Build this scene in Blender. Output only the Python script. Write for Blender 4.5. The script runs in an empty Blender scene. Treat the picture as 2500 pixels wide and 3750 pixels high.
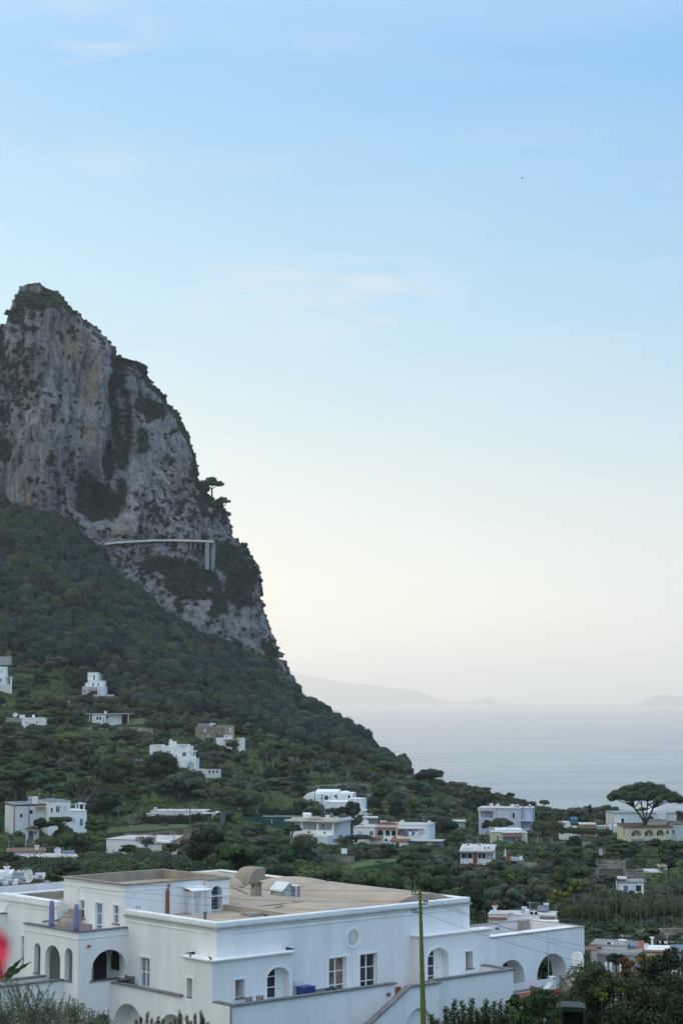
import bpy, math, random
import numpy as np
from mathutils import Vector, Matrix
from mathutils.geometry import tessellate_polygon
R = math.radians
rnd = random.Random(7)
rng = np.random.default_rng(11)
scene = bpy.context.scene
col = scene.collection

# ------------------------------------------------------------------ camera
F, CX, CY, HZ = 6800.0, 1250.0, 1875.0, 2551.0          # photo geometry, in photo pixels (2500 x 3750)
TH = math.atan((HZ - CY) / F); CT, ST = math.cos(TH), math.sin(TH)
cd = bpy.data.cameras.new('camera'); cam = bpy.data.objects.new('camera', cd); col.objects.link(cam)
cam.location = (0, 0, 0); cam.rotation_euler = (math.pi / 2 + TH, 0, 0)
cd.sensor_fit = 'VERTICAL'; cd.sensor_height = 36.0; cd.lens = F / 3750 * 36.0
cd.clip_start = 0.3; cd.clip_end = 200000
cd.dof.use_dof = True; cd.dof.focus_distance = 160.0; cd.dof.aperture_fstop = 4.5
scene.camera = cam

# ------------------------------------------------------------------ sky and sun
SUN_AZ, SUN_EL = -38.0, 11.0                             # degrees, azimuth from +Y (negative = left), elevation
w = bpy.data.worlds.new('World'); scene.world = w; w.use_nodes = True
nt = w.node_tree; N = nt.nodes; L = nt.links
bg = N['Background']; bg.inputs['Strength'].default_value = 0.15
sky = N.new('ShaderNodeTexSky'); sky.sky_type = 'NISHITA'; sky.sun_disc = False
sky.sun_elevation = R(SUN_EL); sky.sun_rotation = R(SUN_AZ)
sky.altitude = 150; sky.air_density = 1.0; sky.dust_density = 1.2; sky.ozone_density = 1.6
def wn(t, **k):
    n = N.new(t)
    for a, b in k.items(): setattr(n, a, b)
    return n
tc = wn('ShaderNodeTexCoord'); sep = wn('ShaderNodeSeparateXYZ'); L.new(tc.outputs['Generated'], sep.inputs[0])
# thin high cloud: streaky noise on the sky dome, one long band and one high wisp
mp = wn('ShaderNodeMapping'); mp.inputs['Scale'].default_value = (3.0, 3.0, 16.0); mp.inputs['Rotation'].default_value = (0.0, R(9), 0.0)
L.new(tc.outputs['Generated'], mp.inputs[0])
cn = wn('ShaderNodeTexNoise'); cn.inputs['Scale'].default_value = 2.3; cn.inputs['Detail'].default_value = 7; cn.inputs['Roughness'].default_value = 0.6
cn.inputs['Distortion'].default_value = 0.5
L.new(mp.outputs[0], cn.inputs['Vector'])
cr = wn('ShaderNodeMapRange'); cr.inputs[1].default_value = 0.42; cr.inputs[2].default_value = 0.75; cr.inputs[3].default_value = 0.0; cr.inputs[4].default_value = 0.42
L.new(cn.outputs['Fac'], cr.inputs[0])
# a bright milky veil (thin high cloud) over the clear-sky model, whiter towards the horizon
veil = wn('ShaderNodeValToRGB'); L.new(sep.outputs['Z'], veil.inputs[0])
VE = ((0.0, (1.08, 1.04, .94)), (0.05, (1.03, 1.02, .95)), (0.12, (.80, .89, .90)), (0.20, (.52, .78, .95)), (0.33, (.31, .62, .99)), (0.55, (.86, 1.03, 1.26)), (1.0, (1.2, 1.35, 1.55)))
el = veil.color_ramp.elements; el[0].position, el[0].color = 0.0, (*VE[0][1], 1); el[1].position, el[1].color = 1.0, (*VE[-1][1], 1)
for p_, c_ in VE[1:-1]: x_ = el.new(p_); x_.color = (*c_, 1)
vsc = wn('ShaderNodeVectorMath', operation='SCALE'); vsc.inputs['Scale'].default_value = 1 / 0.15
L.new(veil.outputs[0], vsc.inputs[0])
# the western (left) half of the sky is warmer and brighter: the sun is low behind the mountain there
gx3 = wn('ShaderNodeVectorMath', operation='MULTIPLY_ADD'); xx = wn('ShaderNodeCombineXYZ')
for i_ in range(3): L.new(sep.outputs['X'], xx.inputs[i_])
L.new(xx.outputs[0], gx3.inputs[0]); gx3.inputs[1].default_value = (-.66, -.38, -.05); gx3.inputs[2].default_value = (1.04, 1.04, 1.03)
yb = wn('ShaderNodeMapRange'); L.new(sep.outputs['Y'], yb.inputs[0]); yb.inputs[1].default_value = .9; yb.inputs[2].default_value = -.6; yb.inputs[3].default_value = 1.0; yb.inputs[4].default_value = 1.45  # sky behind the camera brightened, added to lift the light on the walls
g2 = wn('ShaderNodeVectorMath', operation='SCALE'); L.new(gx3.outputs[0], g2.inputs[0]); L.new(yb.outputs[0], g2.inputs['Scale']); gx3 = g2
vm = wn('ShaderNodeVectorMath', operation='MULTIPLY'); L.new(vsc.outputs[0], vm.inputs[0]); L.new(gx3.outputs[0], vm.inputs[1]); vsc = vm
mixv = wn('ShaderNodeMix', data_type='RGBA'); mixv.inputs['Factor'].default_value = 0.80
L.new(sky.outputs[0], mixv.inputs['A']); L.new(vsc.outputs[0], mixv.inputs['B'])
mixc = wn('ShaderNodeMix', data_type='RGBA'); mixc.inputs['B'].default_value = (6.0, 5.9, 5.8, 1)
def near_dir(d, r0, r1, sc):
    a = wn('ShaderNodeVectorMath', operation='SUBTRACT'); L.new(tc.outputs['Generated'], a.inputs[0]); a.inputs[1].default_value = d
    b_ = wn('ShaderNodeVectorMath', operation='MULTIPLY'); L.new(a.outputs[0], b_.inputs[0]); b_.inputs[1].default_value = sc
    q = wn('ShaderNodeVectorMath', operation='LENGTH'); L.new(b_.outputs[0], q.inputs[0]); m_ = wn('ShaderNodeMapRange'); m_.interpolation_type = 'SMOOTHSTEP'; m_.inputs[1].default_value = r1; m_.inputs[2].default_value = r0; L.new(q.outputs['Value'], m_.inputs[0]); return m_
n1_ = near_dir((-.01, .975, .213), .1, 1.0, (9.5, 0, 34)); n2_ = near_dir((-.122, .93, .335), .0, 1.0, (24, 0, 13)); ad = wn('ShaderNodeMath', operation='MAXIMUM'); L.new(n1_.outputs[0], ad.inputs[0]); L.new(n2_.outputs[0], ad.inputs[1])
ad2 = wn('ShaderNodeMath', operation='MULTIPLY_ADD'); L.new(ad.outputs[0], ad2.inputs[0]); ad2.inputs[1].default_value = 2.2; ad2.inputs[2].default_value = .3
crm = wn('ShaderNodeMath', operation='MULTIPLY'); L.new(cr.outputs[0], crm.inputs[0]); L.new(ad2.outputs[0], crm.inputs[1]); crm.use_clamp = True
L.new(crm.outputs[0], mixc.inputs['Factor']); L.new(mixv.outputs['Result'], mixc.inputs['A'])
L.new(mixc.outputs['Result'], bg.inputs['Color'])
sl = bpy.data.lights.new('sun', 'SUN'); so = bpy.data.objects.new('sun', sl); col.objects.link(so)
sl.energy = 3.5; sl.angle = R(0.5); sl.color = (1.0, 0.86, 0.68)
sd = Vector((math.sin(R(SUN_AZ)) * math.cos(R(SUN_EL)), math.cos(R(SUN_AZ)) * math.cos(R(SUN_EL)), math.sin(R(SUN_EL))))
so.rotation_euler = (-sd).to_track_quat('-Z', 'Y').to_euler()
scene.view_settings.view_transform = 'Standard'; scene.view_settings.look = 'None'
scene.view_settings.exposure = 0.0; scene.view_settings.gamma = 1.0
scene.cycles.use_denoising = True
scene.cycles.max_bounces = 6; scene.cycles.diffuse_bounces = 3; scene.cycles.volume_bounces = 0
scene.cycles.transparent_max_bounces = 8

# ------------------------------------------------------------------ helpers
def at(px, py, Y):
    "world point seen at photo pixel (px, py), Y metres in front of the camera"
    r = (px - CX) / F; u = (CY - py) / F
    d = (r, CT - u * ST, ST + u * CT); k = Y / d[1]
    return Vector((d[0] * k, Y, d[2] * k))
def proj(p):
    x, y, z = p[0], p[1], p[2]
    f = y * CT + z * ST; u = z * CT - y * ST
    return CX + F * x / f, CY - F * u / f

def tag(o, label=None, cat=None, group=None, kind=None):
    if label: o['label'] = label
    if cat: o['category'] = cat
    if group: o['group'] = group
    if kind: o['kind'] = kind
    return o
def empty(name, loc, rz=0.0, label=None, cat=None, group=None):
    o = bpy.data.objects.new(name, None); col.objects.link(o)
    o.location = loc; o.rotation_euler = (0, 0, rz); o.empty_display_size = 0.5
    return tag(o, label, cat, group)
def copy_tree(o, parent=None):
    kids = list(o.children)
    c = o.copy(); col.objects.link(c)
    if parent: c.parent = parent
    for ch in kids: copy_tree(ch, c)
    return c

def mesh_np(name, V, Fq, m, parent=None, smooth=False, colr=None, loc=None):
    "mesh object from numpy arrays; Fq is (n,4) or (n,3)"
    me = bpy.data.meshes.new(name)
    V = np.asarray(V, dtype=np.float32); Fq = np.asarray(Fq, dtype=np.int32); k = Fq.shape[1]; nf = len(Fq)
    me.vertices.add(len(V)); me.vertices.foreach_set('co', V.ravel())
    me.loops.add(nf * k); me.loops.foreach_set('vertex_index', Fq.ravel())
    me.polygons.add(nf); me.polygons.foreach_set('loop_start', np.arange(0, nf * k, k, dtype=np.int32))
    me.polygons.foreach_set('loop_total', np.full(nf, k, dtype=np.int32))
    me.update(calc_edges=True)
    me.polygons.foreach_set('use_smooth', np.full(nf, smooth, dtype=bool))
    if colr is not None:
        a = me.color_attributes.new('col', 'FLOAT_COLOR', 'POINT')
        c4 = np.ones((len(V), 4), dtype=np.float32); c4[:, :3] = colr
        a.data.foreach_set('color', c4.ravel())
    me.materials.append(m)
    o = bpy.data.objects.new(name, me); col.objects.link(o)
    if parent: o.parent = parent
    if loc is not None: o.location = loc
    return o

class MB:
    "collects simple shapes; build() links them as ONE mesh object"
    def __init__(s): s.v = []; s.f = []
    def add(s, vs, fs):
        b = len(s.v); s.v += [tuple(p) for p in vs]; s.f += [tuple(i + b for i in f) for f in fs]; return s
    def box(s, x0, x1, y0, y1, z0, z1, M=None):
        vs = [Vector(p) for p in ((x0,y0,z0),(x1,y0,z0),(x1,y1,z0),(x0,y1,z0),(x0,y0,z1),(x1,y0,z1),(x1,y1,z1),(x0,y1,z1))]
        if M: vs = [M @ p for p in vs]
        return s.add(vs, [(0,3,2,1),(4,5,6,7),(0,1,5,4),(1,2,6,5),(2,3,7,6),(3,0,4,7)])
    def bar(s, a, b, wd, h=None):
        "rectangular bar from a to b"
        a = Vector(a); b = Vector(b); d = b - a; q = d.to_track_quat('X', 'Z').to_matrix().to_4x4(); h = h or wd
        return s.box(0, d.length, -wd/2, wd/2, -h/2, h/2, Matrix.Translation(a) @ q)
    def tube(s, pts, r, n=8, cap=True):
        pts = [Vector(p) for p in pts]; rs = r if isinstance(r, (list, tuple)) else [r] * len(pts)
        vs = []; fs = []
        for i, p in enumerate(pts):
            d = (pts[min(i+1, len(pts)-1)] - pts[max(i-1, 0)]).normalized()
            e = d.orthogonal().normalized() if abs(d.z) < .99 else Vector((1,0,0)); e = (e - d * e.dot(d)).normalized()
            if abs(d.z) < .99:
                e = Vector((0,0,1)).cross(d).normalized()
            g = d.cross(e)
            for k in range(n):
                t = 2 * math.pi * k / n; vs.append(p + (e * math.cos(t) + g * math.sin(t)) * rs[i])
        for i in range(len(pts) - 1):
            for k in range(n):
                a = i*n+k; b = i*n+(k+1) % n; fs.append((a, b, b+n, a+n))
        if cap: fs += [tuple(range(n))[::-1], tuple((len(pts)-1)*n + k for k in range(n))]
        return s.add(vs, fs)
    def lathe(s, prof, c=(0,0,0), n=12):
        vs = []; fs = []
        for r, z in prof:
            for k in range(n):
                t = 2*math.pi*k/n; vs.append((c[0]+r*math.cos(t), c[1]+r*math.sin(t), c[2]+z))
        for i in range(len(prof)-1):
            for k in range(n):
                a = i*n+k; b = i*n+(k+1) % n; fs.append((a, b, b+n, a+n))
        fs += [tuple(range(n))[::-1], tuple((len(prof)-1)*n + k for k in range(n))]
        return s.add(vs, fs)
    def prism(s, loop, a0, a1, axis='y'):
        "extrude a closed 2-D loop along an axis: loop in (x,z) for axis y, (y,z) for axis x, (x,y) for axis z"
        n = len(loop)
        def P(p, t): return {'y': (p[0], t, p[1]), 'x': (t, p[0], p[1]), 'z': (p[0], p[1], t)}[axis]
        vs = [P(p, a0) for p in loop] + [P(p, a1) for p in loop]
        tris = tessellate_polygon([[Vector((p[0], p[1], 0)) for p in loop]])
        fs = [(i, (i+1) % n, (i+1) % n + n, i + n) for i in range(n)]
        fs += [tuple(t) for t in tris] + [tuple(i + n for i in t)[::-1] for t in tris]
        return s.add(vs, fs)
    def wall(s, axis, c, outer, holes=(), depth=0.35, back=False, thick=None):
        "wall face on plane v=c (axis 'v', faces -v) or u=c (axis 'u', faces -u), with real openings and reveals going inwards"
        def P(p, t): return (p[0], c + t, p[1]) if axis == 'v' else (c + t, p[0], p[1])
        loops = [outer] + list(holes)
        flat = [p for lp in loops for p in lp]
        tris = tessellate_polygon([[Vector((p[0], p[1], 0)) for p in lp] for lp in loops])
        s.add([P(p, 0) for p in flat], [tuple(t) for t in tris])
        if thick: s.add([P(p, thick) for p in flat], [tuple(t) for t in tris])
        for lp in holes:
            n = len(lp); d = thick or depth
            s.add([P(p, 0) for p in lp] + [P(p, d) for p in lp], [(i, (i+1) % n, (i+1) % n + n, i + n) for i in range(n)])
            if back and not thick:
                tr = tessellate_polygon([[Vector((p[0], p[1], 0)) for p in lp]])
                s.add([P(p, d) for p in lp], [tuple(t) for t in tr])
        if thick:
            n = len(outer)
            s.add([P(p, 0) for p in outer] + [P(p, thick) for p in outer], [(i, (i+1) % n, (i+1) % n + n, i + n) for i in range(n)])
        return s
    def build(s, name, m, parent=None, smooth=False, bevel=0.0):
        me = bpy.data.meshes.new(name); me.from_pydata(s.v, [], s.f); me.materials.append(m)
        if smooth:
            me.polygons.foreach_set('use_smooth', [True] * len(me.polygons))
        me.update()
        o = bpy.data.objects.new(name, me); col.objects.link(o)
        if parent: o.parent = parent
        if bevel:
            b = o.modifiers.new('bevel', 'BEVEL'); b.width = bevel; b.segments = 2; b.limit_method = 'ANGLE'
        return o
def rect(x0, x1, z0, z1): return [(x0, z0), (x1, z0), (x1, z1), (x0, z1)]
def arch(x0, x1, z0, z1, n=14, rise=None):
    "opening with a curved head: z1 is the crown, rise the height of the curve"
    r = (x1 - x0) / 2; rise = rise or r; cx = (x0 + x1) / 2
    return [(x0, z0), (x1, z0)] + [(cx + r * math.cos(math.pi * k / n), z1 - rise + rise * math.sin(math.pi * k / n)) for k in range(n + 1)]

# ------------------------------------------------------------------ noise (numpy)
def _h(ix, iy, iz, seed):
    n = (ix * 374761393 + iy * 668265263 + iz * 2147483647 + seed * 974634777) & 0xffffffff
    n = ((n ^ (n >> 13)) * 1274126177) & 0xffffffff
    return ((n ^ (n >> 16)) & 0xffff) / 65535.0
def vnoise(x, y, z, seed=0):
    x = np.asarray(x, float); y = np.asarray(y, float); z = np.asarray(z, float)
    x, y, z = np.broadcast_arrays(x, y, z)
    ix, iy, iz = [np.floor(t).astype(np.int64) for t in (x, y, z)]
    fx, fy, fz = x - ix, y - iy, z - iz
    fx, fy, fz = [t * t * (3 - 2 * t) for t in (fx, fy, fz)]
    o = 0
    for a in (0, 1):
        for b in (0, 1):
            for c in (0, 1):
                o = o + _h(ix + a, iy + b, iz + c, seed) * (fx if a else 1 - fx) * (fy if b else 1 - fy) * (fz if c else 1 - fz)
    return o * 2 - 1
def fbm(x, y, z, oct=4, seed=0, gain=0.5):
    o = 0; a = 1.0; t = 0
    for i in range(oct):
        f = 2.03 ** i; o = o + a * vnoise(np.asarray(x) * f, np.asarray(y) * f, np.asarray(z) * f, seed + i * 17); t += a; a *= gain
    return o / t
def sstep(a, b, x):
    t = np.clip((x - a) / (b - a), 0, 1); return t * t * (3 - 2 * t)

# ------------------------------------------------------------------ materials
def newmat(name):
    m = bpy.data.materials.new(name); m.use_nodes = True; t = m.node_tree
    return m, t, t.nodes, t.links, t.nodes['Principled BSDF']
def mat(name, c, rough=0.8, var=0.12, scale=0.7, spec=0.3, bump=0.0, bscale=20, metal=0.0, c2=None, streak=False):
    m, t, n, l, b = newmat(name)
    b.inputs['Roughness'].default_value = rough; b.inputs['Specular IOR Level'].default_value = spec; b.inputs['Metallic'].default_value = metal
    tc = n.new('ShaderNodeTexCoord'); no = n.new('ShaderNodeTexNoise')
    no.inputs['Scale'].default_value = scale; no.inputs['Detail'].default_value = 6; no.inputs['Roughness'].default_value = 0.62
    mpn = n.new('ShaderNodeMapping'); l.new(tc.outputs['Object'], mpn.inputs[0]); l.new(mpn.outputs[0], no.inputs['Vector'])
    if streak: mpn.inputs['Scale'].default_value = (1, 1, 0.16)
    mr = n.new('ShaderNodeMapRange'); mr.inputs[1].default_value = 0.3; mr.inputs[2].default_value = 0.7; l.new(no.outputs['Fac'], mr.inputs[0])
    mx = n.new('ShaderNodeMix'); mx.data_type = 'RGBA'
    c2 = c2 or tuple(max(0, x * (1 - var * 2)) for x in c)
    mx.inputs['A'].default_value = (*c2, 1); mx.inputs['B'].default_value = (*c, 1)
    l.new(mr.outputs[0], mx.inputs['Factor']); l.new(mx.outputs['Result'], b.inputs['Base Color'])
    if bump:
        n2 = n.new('ShaderNodeTexNoise'); n2.inputs['Scale'].default_value = bscale; n2.inputs['Detail'].default_value = 4
        l.new(tc.outputs['Object'], n2.inputs['Vector'])
        bp = n.new('ShaderNodeBump'); bp.inputs['Strength'].default_value = bump; bp.inputs['Distance'].default_value = 0.05
        l.new(n2.outputs['Fac'], bp.inputs['Height']); l.new(bp.outputs[0], b.inputs['Normal'])
    return m
def leafmat(name, rough=0.65, trans=0.14):
    m, t, n, l, b = newmat(name)
    a = n.new('ShaderNodeAttribute'); a.attribute_name = 'col'
    b.inputs['Roughness'].default_value = rough; b.inputs['Specular IOR Level'].default_value = 0.15
    l.new(a.outputs['Color'], b.inputs['Base Color'])
    if trans:
        tr = n.new('ShaderNodeBsdfTranslucent'); l.new(a.outputs['Color'], tr.inputs['Color'])
        mx = n.new('ShaderNodeMixShader'); mx.inputs[0].default_value = trans
        l.new(b.outputs[0], mx.inputs[1]); l.new(tr.outputs[0], mx.inputs[2]); l.new(mx.outputs[0], n['Material Output'].inputs['Surface'])
    return m
MW = mat('white_stucco', (0.82, 0.81, 0.79), 0.85, 0.075, 0.9, bump=0.25, bscale=9, streak=True)
MWc = mat('white_paint', (0.82, 0.82, 0.81), 0.5, 0.03, 1.0)
MCOP = mat('grey_stone_coping', (0.19, 0.185, 0.19), 0.8, 0.2, 1.5)
MROOF = mat('beige_roof_plaster', (0.47, 0.375, 0.275), 0.9, 0.16, 0.5, bump=0.7, bscale=3, c2=(0.30, 0.25, 0.20))
MROOFD = mat('weathered_parapet_plaster', (0.36, 0.30, 0.24), 0.9, 0.2, 0.8, streak=True)
MGLD = mat('dark_glass', (0.02, 0.03, 0.035), 0.05, 0.0, spec=0.8)
MGLB = mat('curtained_glass', (0.19, 0.26, 0.30), 0.15, 0.08, 1.5, spec=0.6)
MWOOD = mat('dark_brown_wood', (0.045, 0.03, 0.028), 0.6, 0.2, 4, streak=True)
MTERRA = mat('terracotta', (0.34, 0.13, 0.075), 0.85, 0.25, 2.5)
MVIO = mat('violet_paint', (0.23, 0.225, 0.40), 0.8, 0.1, 1.5)
MGRN = mat('green_painted_steel', (0.135, 0.16, 0.04), 0.5, 0.2, 1.6, spec=0.4, streak=True)
MLEAF = leafmat('foliage')

# ================================================================== SETTING
# ------------------------------------------------------------------ terrain: the saddle, terraced slopes and forest slope
_cp = [(-30,15,-8),(0,15,-8),(30,15,-8),(-60,-40,-3),(60,-40,-3),(0,-5,-5),(-60,60,-15.5),(0,60,-16),(60,60,-16.5),(-60,100,-21.5),(0,100,-22.3),
       (60,100,-22.8),(-60,150,-22),(0,150,-22.5),(45,150,-23.5),(100,150,-25),(250,300,-33),(250,500,-38),(200,150,-27),(300,700,-82),
       (-250,700,12),(-250,850,70),(-150,300,-20),(-300,450,-6),(-110,150,-20),(-300,150,-12),(-420,500,4),(-420,900,100),(-420,300,-4),
       (120,760,-80),(200,760,-84),(20,800,-52),(60,850,-80),(300,900,-150),(100,950,-130),(300,1100,-165),(420,500,-60),(420,300,-38),(60,1050,-125),(-40,1150,-90),(-200,1200,60),(-400,1200,120)]
_cpp = [(0,3260,200),(600,3200,230),(1000,3200,255),(1250,3180,270),(1700,3350,260),(2400,3430,225),(2100,3490,185),(2500,3300,300),(2100,3250,310),
        (2450,3150,380),(1750,3180,340),(1350,3130,350),(700,3140,340),(100,3170,300),(390,3130,370),(650,3125,375),(100,3060,390),(190,3044,395),
        (800,3010,430),(600,3020,425),(1250,3064,420),(1450,3097,400),(1650,3100,420),(1850,3043,490),(2100,3061,470),(2300,3087,460),(2480,3087,460),
        (1000,2967,480),(1200,2980,500),(1500,2960,520),(1150,2880,580),(1500,2905,575),(1700,2950,570),(2000,3000,560),(2480,3010,560),
        (1500,2852,640),(1640,2872,640),(1800,2930,620),(2100,2978,600),(2500,2992,600),
        (0,2910,440),(400,2905,460),(700,2880,500),(900,2850,560),(1100,2800,640),(1300,2770,720),(0,2770,520),(300,2770,540),(600,2765,570),
        (850,2716,620),(1050,2710,690),(0,2668,610),(170,2668,620),(400,2655,640),(700,2645,680),(1000,2645,760),(1200,2690,790),
        (0,2535,700),(340,2552,720),(600,2565,760),(900,2565,820),(1060,2560,900),(0,2305,800),(300,2355,800),(600,2425,830),(800,2455,880),(1000,2520,905),
        (0,2085,890),(300,2155,890),(500,2285,890),(760,2405,920),
        (0,1865,1000),(250,1935,997),(370,2075,984),(530,2205,969),(770,2380,950),(890,2395,950),(1060,2550,935),
        (1120,2616,920),(1180,2648,900),(1260,2690,870),(1325,2726,840),(1370,2754,800),(1435,2818,760),(1480,2856,715)]
_P = [p for p in _cp] + [tuple(at(*q)) for q in _cpp]
_P += [(p[0] - 6, p[1] + 70, p[2] - 2) for p in [tuple(at(*q)) for q in _cpp[-15:-8]]]
_P = np.array(_P); _n = len(_P)
_D = np.sqrt(((_P[:, None, :2] - _P[None, :, :2]) ** 2).sum(-1))
_A = np.zeros((_n + 3, _n + 3)); _A[:_n, :_n] = -_D - np.eye(_n) * 1.5; _A[:_n, _n] = 1; _A[:_n, _n+1:] = _P[:, :2] / 100; _A[_n:, :_n] = _A[:_n, _n:].T
_W = np.linalg.solve(_A, np.concatenate([_P[:, 2], np.zeros(3)]))
def ground(x, y, detail=True):
    x = np.asarray(x, float); y = np.asarray(y, float); sh = x.shape; x = x.ravel(); y = y.ravel(); o = np.zeros(len(x))
    for i in range(0, len(x), 20000):
        a = x[i:i+20000]; b = y[i:i+20000]
        d = np.sqrt((a[:, None] - _P[None, :, 0]) ** 2 + (b[:, None] - _P[None, :, 1]) ** 2)
        o[i:i+20000] = -d @ _W[:_n] + _W[_n] + _W[_n+1] * a / 100 + _W[_n+2] * b / 100
    if detail:
        m = sstep(250, 330, y) * (1 - sstep(680, 760, y))
        q = o / 2.2; fr = q - np.floor(q); st = (np.floor(q) + sstep(0.55, 0.95, fr)) * 2.2
        o = o + (st - o) * 0.7 * m + fbm(x / 22, y / 22, 0 * x, 3, 5) * (0.5 + 1.2 * sstep(680, 800, y))
    return o.reshape(sh)
gy = np.concatenate([np.arange(-60, 200, 4.0), np.arange(200, 780, 2.5), np.arange(780, 1210, 5.0)])
gx = np.concatenate([np.arange(-420, -130, 7.0), np.arange(-130, 130, 2.5), np.arange(130, 421, 7.0)])
GX, GY = np.meshgrid(gx, gy); GZ = ground(GX, GY)
nx, ny = len(gx), len(gy)
ii = (np.arange(ny - 1)[:, None] * nx + np.arange(nx - 1)[None, :]).ravel()
gf = np.stack([ii, ii + 1, ii + 1 + nx, ii + nx], 1)
m, t, n, l, b = newmat('slope_grass_and_soil')
b.inputs['Roughness'].default_value = 0.95; b.inputs['Specular IOR Level'].default_value = 0.1
tcn = n.new('ShaderNodeTexCoord'); n1 = n.new('ShaderNodeTexNoise'); n1.inputs['Scale'].default_value = 0.06; n1.inputs['Detail'].default_value = 8; n1.inputs['Roughness'].default_value = 0.7
l.new(tcn.outputs['Object'], n1.inputs['Vector'])
rp = n.new('ShaderNodeValToRGB'); l.new(n1.outputs['Fac'], rp.inputs[0])
e = rp.color_ramp.elements; e[0].position = 0.36; e[0].color = (0.018, 0.030, 0.013, 1); e[1].position = 0.70; e[1].color = (0.085, 0.10, 0.040, 1)
for pos, c in ((0.46, (0.033, 0.055, 0.018, 1)), (0.56, (0.055, 0.085, 0.024, 1)), (0.63, (0.075, 0.072, 0.035, 1))):
    x = e.new(pos); x.color = c
l.new(rp.outputs[0], b.inputs['Base Color'])
bp = n.new('ShaderNodeBump'); n2 = n.new('ShaderNodeTexNoise'); n2.inputs['Scale'].default_value = 0.9; n2.inputs['Detail'].default_value = 6
l.new(tcn.outputs['Object'], n2.inputs['Vector']); l.new(n2.outputs['Fac'], bp.inputs['Height']); bp.inputs['Distance'].default_value = 0.8; bp.inputs['Strength'].default_value = 0.8
l.new(bp.outputs[0], b.inputs['Normal'])
MGROUND = m
go = mesh_np('terrain', np.stack([GX.ravel(), GY.ravel(), GZ.ravel()], 1), gf, m, smooth=True)
tag(go, 'green terraced land falling from the mountain slope to the low saddle', 'terrain', kind='structure')

# ------------------------------------------------------------------ sea
m, t, n, l, b = newmat('sea_water')
SEA = -140.0
b.inputs['Base Color'].default_value = (0.025, 0.095, 0.155, 1); b.inputs['Roughness'].default_value = 0.2; b.inputs['IOR'].default_value = 1.33
tcn = n.new('ShaderNodeTexCoord'); bumps = []
for sc, stx, det in ((0.06, 0.5, 9), (0.006, 0.3, 9)):
    mpn = n.new('ShaderNodeMapping'); mpn.inputs['Scale'].default_value = (stx, 1, 1); mpn.inputs['Rotation'].default_value = (0, 0, R(4))
    q = n.new('ShaderNodeTexNoise'); q.inputs['Scale'].default_value = sc; q.inputs['Detail'].default_value = det; q.inputs['Roughness'].default_value = 0.6
    l.new(tcn.outputs['Object'], mpn.inputs[0]); l.new(mpn.outputs[0], q.inputs['Vector']); bumps.append(q)
bp = n.new('ShaderNodeBump'); bp.inputs['Distance'].default_value = 4.5; bp.inputs['Strength'].default_value = 0.8
l.new(bumps[0].outputs['Fac'], bp.inputs['Height']); l.new(bp.outputs[0], b.inputs['Normal'])
mr = n.new('ShaderNodeMapRange'); mr.inputs[1].default_value = 0.42; mr.inputs[2].default_value = 0.62; mr.inputs[3].default_value = 0.16; mr.inputs[4].default_value = 0.22
l.new(bumps[1].outputs['Fac'], mr.inputs[0]); l.new(mr.outputs[0], b.inputs['Roughness'])
SR = 40000.0
vs = [(0, 0, SEA)]; fs = []; ns = 96; rr = [200, 500, 1000, 2000, 4000, 8000, 16000, 28000, SR]
for r_ in rr:
    for k in range(ns): vs.append((r_ * math.cos(2*math.pi*k/ns), r_ * math.sin(2*math.pi*k/ns), SEA))
for k in range(ns): fs.append((0, 1 + k, 1 + (k+1) % ns))
for i in range(len(rr) - 1):
    for k in range(ns): a = 1 + i*ns + k; c = 1 + i*ns + (k+1) % ns; fs.append((a, a + ns, c + ns, c))
mb = MB(); mb.add(vs, fs); tag(mb.build('sea', m), 'calm pale blue sea reaching the hazy horizon', 'sea', kind='structure')

# ------------------------------------------------------------------ far islands
MISL = mat('far_island_slopes', (0.07, 0.085, 0.06), 0.95, 0.2, 0.002)
def island(Y, prof, depth, label, seed):
    "ridge mesh: prof = skyline in photo pixels, real distance Y"
    P = [at(px, py, Y) for px, py in prof]
    xs = np.linspace(P[0].x, P[-1].x, 160); zs = np.interp(xs, [p.x for p in P], [p.z for p in P])
    zs = zs + fbm(xs / 500, 0 * xs, 0 * xs + seed, 4, seed) * 12
    V = []; nd = 13
    for j in range(nd):
        f = -1 + 2 * j / (nd - 1); hgt = (1 - abs(f) ** 1.3)
        yy = Y + f * depth * (1 + 0.3 * fbm(xs / 3000, 0*xs + j, 0*xs, 2, seed))
        V.append(np.stack([xs, yy, SEA - 20 + (zs - SEA + 20) * hgt * (1 + 0.12 * (1 - hgt) * fbm(xs / 700, yy / 700, 0*xs, 3, seed + 3))], 1))
    V = np.concatenate(V); k = len(xs); i0 = (np.arange(nd - 1)[:, None] * k + np.arange(k - 1)[None, :]).ravel()
    o = mesh_np('island', V, np.stack([i0, i0 + 1, i0 + 1 + k, i0 + k], 1), MISL, smooth=True)
    tag(o, label, 'island', kind='structure')
island(34000, [(900,2450),(1000,2430),(1080,2462),(1130,2475),(1200,2487),(1290,2502),(1370,2508),(1440,2522),(1505,2523),(1560,2540),(1620,2565),(1650,2572),(1735,2572),(1750,2566),(1768,2560),(1790,2551),(1805,2558),(1815,2572),(1830,2585)], 1500,
       'long hazy island with a hilly skyline beside the mountain', 3)
island(30000, [(2345,2582),(2360,2568),(2380,2555),(2400,2547),(2440,2546),(2500,2550),(2650,2556),(2800,2590)], 900,
       'low flat-topped hazy island on the right horizon', 8)

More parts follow.
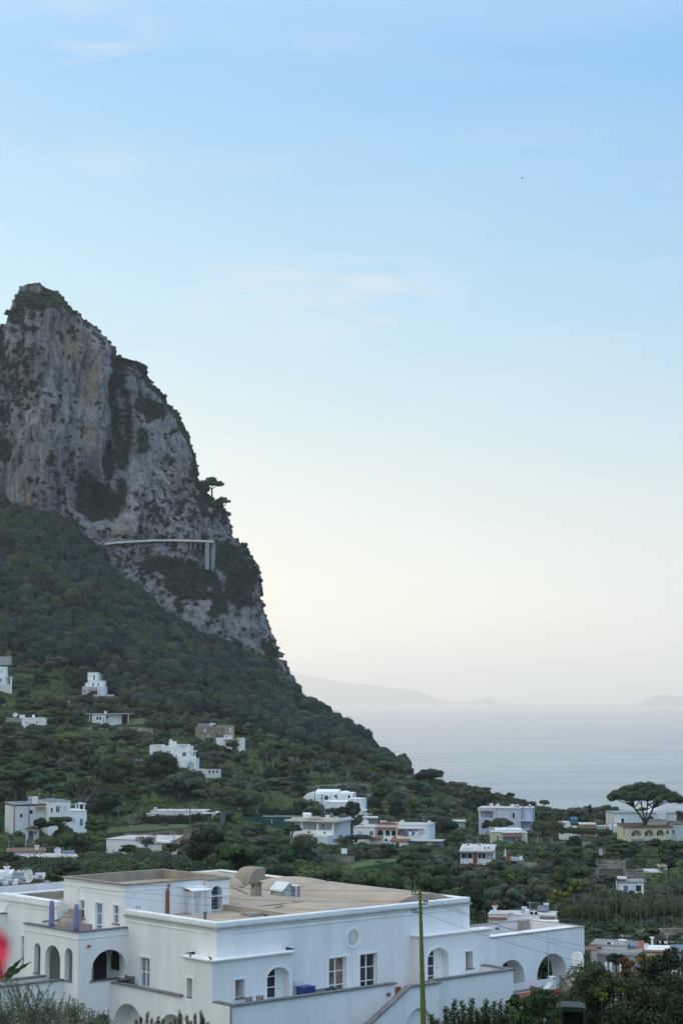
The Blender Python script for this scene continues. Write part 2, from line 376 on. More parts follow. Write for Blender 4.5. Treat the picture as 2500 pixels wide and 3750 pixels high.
# ------------------------------------------------------------------ the mountain: stacked plan contours, rock displaced in 3-D
S = 1.5944
silR = [(128,1047),(150,1050),(172,1062),(207,1071),(239,1100),(263,1132),(311,1164),(359,1196),(391,1236),(418,1292),(431,1325),(436,1334),(520,1344),(537,1368),(560,1418),(590,1435),(630,1483),(662,1515),(682,1570),
        (702,1626),(721,1690),(726,1745),(740,1790),(765,1815),(800,1850),(829,1865),(845,1929),(856,1969),(885,1985),(917,2025),(952,2081),(961,2152),(965,2224),(985,2280),(1012,2352),(1044,2423),(1076,2487),(1105,2560),(1110,2640),(1110,2720)]
silL = [(128,1047),(80,1060),(50,1115),(38,1150),(22,1190),(6,1206),(-30,1222),(-90,1260),(-200,1320),(-500,1420),(-1200,1560),(-3600,1750)]
def yfront(z):
    return np.where(z > 85, 1000 + (z - 85) * 0.10, 997.5 - (85 - z) * 0.72)
zt = at(128, 1052, 1024).z
zr = np.concatenate([np.arange(-60, 20, 3.0), np.arange(20, zt - 3, 0.75), [zt - 2.2, zt - 1.4, zt - 0.6, zt - 0.2]])
def _sy(a, q): z0 = at(a, q, 1030).z; return float(yfront(np.array(z0))) + float(np.interp(q, [1040, 1200, 1350], [6, 14, 50]))
Rz = np.array([at(a, q, _sy(a, q)).z for a, q in silR]); Rx = np.array([at(a, q, _sy(a, q)).x for a, q in silR])
Lz = np.array([at(a, q, 1025).z for a, q in silL]); Lx = np.array([at(a, q, 1025).x for a, q in silL])
o_ = np.argsort(Rz); XR = np.interp(zr, Rz[o_], Rx[o_]); o_ = np.argsort(Lz); XL = np.interp(zr, Lz[o_], Lx[o_], left=-560)
dd = np.concatenate([np.arange(-16, -.1, .8), 90 * (1 - np.cos(np.linspace(0.0, math.pi / 2, 100))), np.arange(90.8, 240, 0.8), np.arange(243, 660, 7.0)])
nf_ = len(dd); nb_ = 26
rows = []; _k = np.ones(31) / 31; XRS = np.convolve(np.pad(XR, 15, mode='edge'), _k, 'valid')
for z, xr, xl, xs_ in zip(zr, XR, XL, XRS):
    x = np.clip(xs_ - dd, xl, xr); wd = xr - xl; r_ = min(90.0, max(2.0, (xs_ - xl) / 2)); Dp = 62 * r_ / 90
    tr_ = np.clip((r_ - (xs_ - x)) / r_, 0, 1); tl_ = np.clip((r_ - (x - xl)) / r_, 0, 1)
    yf = float(yfront(np.array(z)))
    y = yf + Dp * (2 - np.sqrt(np.maximum(0, 1 - tr_ ** 2)) - np.sqrt(np.maximum(0, 1 - tl_ ** 2)))
    tb = np.linspace(0, 1, nb_)[1:-1]
    xb = xl + (xr - xl) * tb; yb = max(y[0], y[-1]) + np.sin(tb * math.pi) * (20 + 120 * min(1, wd / 300))
    rows.append(np.stack([np.concatenate([x, xb]), np.concatenate([y, yb]), np.full(nf_ + nb_ - 2, z)], 1))
RW = np.array(rows); nr, nc = RW.shape[:2]
X, Y_, Z = RW[..., 0].copy(), RW[..., 1].copy(), RW[..., 2].copy()
def topx(x, y, z):
    f = y * CT + z * ST; u = z * CT - y * ST
    return CX + F * x / f, CY - F * u / f
PX, PY = topx(X, Y_, Z)
# outward direction in plan
dx = np.roll(X, -1, 1) - np.roll(X, 1, 1); dy = np.roll(Y_, -1, 1) - np.roll(Y_, 1, 1); ln = np.hypot(dx, dy) + 1e-6
ox, oy = -dy / ln, dx / ln
cxm = X.mean(1, keepdims=True); cym = Y_.mean(1, keepdims=True)
sg = np.sign((ox * (X - cxm) + oy * (Y_ - cym)).sum(1, keepdims=True)); ox *= sg; oy *= sg
def blob(cx, cy, rx, ry, ang=0.0):
    a = R(ang); ux = (PX - cx * S) / S + WX * min(1, rx / 30); uy = (PY - cy * S) / S + WY * min(1, ry / 30)
    p = ux * math.cos(a) + uy * math.sin(a); q = -ux * math.sin(a) + uy * math.cos(a)
    return np.exp(-((p / rx) ** 2 + (q / ry) ** 2))
WX = 16 * fbm(X / 9, Y_ / 9, Z / 9, 3, 201); WY = 18 * fbm(X / 9, Y_ / 9, Z / 9, 3, 202)
narrow = sstep(4, 70, (X.max(1) - X.min(1)))[:, None]
front = (np.arange(nc) < nf_)[None, :] * 1.0
d = 9 * fbm(X / 55, Y_ / 55, Z / 110, 3, 1) + 4.0 * fbm(X / 17, Y_ / 17, Z / 60, 3, 2)
rid = 1 - np.abs(fbm(X / 8 + Z / 90, Y_ / 8, Z / 42, 4, 3)) * 3.0
d += 3.0 * rid + 1.0 * fbm(X / 2.4, Y_ / 2.4, Z / 12, 3, 4) - 2.0 * sstep(.1, .5, fbm(X / 4, Y_ / 4, Z / 26, 3, 8)) + 2.2 * np.abs(fbm(X / 14, Y_ / 14, Z / 70, 2, 14))
st_ = Z / 9 + 1.5 * fbm(X / 30, Y_ / 30, Z / 30, 2, 9)
d += 0.3 * np.abs((st_ - np.floor(st_)) - 0.5) * 2 * (0.5 + fbm(X / 12, Y_ / 12, Z / 12, 2, 6))
gully = np.maximum.reduce([blob(287, 880, 16, 75), blob(300, 980, 15, 60), blob(322, 1000, 7, 70, 0) * 0.5, blob(280, 1060, 22, 50), blob(235, 1150, 62, 52, -10)])
d -= 17 * gully * narrow
d += 7 * blob(400, 1060, 60, 110) + 6 * blob(110, 950, 70, 180) + 5 * blob(235, 900, 25, 120)
d -= 4 * blob(160, 800, 28, 45) + 4 * blob(212, 880, 20, 60) + 3.5 * blob(205, 1010, 28, 30) + 3 * blob(175, 1040, 10, 60)
d = d * (0.25 + 0.75 * narrow)
road_z = at(600, 1975, 1000).z
rd = blob(360, 1236, 140, 9); d -= 2.0 * np.clip(rd, 0, 1)
X = X + ox * d; Y_ = Y_ + oy * d; Zd = Z + 1.5 * fbm(X / 6, Y_ / 6, Z / 6, 3, 12) * front
# keep the skyline where the ridge really is
PX2, PY2 = topx(X, Y_, Z)
mx_ = PX2.max(1); tgt = np.interp(Z[:, 0], Rz[o_ * 0 + np.arange(len(Rz))[::-1][:len(Rz)]] if False else np.sort(Rz), np.array([a for _, a in sorted(zip(Rz, [q[0] for q in silR]))]))
sh = (tgt - mx_) * 1050 / 6834.0
k_ = np.ones(9) / 9; sh = np.convolve(np.pad(sh, 4, mode='edge'), k_, 'valid')
wgt = np.clip(1 - (X.max(1, keepdims=True) - X) / 120, 0, 1)
X = X + sh[:, None] * wgt
V = np.stack([X, Y_, Zd], -1).reshape(-1, 3)
jj = np.arange(nc); a_ = (np.arange(nr - 1)[:, None] * nc + jj[None, :]).ravel(); b_ = (np.arange(nr - 1)[:, None] * nc + np.roll(jj, -1)[None, :]).ravel()
MF = np.stack([b_, a_, a_ + nc, b_ + nc], 1)
# normals for the planting rule
P3 = V.reshape(nr, nc, 3); du = np.roll(P3, -2, 1) - np.roll(P3, 2, 1); dv = np.gradient(P3, axis=0)
nn = np.cross(du, dv); nn /= (np.linalg.norm(nn, axis=-1, keepdims=True) + 1e-9); upn = np.abs(nn[..., 2])
PX, PY = topx(X, Y_, Zd); fx_, fy_ = PX / S, PY / S
big = fbm(X / 20, Y_ / 20, Z / 24, 4, 31); fine = fbm(X / 5, Y_ / 5, Z / 6, 3, 32)
rightedge = np.interp(fy_, [q[1] / S for q in silR], [q[0] / S for q in silR]) - fx_
lowz = sstep(1235, 1255, fy_) * sstep(230, 470, fx_ + (fy_ - 1250) * 0.0)
veg = np.maximum.reduce([gully * 1.3, blob(235, 1150, 70, 55, -10) * 1.2, blob(95, 690, 60, 22) * 1.3, blob(40, 725, 25, 20), blob(5, 800, 12, 60), blob(10, 1040, 26, 45),
                         blob(30, 840, 22, 12), blob(75, 755, 28, 12), blob(120, 1190, 30, 30) * .6, blob(115, 1060, 12, 22), blob(470, 1150, 22, 40) * 1.2, blob(350, 940, 45, 32, 25) * 1.1,
                         blob(330, 1010, 14, 40), blob(520, 1270, 36, 40) * 1.1, blob(550, 1350, 40, 90) * 0.9, blob(430, 1340, 60, 50) * 0.8, blob(380, 1420, 60, 40, 30) * .5, blob(350, 1300, 40, 30) * .6, blob(620, 1510, 40, 90) * 0.9,
                         blob(500, 1400, 40, 60) * .8, blob(660, 1620, 60, 60), sstep(30, 2, rightedge) * (0.95 - .35 * sstep(1340, 1420, fy_)) * (0.55 + 0.45 * np.sign(big + 0.1)), sstep(0.6, 0.85, upn) * 0.8 * np.clip(sstep(60, 15, rightedge) + sstep(720, 690, fy_), 0, 1)])
veg = veg + 0.4 * big + 0.35 * fine
veg = np.maximum(veg, sstep(0.22, 0.36, fbm(X / 1.9, Y_ / 1.9, Z / 2.4, 2, 44) + 0.55 * fbm(X / 30, Y_ / 30, Z / 34, 2, 45)) * 0.85)
veg = np.where(fy_ > 1258, veg + .20 - .30 * sstep(1370, 1440, fy_), veg); veg = np.maximum(veg, 1.1 * np.maximum.reduce([blob(283, 870, 11, 60), blob(296, 960, 11, 70), blob(282, 1050, 16, 50), blob(345, 935, 38, 20, 40), blob(470, 1140, 14, 50), blob(322, 1010, 11, 40)]))
vegm = sstep(0.50, 0.62, veg)
och = np.maximum.reduce([blob(160, 795, 32, 42), blob(210, 880, 22, 60), blob(205, 1000, 28, 35), blob(75, 1130, 25, 60) * .8, blob(90, 1020, 25, 60) * .5, blob(395, 1090, 30, 30) * .8, blob(60, 880, 20, 50) * .6,
                         blob(105, 960, 30, 40) * .5, blob(390, 1200, 60, 20) * .5, blob(280, 1225, 20, 15) * .7]) + 0.35 * fbm(X / 11, Y_ / 11, Z / 30, 3, 50)
och = np.clip(och, 0, 1)[..., None]
g1 = (0.5 + 0.5 * fbm(X / 3.0, Y_ / 3.0, Z / 26, 4, 60))[..., None]; g2 = (0.5 + 0.5 * fbm(X / 25, Y_ / 25, Z / 25, 3, 61))[..., None]
g3 = (0.5 + 0.5 * fbm(X / 1.6, Y_ / 1.6, Z / 3.0, 3, 62))[..., None]; stk = sstep(.05, .45, fbm(X / 2.2, Y_ / 2.2, Z / 30, 3, 63) + .5 * fbm(X / 18, Y_ / 18, Z / 22, 2, 64))[..., None]
rock = np.array([0.30, 0.297, 0.30]) * (0.6 + 0.7 * g1) * (0.75 + 0.5 * g2) * (.70 + .6 * g3) * (1 - .42 * stk)
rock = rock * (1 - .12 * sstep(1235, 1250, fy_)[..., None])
rock = rock * (1 - och * 0.75) + och * 0.75 * np.array([0.36, 0.26, 0.185]) * (0.7 + 0.5 * g1)
vg = np.array([0.022, 0.030, 0.016]); colm = rock * (1 - vegm[..., None]) + vg * vegm[..., None]
m, t, n, l, b = newmat('limestone_cliff')
b.inputs['Roughness'].default_value = 0.95; b.inputs['Specular IOR Level'].default_value = 0.1
at_ = n.new('ShaderNodeAttribute'); at_.attribute_name = 'col'; tcn = n.new('ShaderNodeTexCoord')
mpn = n.new('ShaderNodeMapping'); mpn.inputs['Scale'].default_value = (1, 1, 0.35); l.new(tcn.outputs['Object'], mpn.inputs[0])
q = n.new('ShaderNodeTexNoise'); q.inputs['Scale'].default_value = 1.1; q.inputs['Detail'].default_value = 10; q.inputs['Roughness'].default_value = 0.72; l.new(mpn.outputs[0], q.inputs['Vector'])
rp = n.new('ShaderNodeValToRGB'); l.new(q.outputs['Fac'], rp.inputs[0]); e = rp.color_ramp.elements
e[0].position = 0.36; e[0].color = (0.42, 0.42, 0.46, 1); e[1].position = 0.62; e[1].color = (1.2, 1.19, 1.17, 1); x = e.new(0.44); x.color = (0.88, 0.88, 0.89, 1)
mm = n.new('ShaderNodeMix'); mm.data_type = 'RGBA'; mm.blend_type = 'MULTIPLY'; mm.inputs['Factor'].default_value = 1.0
mp3 = n.new('ShaderNodeMapping'); mp3.inputs['Scale'].default_value = (1, 1, 0.13); l.new(tcn.outputs['Object'], mp3.inputs[0])
q3 = n.new('ShaderNodeTexNoise'); q3.inputs['Scale'].default_value = 0.17; q3.inputs['Detail'].default_value = 7; q3.inputs['Roughness'].default_value = 0.6; q3.inputs['Distortion'].default_value = 0.6; l.new(mp3.outputs[0], q3.inputs['Vector'])
sb3 = n.new('ShaderNodeMath'); sb3.operation = 'SUBTRACT'; l.new(q3.outputs['Fac'], sb3.inputs[0]); sb3.inputs[1].default_value = .5; ab3 = n.new('ShaderNodeMath'); ab3.operation = 'ABSOLUTE'; l.new(sb3.outputs[0], ab3.inputs[0])
mr3 = n.new('ShaderNodeMapRange'); mr3.inputs[2].default_value = .022; mr3.inputs[3].default_value = .38; mr3.inputs[4].default_value = 1.04; l.new(ab3.outputs[0], mr3.inputs[0])
sc3 = n.new('ShaderNodeVectorMath'); sc3.operation = 'SCALE'; l.new(at_.outputs['Color'], sc3.inputs[0]); l.new(mr3.outputs[0], sc3.inputs['Scale']); l.new(sc3.outputs[0], mm.inputs['A']); l.new(rp.outputs[0], mm.inputs['B']); l.new(mm.outputs['Result'], b.inputs['Base Color'])
bp = n.new('ShaderNodeBump'); bp.inputs['Distance'].default_value = 2.4; bp.inputs['Strength'].default_value = 1.0; l.new(q.outputs['Fac'], bp.inputs['Height']); l.new(bp.outputs[0], b.inputs['Normal'])
MROCK = m
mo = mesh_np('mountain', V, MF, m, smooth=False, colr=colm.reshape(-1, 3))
tag(mo, 'steep grey limestone mountain with dark scrub in its gullies', 'mountain', kind='structure')
def cliff_at(px, py, back=0.0):
    q = (PX[:, :nf_] - px) ** 2 + (PY[:, :nf_] - py) ** 2; near_ = q < max(9.0, q.min() * 1.5); return float(P3[:, :nf_, 1][near_].min()) + back
# higher massif carrying on unseen to the left, raised to block the sun
mX, mY = np.meshgrid(np.linspace(-1500, -260, 60), np.linspace(900, 2300, 60))
mZ = 560 * np.exp(-((mX + 900) / 420) ** 2 - ((mY - 1500) / 380) ** 2) + 12 * fbm(mX / 90, mY / 90, 0 * mX, 4, 71) - 60 * sstep(-420, -260, mX) - 20
ia = (np.arange(59)[:, None] * 60 + np.arange(59)[None, :]).ravel()
tag(mesh_np('unseen_hills', np.stack([mX.ravel(), mY.ravel(), mZ.ravel()], 1), np.stack([ia, ia + 1, ia + 61, ia + 60], 1), MROCK, smooth=True,
            colr=np.tile(np.array([0.09, 0.10, 0.06]), (3600, 1))), 'unseen wooded massif left of the peak, raised to block the sun', 'hill', kind='structure')

# ------------------------------------------------------------------ the air
def build_haze():
    m = bpy.data.materials.new('haze_air'); m.use_nodes = True; t = m.node_tree
    for x in list(t.nodes):
        if x.type == 'BSDF_PRINCIPLED': t.nodes.remove(x)
    v = t.nodes.new('ShaderNodeVolumePrincipled'); v.inputs['Density'].default_value = 0.000075; v.inputs['Color'].default_value = (0.99, 0.985, 0.965, 1)
    v.inputs['Anisotropy'].default_value = 0.3
    t.links.new(v.outputs[0], t.nodes['Material Output'].inputs['Volume'])
    mb = MB(); mb.box(-42000, 42000, -42000, 42000, SEA - 31, 460); o = mb.build('haze', m); tag(o, 'pale sea haze', 'haze', kind='stuff')
build_haze()

# ================================================================== THE WHITE VILLA
VA = R(48.6); UV = Vector((math.sin(VA), math.cos(VA), 0)); VV = Vector((-math.cos(VA), math.sin(VA), 0))
VO = at(794, 3378, 110.0); VZ = 9.3                       # villa frame: corner of the roof parapet; u along the long front, v along the left side
def _ray(px, py):
    r = (px - CX) / F; u = (CY - py) / F; return Vector((r, CT - u * ST, ST + u * CT))
def _loc(p): d = p - VO; return (d.dot(UV), d.dot(VV), d.z)
def pv(p, v0): d = _ray(*p); return _loc(d * ((v0 + VO.dot(VV)) / d.dot(VV)))
def pu(p, u0): d = _ray(*p); return _loc(d * ((u0 + VO.dot(UV)) / d.dot(UV)))
def pz(p, z0): d = _ray(*p); return _loc(d * ((z0 + VO.z) / d.z))
def zA(x, y): return x/3.136, 3150+y/3.136
def zB(x, y): return 450+x/3.136, 3150+y/3.136
def zC(x, y): return 900+x/3.136, 3150+y/3.136
def zD(x, y): return 1350+x/3.136, 3150+y/3.136
def zE(x, y): return 1800+x/3.136, 3150+y/3.136
VBASE = VO - Vector((0, 0, VZ)); VROT = math.atan2(UV.y, UV.x)
villa = empty('white_villa', VBASE, VROT, 'large white villa with beige vaulted roof and walled terraces in the foreground', 'villa')
def vb(mb, name, m, parent=villa, smooth=False, bevel=0.0):
    "build from villa coordinates (z = 0 at the roof parapet)"
    mb.v = [(p[0], p[1], p[2] + VZ) for p in mb.v]; return mb.build(name, m, parent, smooth, bevel)
def vthing(name, uvz, label, cat, group=None, rz=0.0):
    p = VO + UV * uvz[0] + VV * uvz[1] + Vector((0, 0, uvz[2])); return empty(name, p, VROT + rz, label, cat, group)
GZ0 = -9.9
wallM = MB(); rectw = []
# --- window and door parts -------------------------------------------------
def window(ax, c, s0, s1, z0, z1, depth=0.16, nc_=2, nr_=3, glass=None, parent=villa, surround=0.12, name='window', zo=True):
    mb = MB(); g = MB(); fw = 0.055
    def bx(a0, a1, t0, t1, b0, b1):
        if ax == 'v': mb.box(a0, a1, c + t0, c + t1, b0, b1)
        else: mb.box(c + t0, c + t1, a0, a1, b0, b1)
    if surround:
        sw = surround
        for (a0, a1, b0, b1) in ((s0 - sw, s0 - .003, z0 - .02, z1 + sw), (s1 + .003, s1 + sw, z0 - .02, z1 + sw), (s0 - .002, s1 + .002, z1 + .003, z1 + sw)):
            bx(a0, a1, -0.045, 0.01, b0, b1)
    t0, t1 = depth - 0.07, depth - 0.01
    bx(s0, s0 + fw, t0, t1, z0, z1); bx(s1 - fw, s1, t0, t1, z0, z1); bx(s0 + fw, s1 - fw, t0, t1, z1 - fw, z1); bx(s0 + fw, s1 - fw, t0, t1, z0, z0 + fw)
    for i in range(1, nc_):
        x = s0 + (s1 - s0) * i / nc_; bx(x - .04, x + .04, t0 - .01, t1 + .002, z0 + fw, z1 - fw)
    for i in range(1, nr_):
        z = z0 + (z1 - z0) * i / nr_
        for k in range(nc_):
            xa = s0 + (s1 - s0) * k / nc_ + (.042 if k else fw); xb = s0 + (s1 - s0) * (k + 1) / nc_ - (.042 if k < nc_ - 1 else fw)
            bx(xa, xb, t0, t1, z - .025, z + .025)
    f = vb(mb, name, MWc, parent)
    q = rect(s0, s1, z0, z1)
    g.add([(p[0], c + depth - .03, p[1]) if ax == 'v' else (c + depth - .03, p[0], p[1]) for p in q], [(0, 1, 2, 3)])
    vb(g, 'pane', glass or MGLD, f)
    return f
def archtrim(ax, c, x0, x1, z0, z1, wd=0.13, rise=None, parent=villa):
    a = arch(x0, x1, z0, z1, 14, rise); b = arch(x0 - wd, x1 + wd, z0, z1 + wd, 14, (rise or (x1-x0)/2) + wd)
    ia = [a[0]] + a[:1:-1] + [a[1]]; ib = [b[0]] + b[:1:-1] + [b[1]]
    mb = MB(); n = len(ia)
    P = lambda p, t: (p[0], c + t, p[1]) if ax == 'v' else (c + t, p[0], p[1])
    vs = [P(p, -.04) for p in ia] + [P(p, -.04) for p in ib] + [P(p, .01) for p in ia] + [P(p, .01) for p in ib]
    fs = []
    for i in range(n - 1):
        fs += [(i, i+1, n+i+1, n+i), (2*n+i, 2*n+i+1, i+1, i), (n+i, n+i+1, 3*n+i+1, 3*n+i)]
    mb.add(vs, fs); return vb(mb, 'door_surround', MWc, parent)
# --- main block -----------------------------------------------------------
U1, VB_ = 20.85, 26.5; T = 0.42
mw = MB()
wins = [(8.62, 10.05, -5.35, -2.86), (11.18, 12.62, -5.35, -2.86)]
rc = (10.62, -1.76, .50)
circ = [(rc[0] + rc[2] * math.cos(-2*math.pi*k/24), rc[1] + rc[2] * math.sin(-2*math.pi*k/24)) for k in range(24)]
outer = rect(0, U1, GZ0, -0.02)
mw.wall('v', 0, outer, [rect(*a) for a in wins], 0.32)
mw.wall('v', 0.001, [(rc[0]-.6, rc[1]-.6), (rc[0]-.55, rc[1]-.6), (rc[0]-.55, rc[1]-.55)], [], 0.1) if False else None
lw = (6.56, 7.60, -5.35, -2.75)
mw.wall('u', 0, rect(0, 9.3, GZ0, -0.02), [rect(*lw)], 0.30)
vb(mw, 'wall', MW)
ml = MB()                                                  # the far sides of the block
ml.add([(U1, 0, GZ0), (U1, VB_, GZ0), (U1, VB_, -.02), (U1, 0, -.02)], [(0, 1, 2, 3)]); ml.add([(0, VB_, GZ0), (U1, VB_, GZ0), (U1, VB_, -.02), (0, VB_, -.02)], [(0, 3, 2, 1)])
vb(ml, 'wall', MW)
for a, g_ in zip(wins, (mat('tan_painted_glow_glass', (.30, .235, .15), .12, .3, 1.2, spec=.7, c2=(.05, .045, .04)), MGLD)): window('v', 0, *a, depth=.30, glass=g_)  # tan in the first pane's colour stands in for the lit room
window('u', 0, *lw, depth=.16, glass=MGLB)
# the round window: a raised ring and a shallow dish set proud of the wall
mr_ = MB(); n_ = 28; prof = [(.66, 0.0), (.66, -.05), (.50, -.05), (.47, 0.0), (.47, -0.01)]
vs = []; fs = []
for r_, t_ in prof:
    for k in range(n_): vs.append((rc[0] + r_ * math.cos(2*math.pi*k/n_), t_ - .004, rc[1] + r_ * math.sin(2*math.pi*k/n_)))
for i in range(len(prof) - 1):
    for k in range(n_): a = i*n_+k; c_ = i*n_+(k+1) % n_; fs.append((a, c_, c_+n_, a+n_))
mr_.add(vs, fs); rwin = vb(mr_, 'round_window', MWc)
md = MB(); md.add([(rc[0] + .47*math.cos(2*math.pi*k/n_), -.012, rc[1] + .47*math.sin(2*math.pi*k/n_)) for k in range(n_)], [tuple(range(n_))[::-1]])
vb(md, 'pane', mat('pale_plaster_niche', (0.60, 0.61, 0.53), 0.9, 0.1, 2), rwin)
# parapet with a soft white cap, tiled drip line and a shallow moulding under it
mp_ = MB(); hz = .62
def capbar(mb, u0, u1, v0, v1, z0, z1, ch=.06):
    mb.box(u0, u1, v0, v1, z0, z1 - ch); mb.add([(u0, v0, z1-ch), (u1, v0, z1-ch), (u1, v1, z1-ch), (u0, v1, z1-ch), (u0+ch, v0+ch, z1), (u1-ch, v0+ch, z1), (u1-ch, v1-ch, z1), (u0+ch, v1-ch, z1)],
        [(4,5,6,7), (0,1,5,4), (1,2,6,5), (2,3,7,6), (3,0,4,7)])
capbar(mp_, -.04, U1 + .04, -.04, T, -.30, 0.0)
capbar(mp_, -.038, T, T, 9.27, -.30, -.003); capbar(mp_, U1 - .32, U1 + .04, T, VB_, -.30, -0.05, .04); capbar(mp_, 8.3, U1 - .32, VB_ - .3, VB_, -.30, -.05, .04)
pp = vb(mp_, 'parapet', MW, bevel=.03)
md = MB(); md.box(-.15, U1 + .15, -.15, 0.0, -.40, -.345); md.box(-.15, 0, 0, 9.28, -.40, -.345)
for k in range(19): u = .5 + k * 1.13; md.box(u, u + .10, -.20, -.02, -.345, -.325)
for k in range(13): v = .4 + k * .68; md.box(-.20, -.02, v, v + .07, -.345, -.325)
vb(md, 'cornice', mat('grey_drip_tile', (0.33, 0.32, 0.30), .8, .2, 2), pp)
md = MB(); md.box(-.10, U1 + .10, -.10, 0, -.47, -.402); md.box(-.10, 0, 0, 9.28, -.47, -.402)
md.box(1.0, 19.6, -.045, 0, -.73, -.69); md.box(-.045, 0, .7, 9.25, -.73, -.69)
for k in range(8):
    t0 = math.pi/2 * k/8; t1 = math.pi/2 * (k+1)/8
    md.bar((19.6 + .55*math.sin(t0), -.02, -1.25 + .54*math.cos(t0)), (19.6 + .55*math.sin(t1), -.02, -1.25 + .54*math.cos(t1)), .045)
md.box(20.15, 20.2, -.045, 0, -2.0, -1.25)
vb(md, 'moulding', MW, pp)
# --- roof -----------------------------------------------------------------
mf = MB(); mf.box(T, U1 - .32, T, VB_ - .3, -.75, -.60); roof = vb(mf, 'roof', MROOF)
mf = MB(); mf.box(7.45, 14.9, T + .003, 21, -.597, -.26); vb(mf, 'roof_platform', MROOF, roof)
mf = MB(); mf.box(U1 - .40, U1 - .322, T, VB_ - .3, -.597, -.12); vb(mf, 'roof_edge', MROOFD, roof)
def vault(u0, u1, v0, v1, z0, rise, ends=True, n=20, dome=0.0):
    mb = MB(); vs = []; fs = []; cu, hu = (u0+u1)/2, (u1-u0)/2; mrows = 14
    for j in range(mrows + 1):
        v = v0 + (v1 - v0) * j / mrows; e = abs(2 * j / mrows - 1); kd = math.sqrt(max(0, 1 - e ** 2.4)) if dome else 1
        for i in range(n + 1):
            a = math.pi * i / n; vs.append((cu - hu * math.cos(a), v, z0 + rise * (math.sin(a) ** .85) * (1 - dome + dome * kd)))
    for j in range(mrows):
        for i in range(n): a = j*(n+1)+i; fs.append((a, a+1, a+n+2, a+n+1))
    if ends and not dome: fs += [tuple(range(n + 1)), tuple(mrows*(n+1) + i for i in range(n, -1, -1))]
    mb.add(vs, fs); o = vb(mb, 'roof_vault', MROOF, roof, smooth=True)
    if not dome:
        md = o.modifiers.new('split', 'EDGE_SPLIT'); md.split_angle = R(50)
vault(15.05, 20.35, 1.0, 10.75, -.6, .95)
vault(15.0, 20.4, 10.9, 17.2, -.6, 1.08, dome=.85)
vault(9.2, 20.2, 18.2, 26.0, -.6, .95, dome=.8)
vault(9.4, 14.7, 1.2, 6.0, -.27, .32, dome=.5)
vault(8.0, 13.5, 6.6, 12.0, -.27, .28, dome=.8)
for a_, b_ in (((8.6, 5.2, -.2), (14.6, 6.4, -.2)), ((1.2, 3.2, -.57), (6.8, 3.4, -.57)), ((12.5, 12.8, -.2), (14.7, 17.5, -.2))): mb = MB(); mb.tube([a_, b_], .045, 6); vb(mb, 'roof_pipe', MROOFD, roof)
for u_, v_ in ((3.4, 5.6), (9.6, 14.2), (5.6, 2.4)): mb = MB(); mb.lathe([(.09, 0), (.09, .38), (.15, .4), (.15, .46)], (u_, v_, -.6 if u_ < 7 else -.26), 8); vb(mb, 'vent_pipe', MCOP, roof)
# stair hump with a curved back
hp = pz(zC(222, 322), -.6); h_u, h_v = hp[0], hp[1]
hl = pv(zC(28, 290), h_v)[0]; ht = pv(zC(222, 85), h_v)[2]
prof = [(h_u, -.6), (h_u, ht)] + [(h_u - (h_u - hl) * (.25 + .75 * math.sin(a)), -.6 + (ht + .6) * (.02 + .98 * math.cos(a) ** .8)) for a in [math.pi/2 * k / 9 for k in range(1, 9)]] + [(hl, -.6)]
mh = MB(); mh.prism(prof, h_v, h_v + 1.7, 'y'); vb(mh, 'roof_stair_hood', MROOFD, roof)
# chimney with slots and a mossy cap
cp = pz(zC(118, 458), -.27); cu_, cv_ = cp[0], cp[1]; cz = pv(zC(105, 262), cv_)[2]
mc = MB(); mc.box(cu_-.26, cu_+.26, cv_-.26, cv_+.26, -.3, cz - .30)
for sx in (-1, 1):
    for sy in (-1, 1): mc.box(cu_ + sx*.19 - .07, cu_ + sx*.19 + .07, cv_ + sy*.19 - .07, cv_ + sy*.19 + .07, cz - .30, cz - .05)
mc.box(cu_ - .06, cu_ + .06, cv_-.25, cv_+.25, cz - .30, cz - .05); ch = vb(mc, 'chimney', MROOFD, roof)
mc = MB(); mc.box(cu_-.34, cu_+.34, cv_-.34, cv_+.34, cz - .05, cz + .03); mc.box(cu_-.2, cu_+.2, cv_-.3, cv_+.3, cz + .03, cz + .10)
vb(mc, 'chimney_cap', mat('lichen_cap', (0.24, 0.22, 0.13), .95, .3, 6), villa) if False else vb(mc, 'chimney_vent', mat('lichen_cap', (0.24, 0.22, 0.13), .95, .3, 6), roof)
vt = pz(zC(620, 515), -.2); mc = MB(); mc.box(vt[0]-.35, vt[0]+.35, vt[1]-.2, vt[1]+.3, -.35, .02); mc.box(vt[0]-.45, vt[0]-.36, vt[1]-.25, vt[1]+.3, -.35, -.05); vb(mc, 'roof_vent', MROOFD, roof)
mc = MB(); mc.box(vt[0]-.12, vt[0]+.28, vt[1]-.206, vt[1]-.19, -.16, -.02); vb(mc, 'roof_vent_hole', MWOOD, roof)
vt = pz(zC(160, 640), -.6); mc = MB(); mc.box(vt[0]-.8, vt[0]+.3, vt[1]-.1, vt[1]+.9, -.6, -.42); vb(mc, 'roof_step', MROOFD, roof)
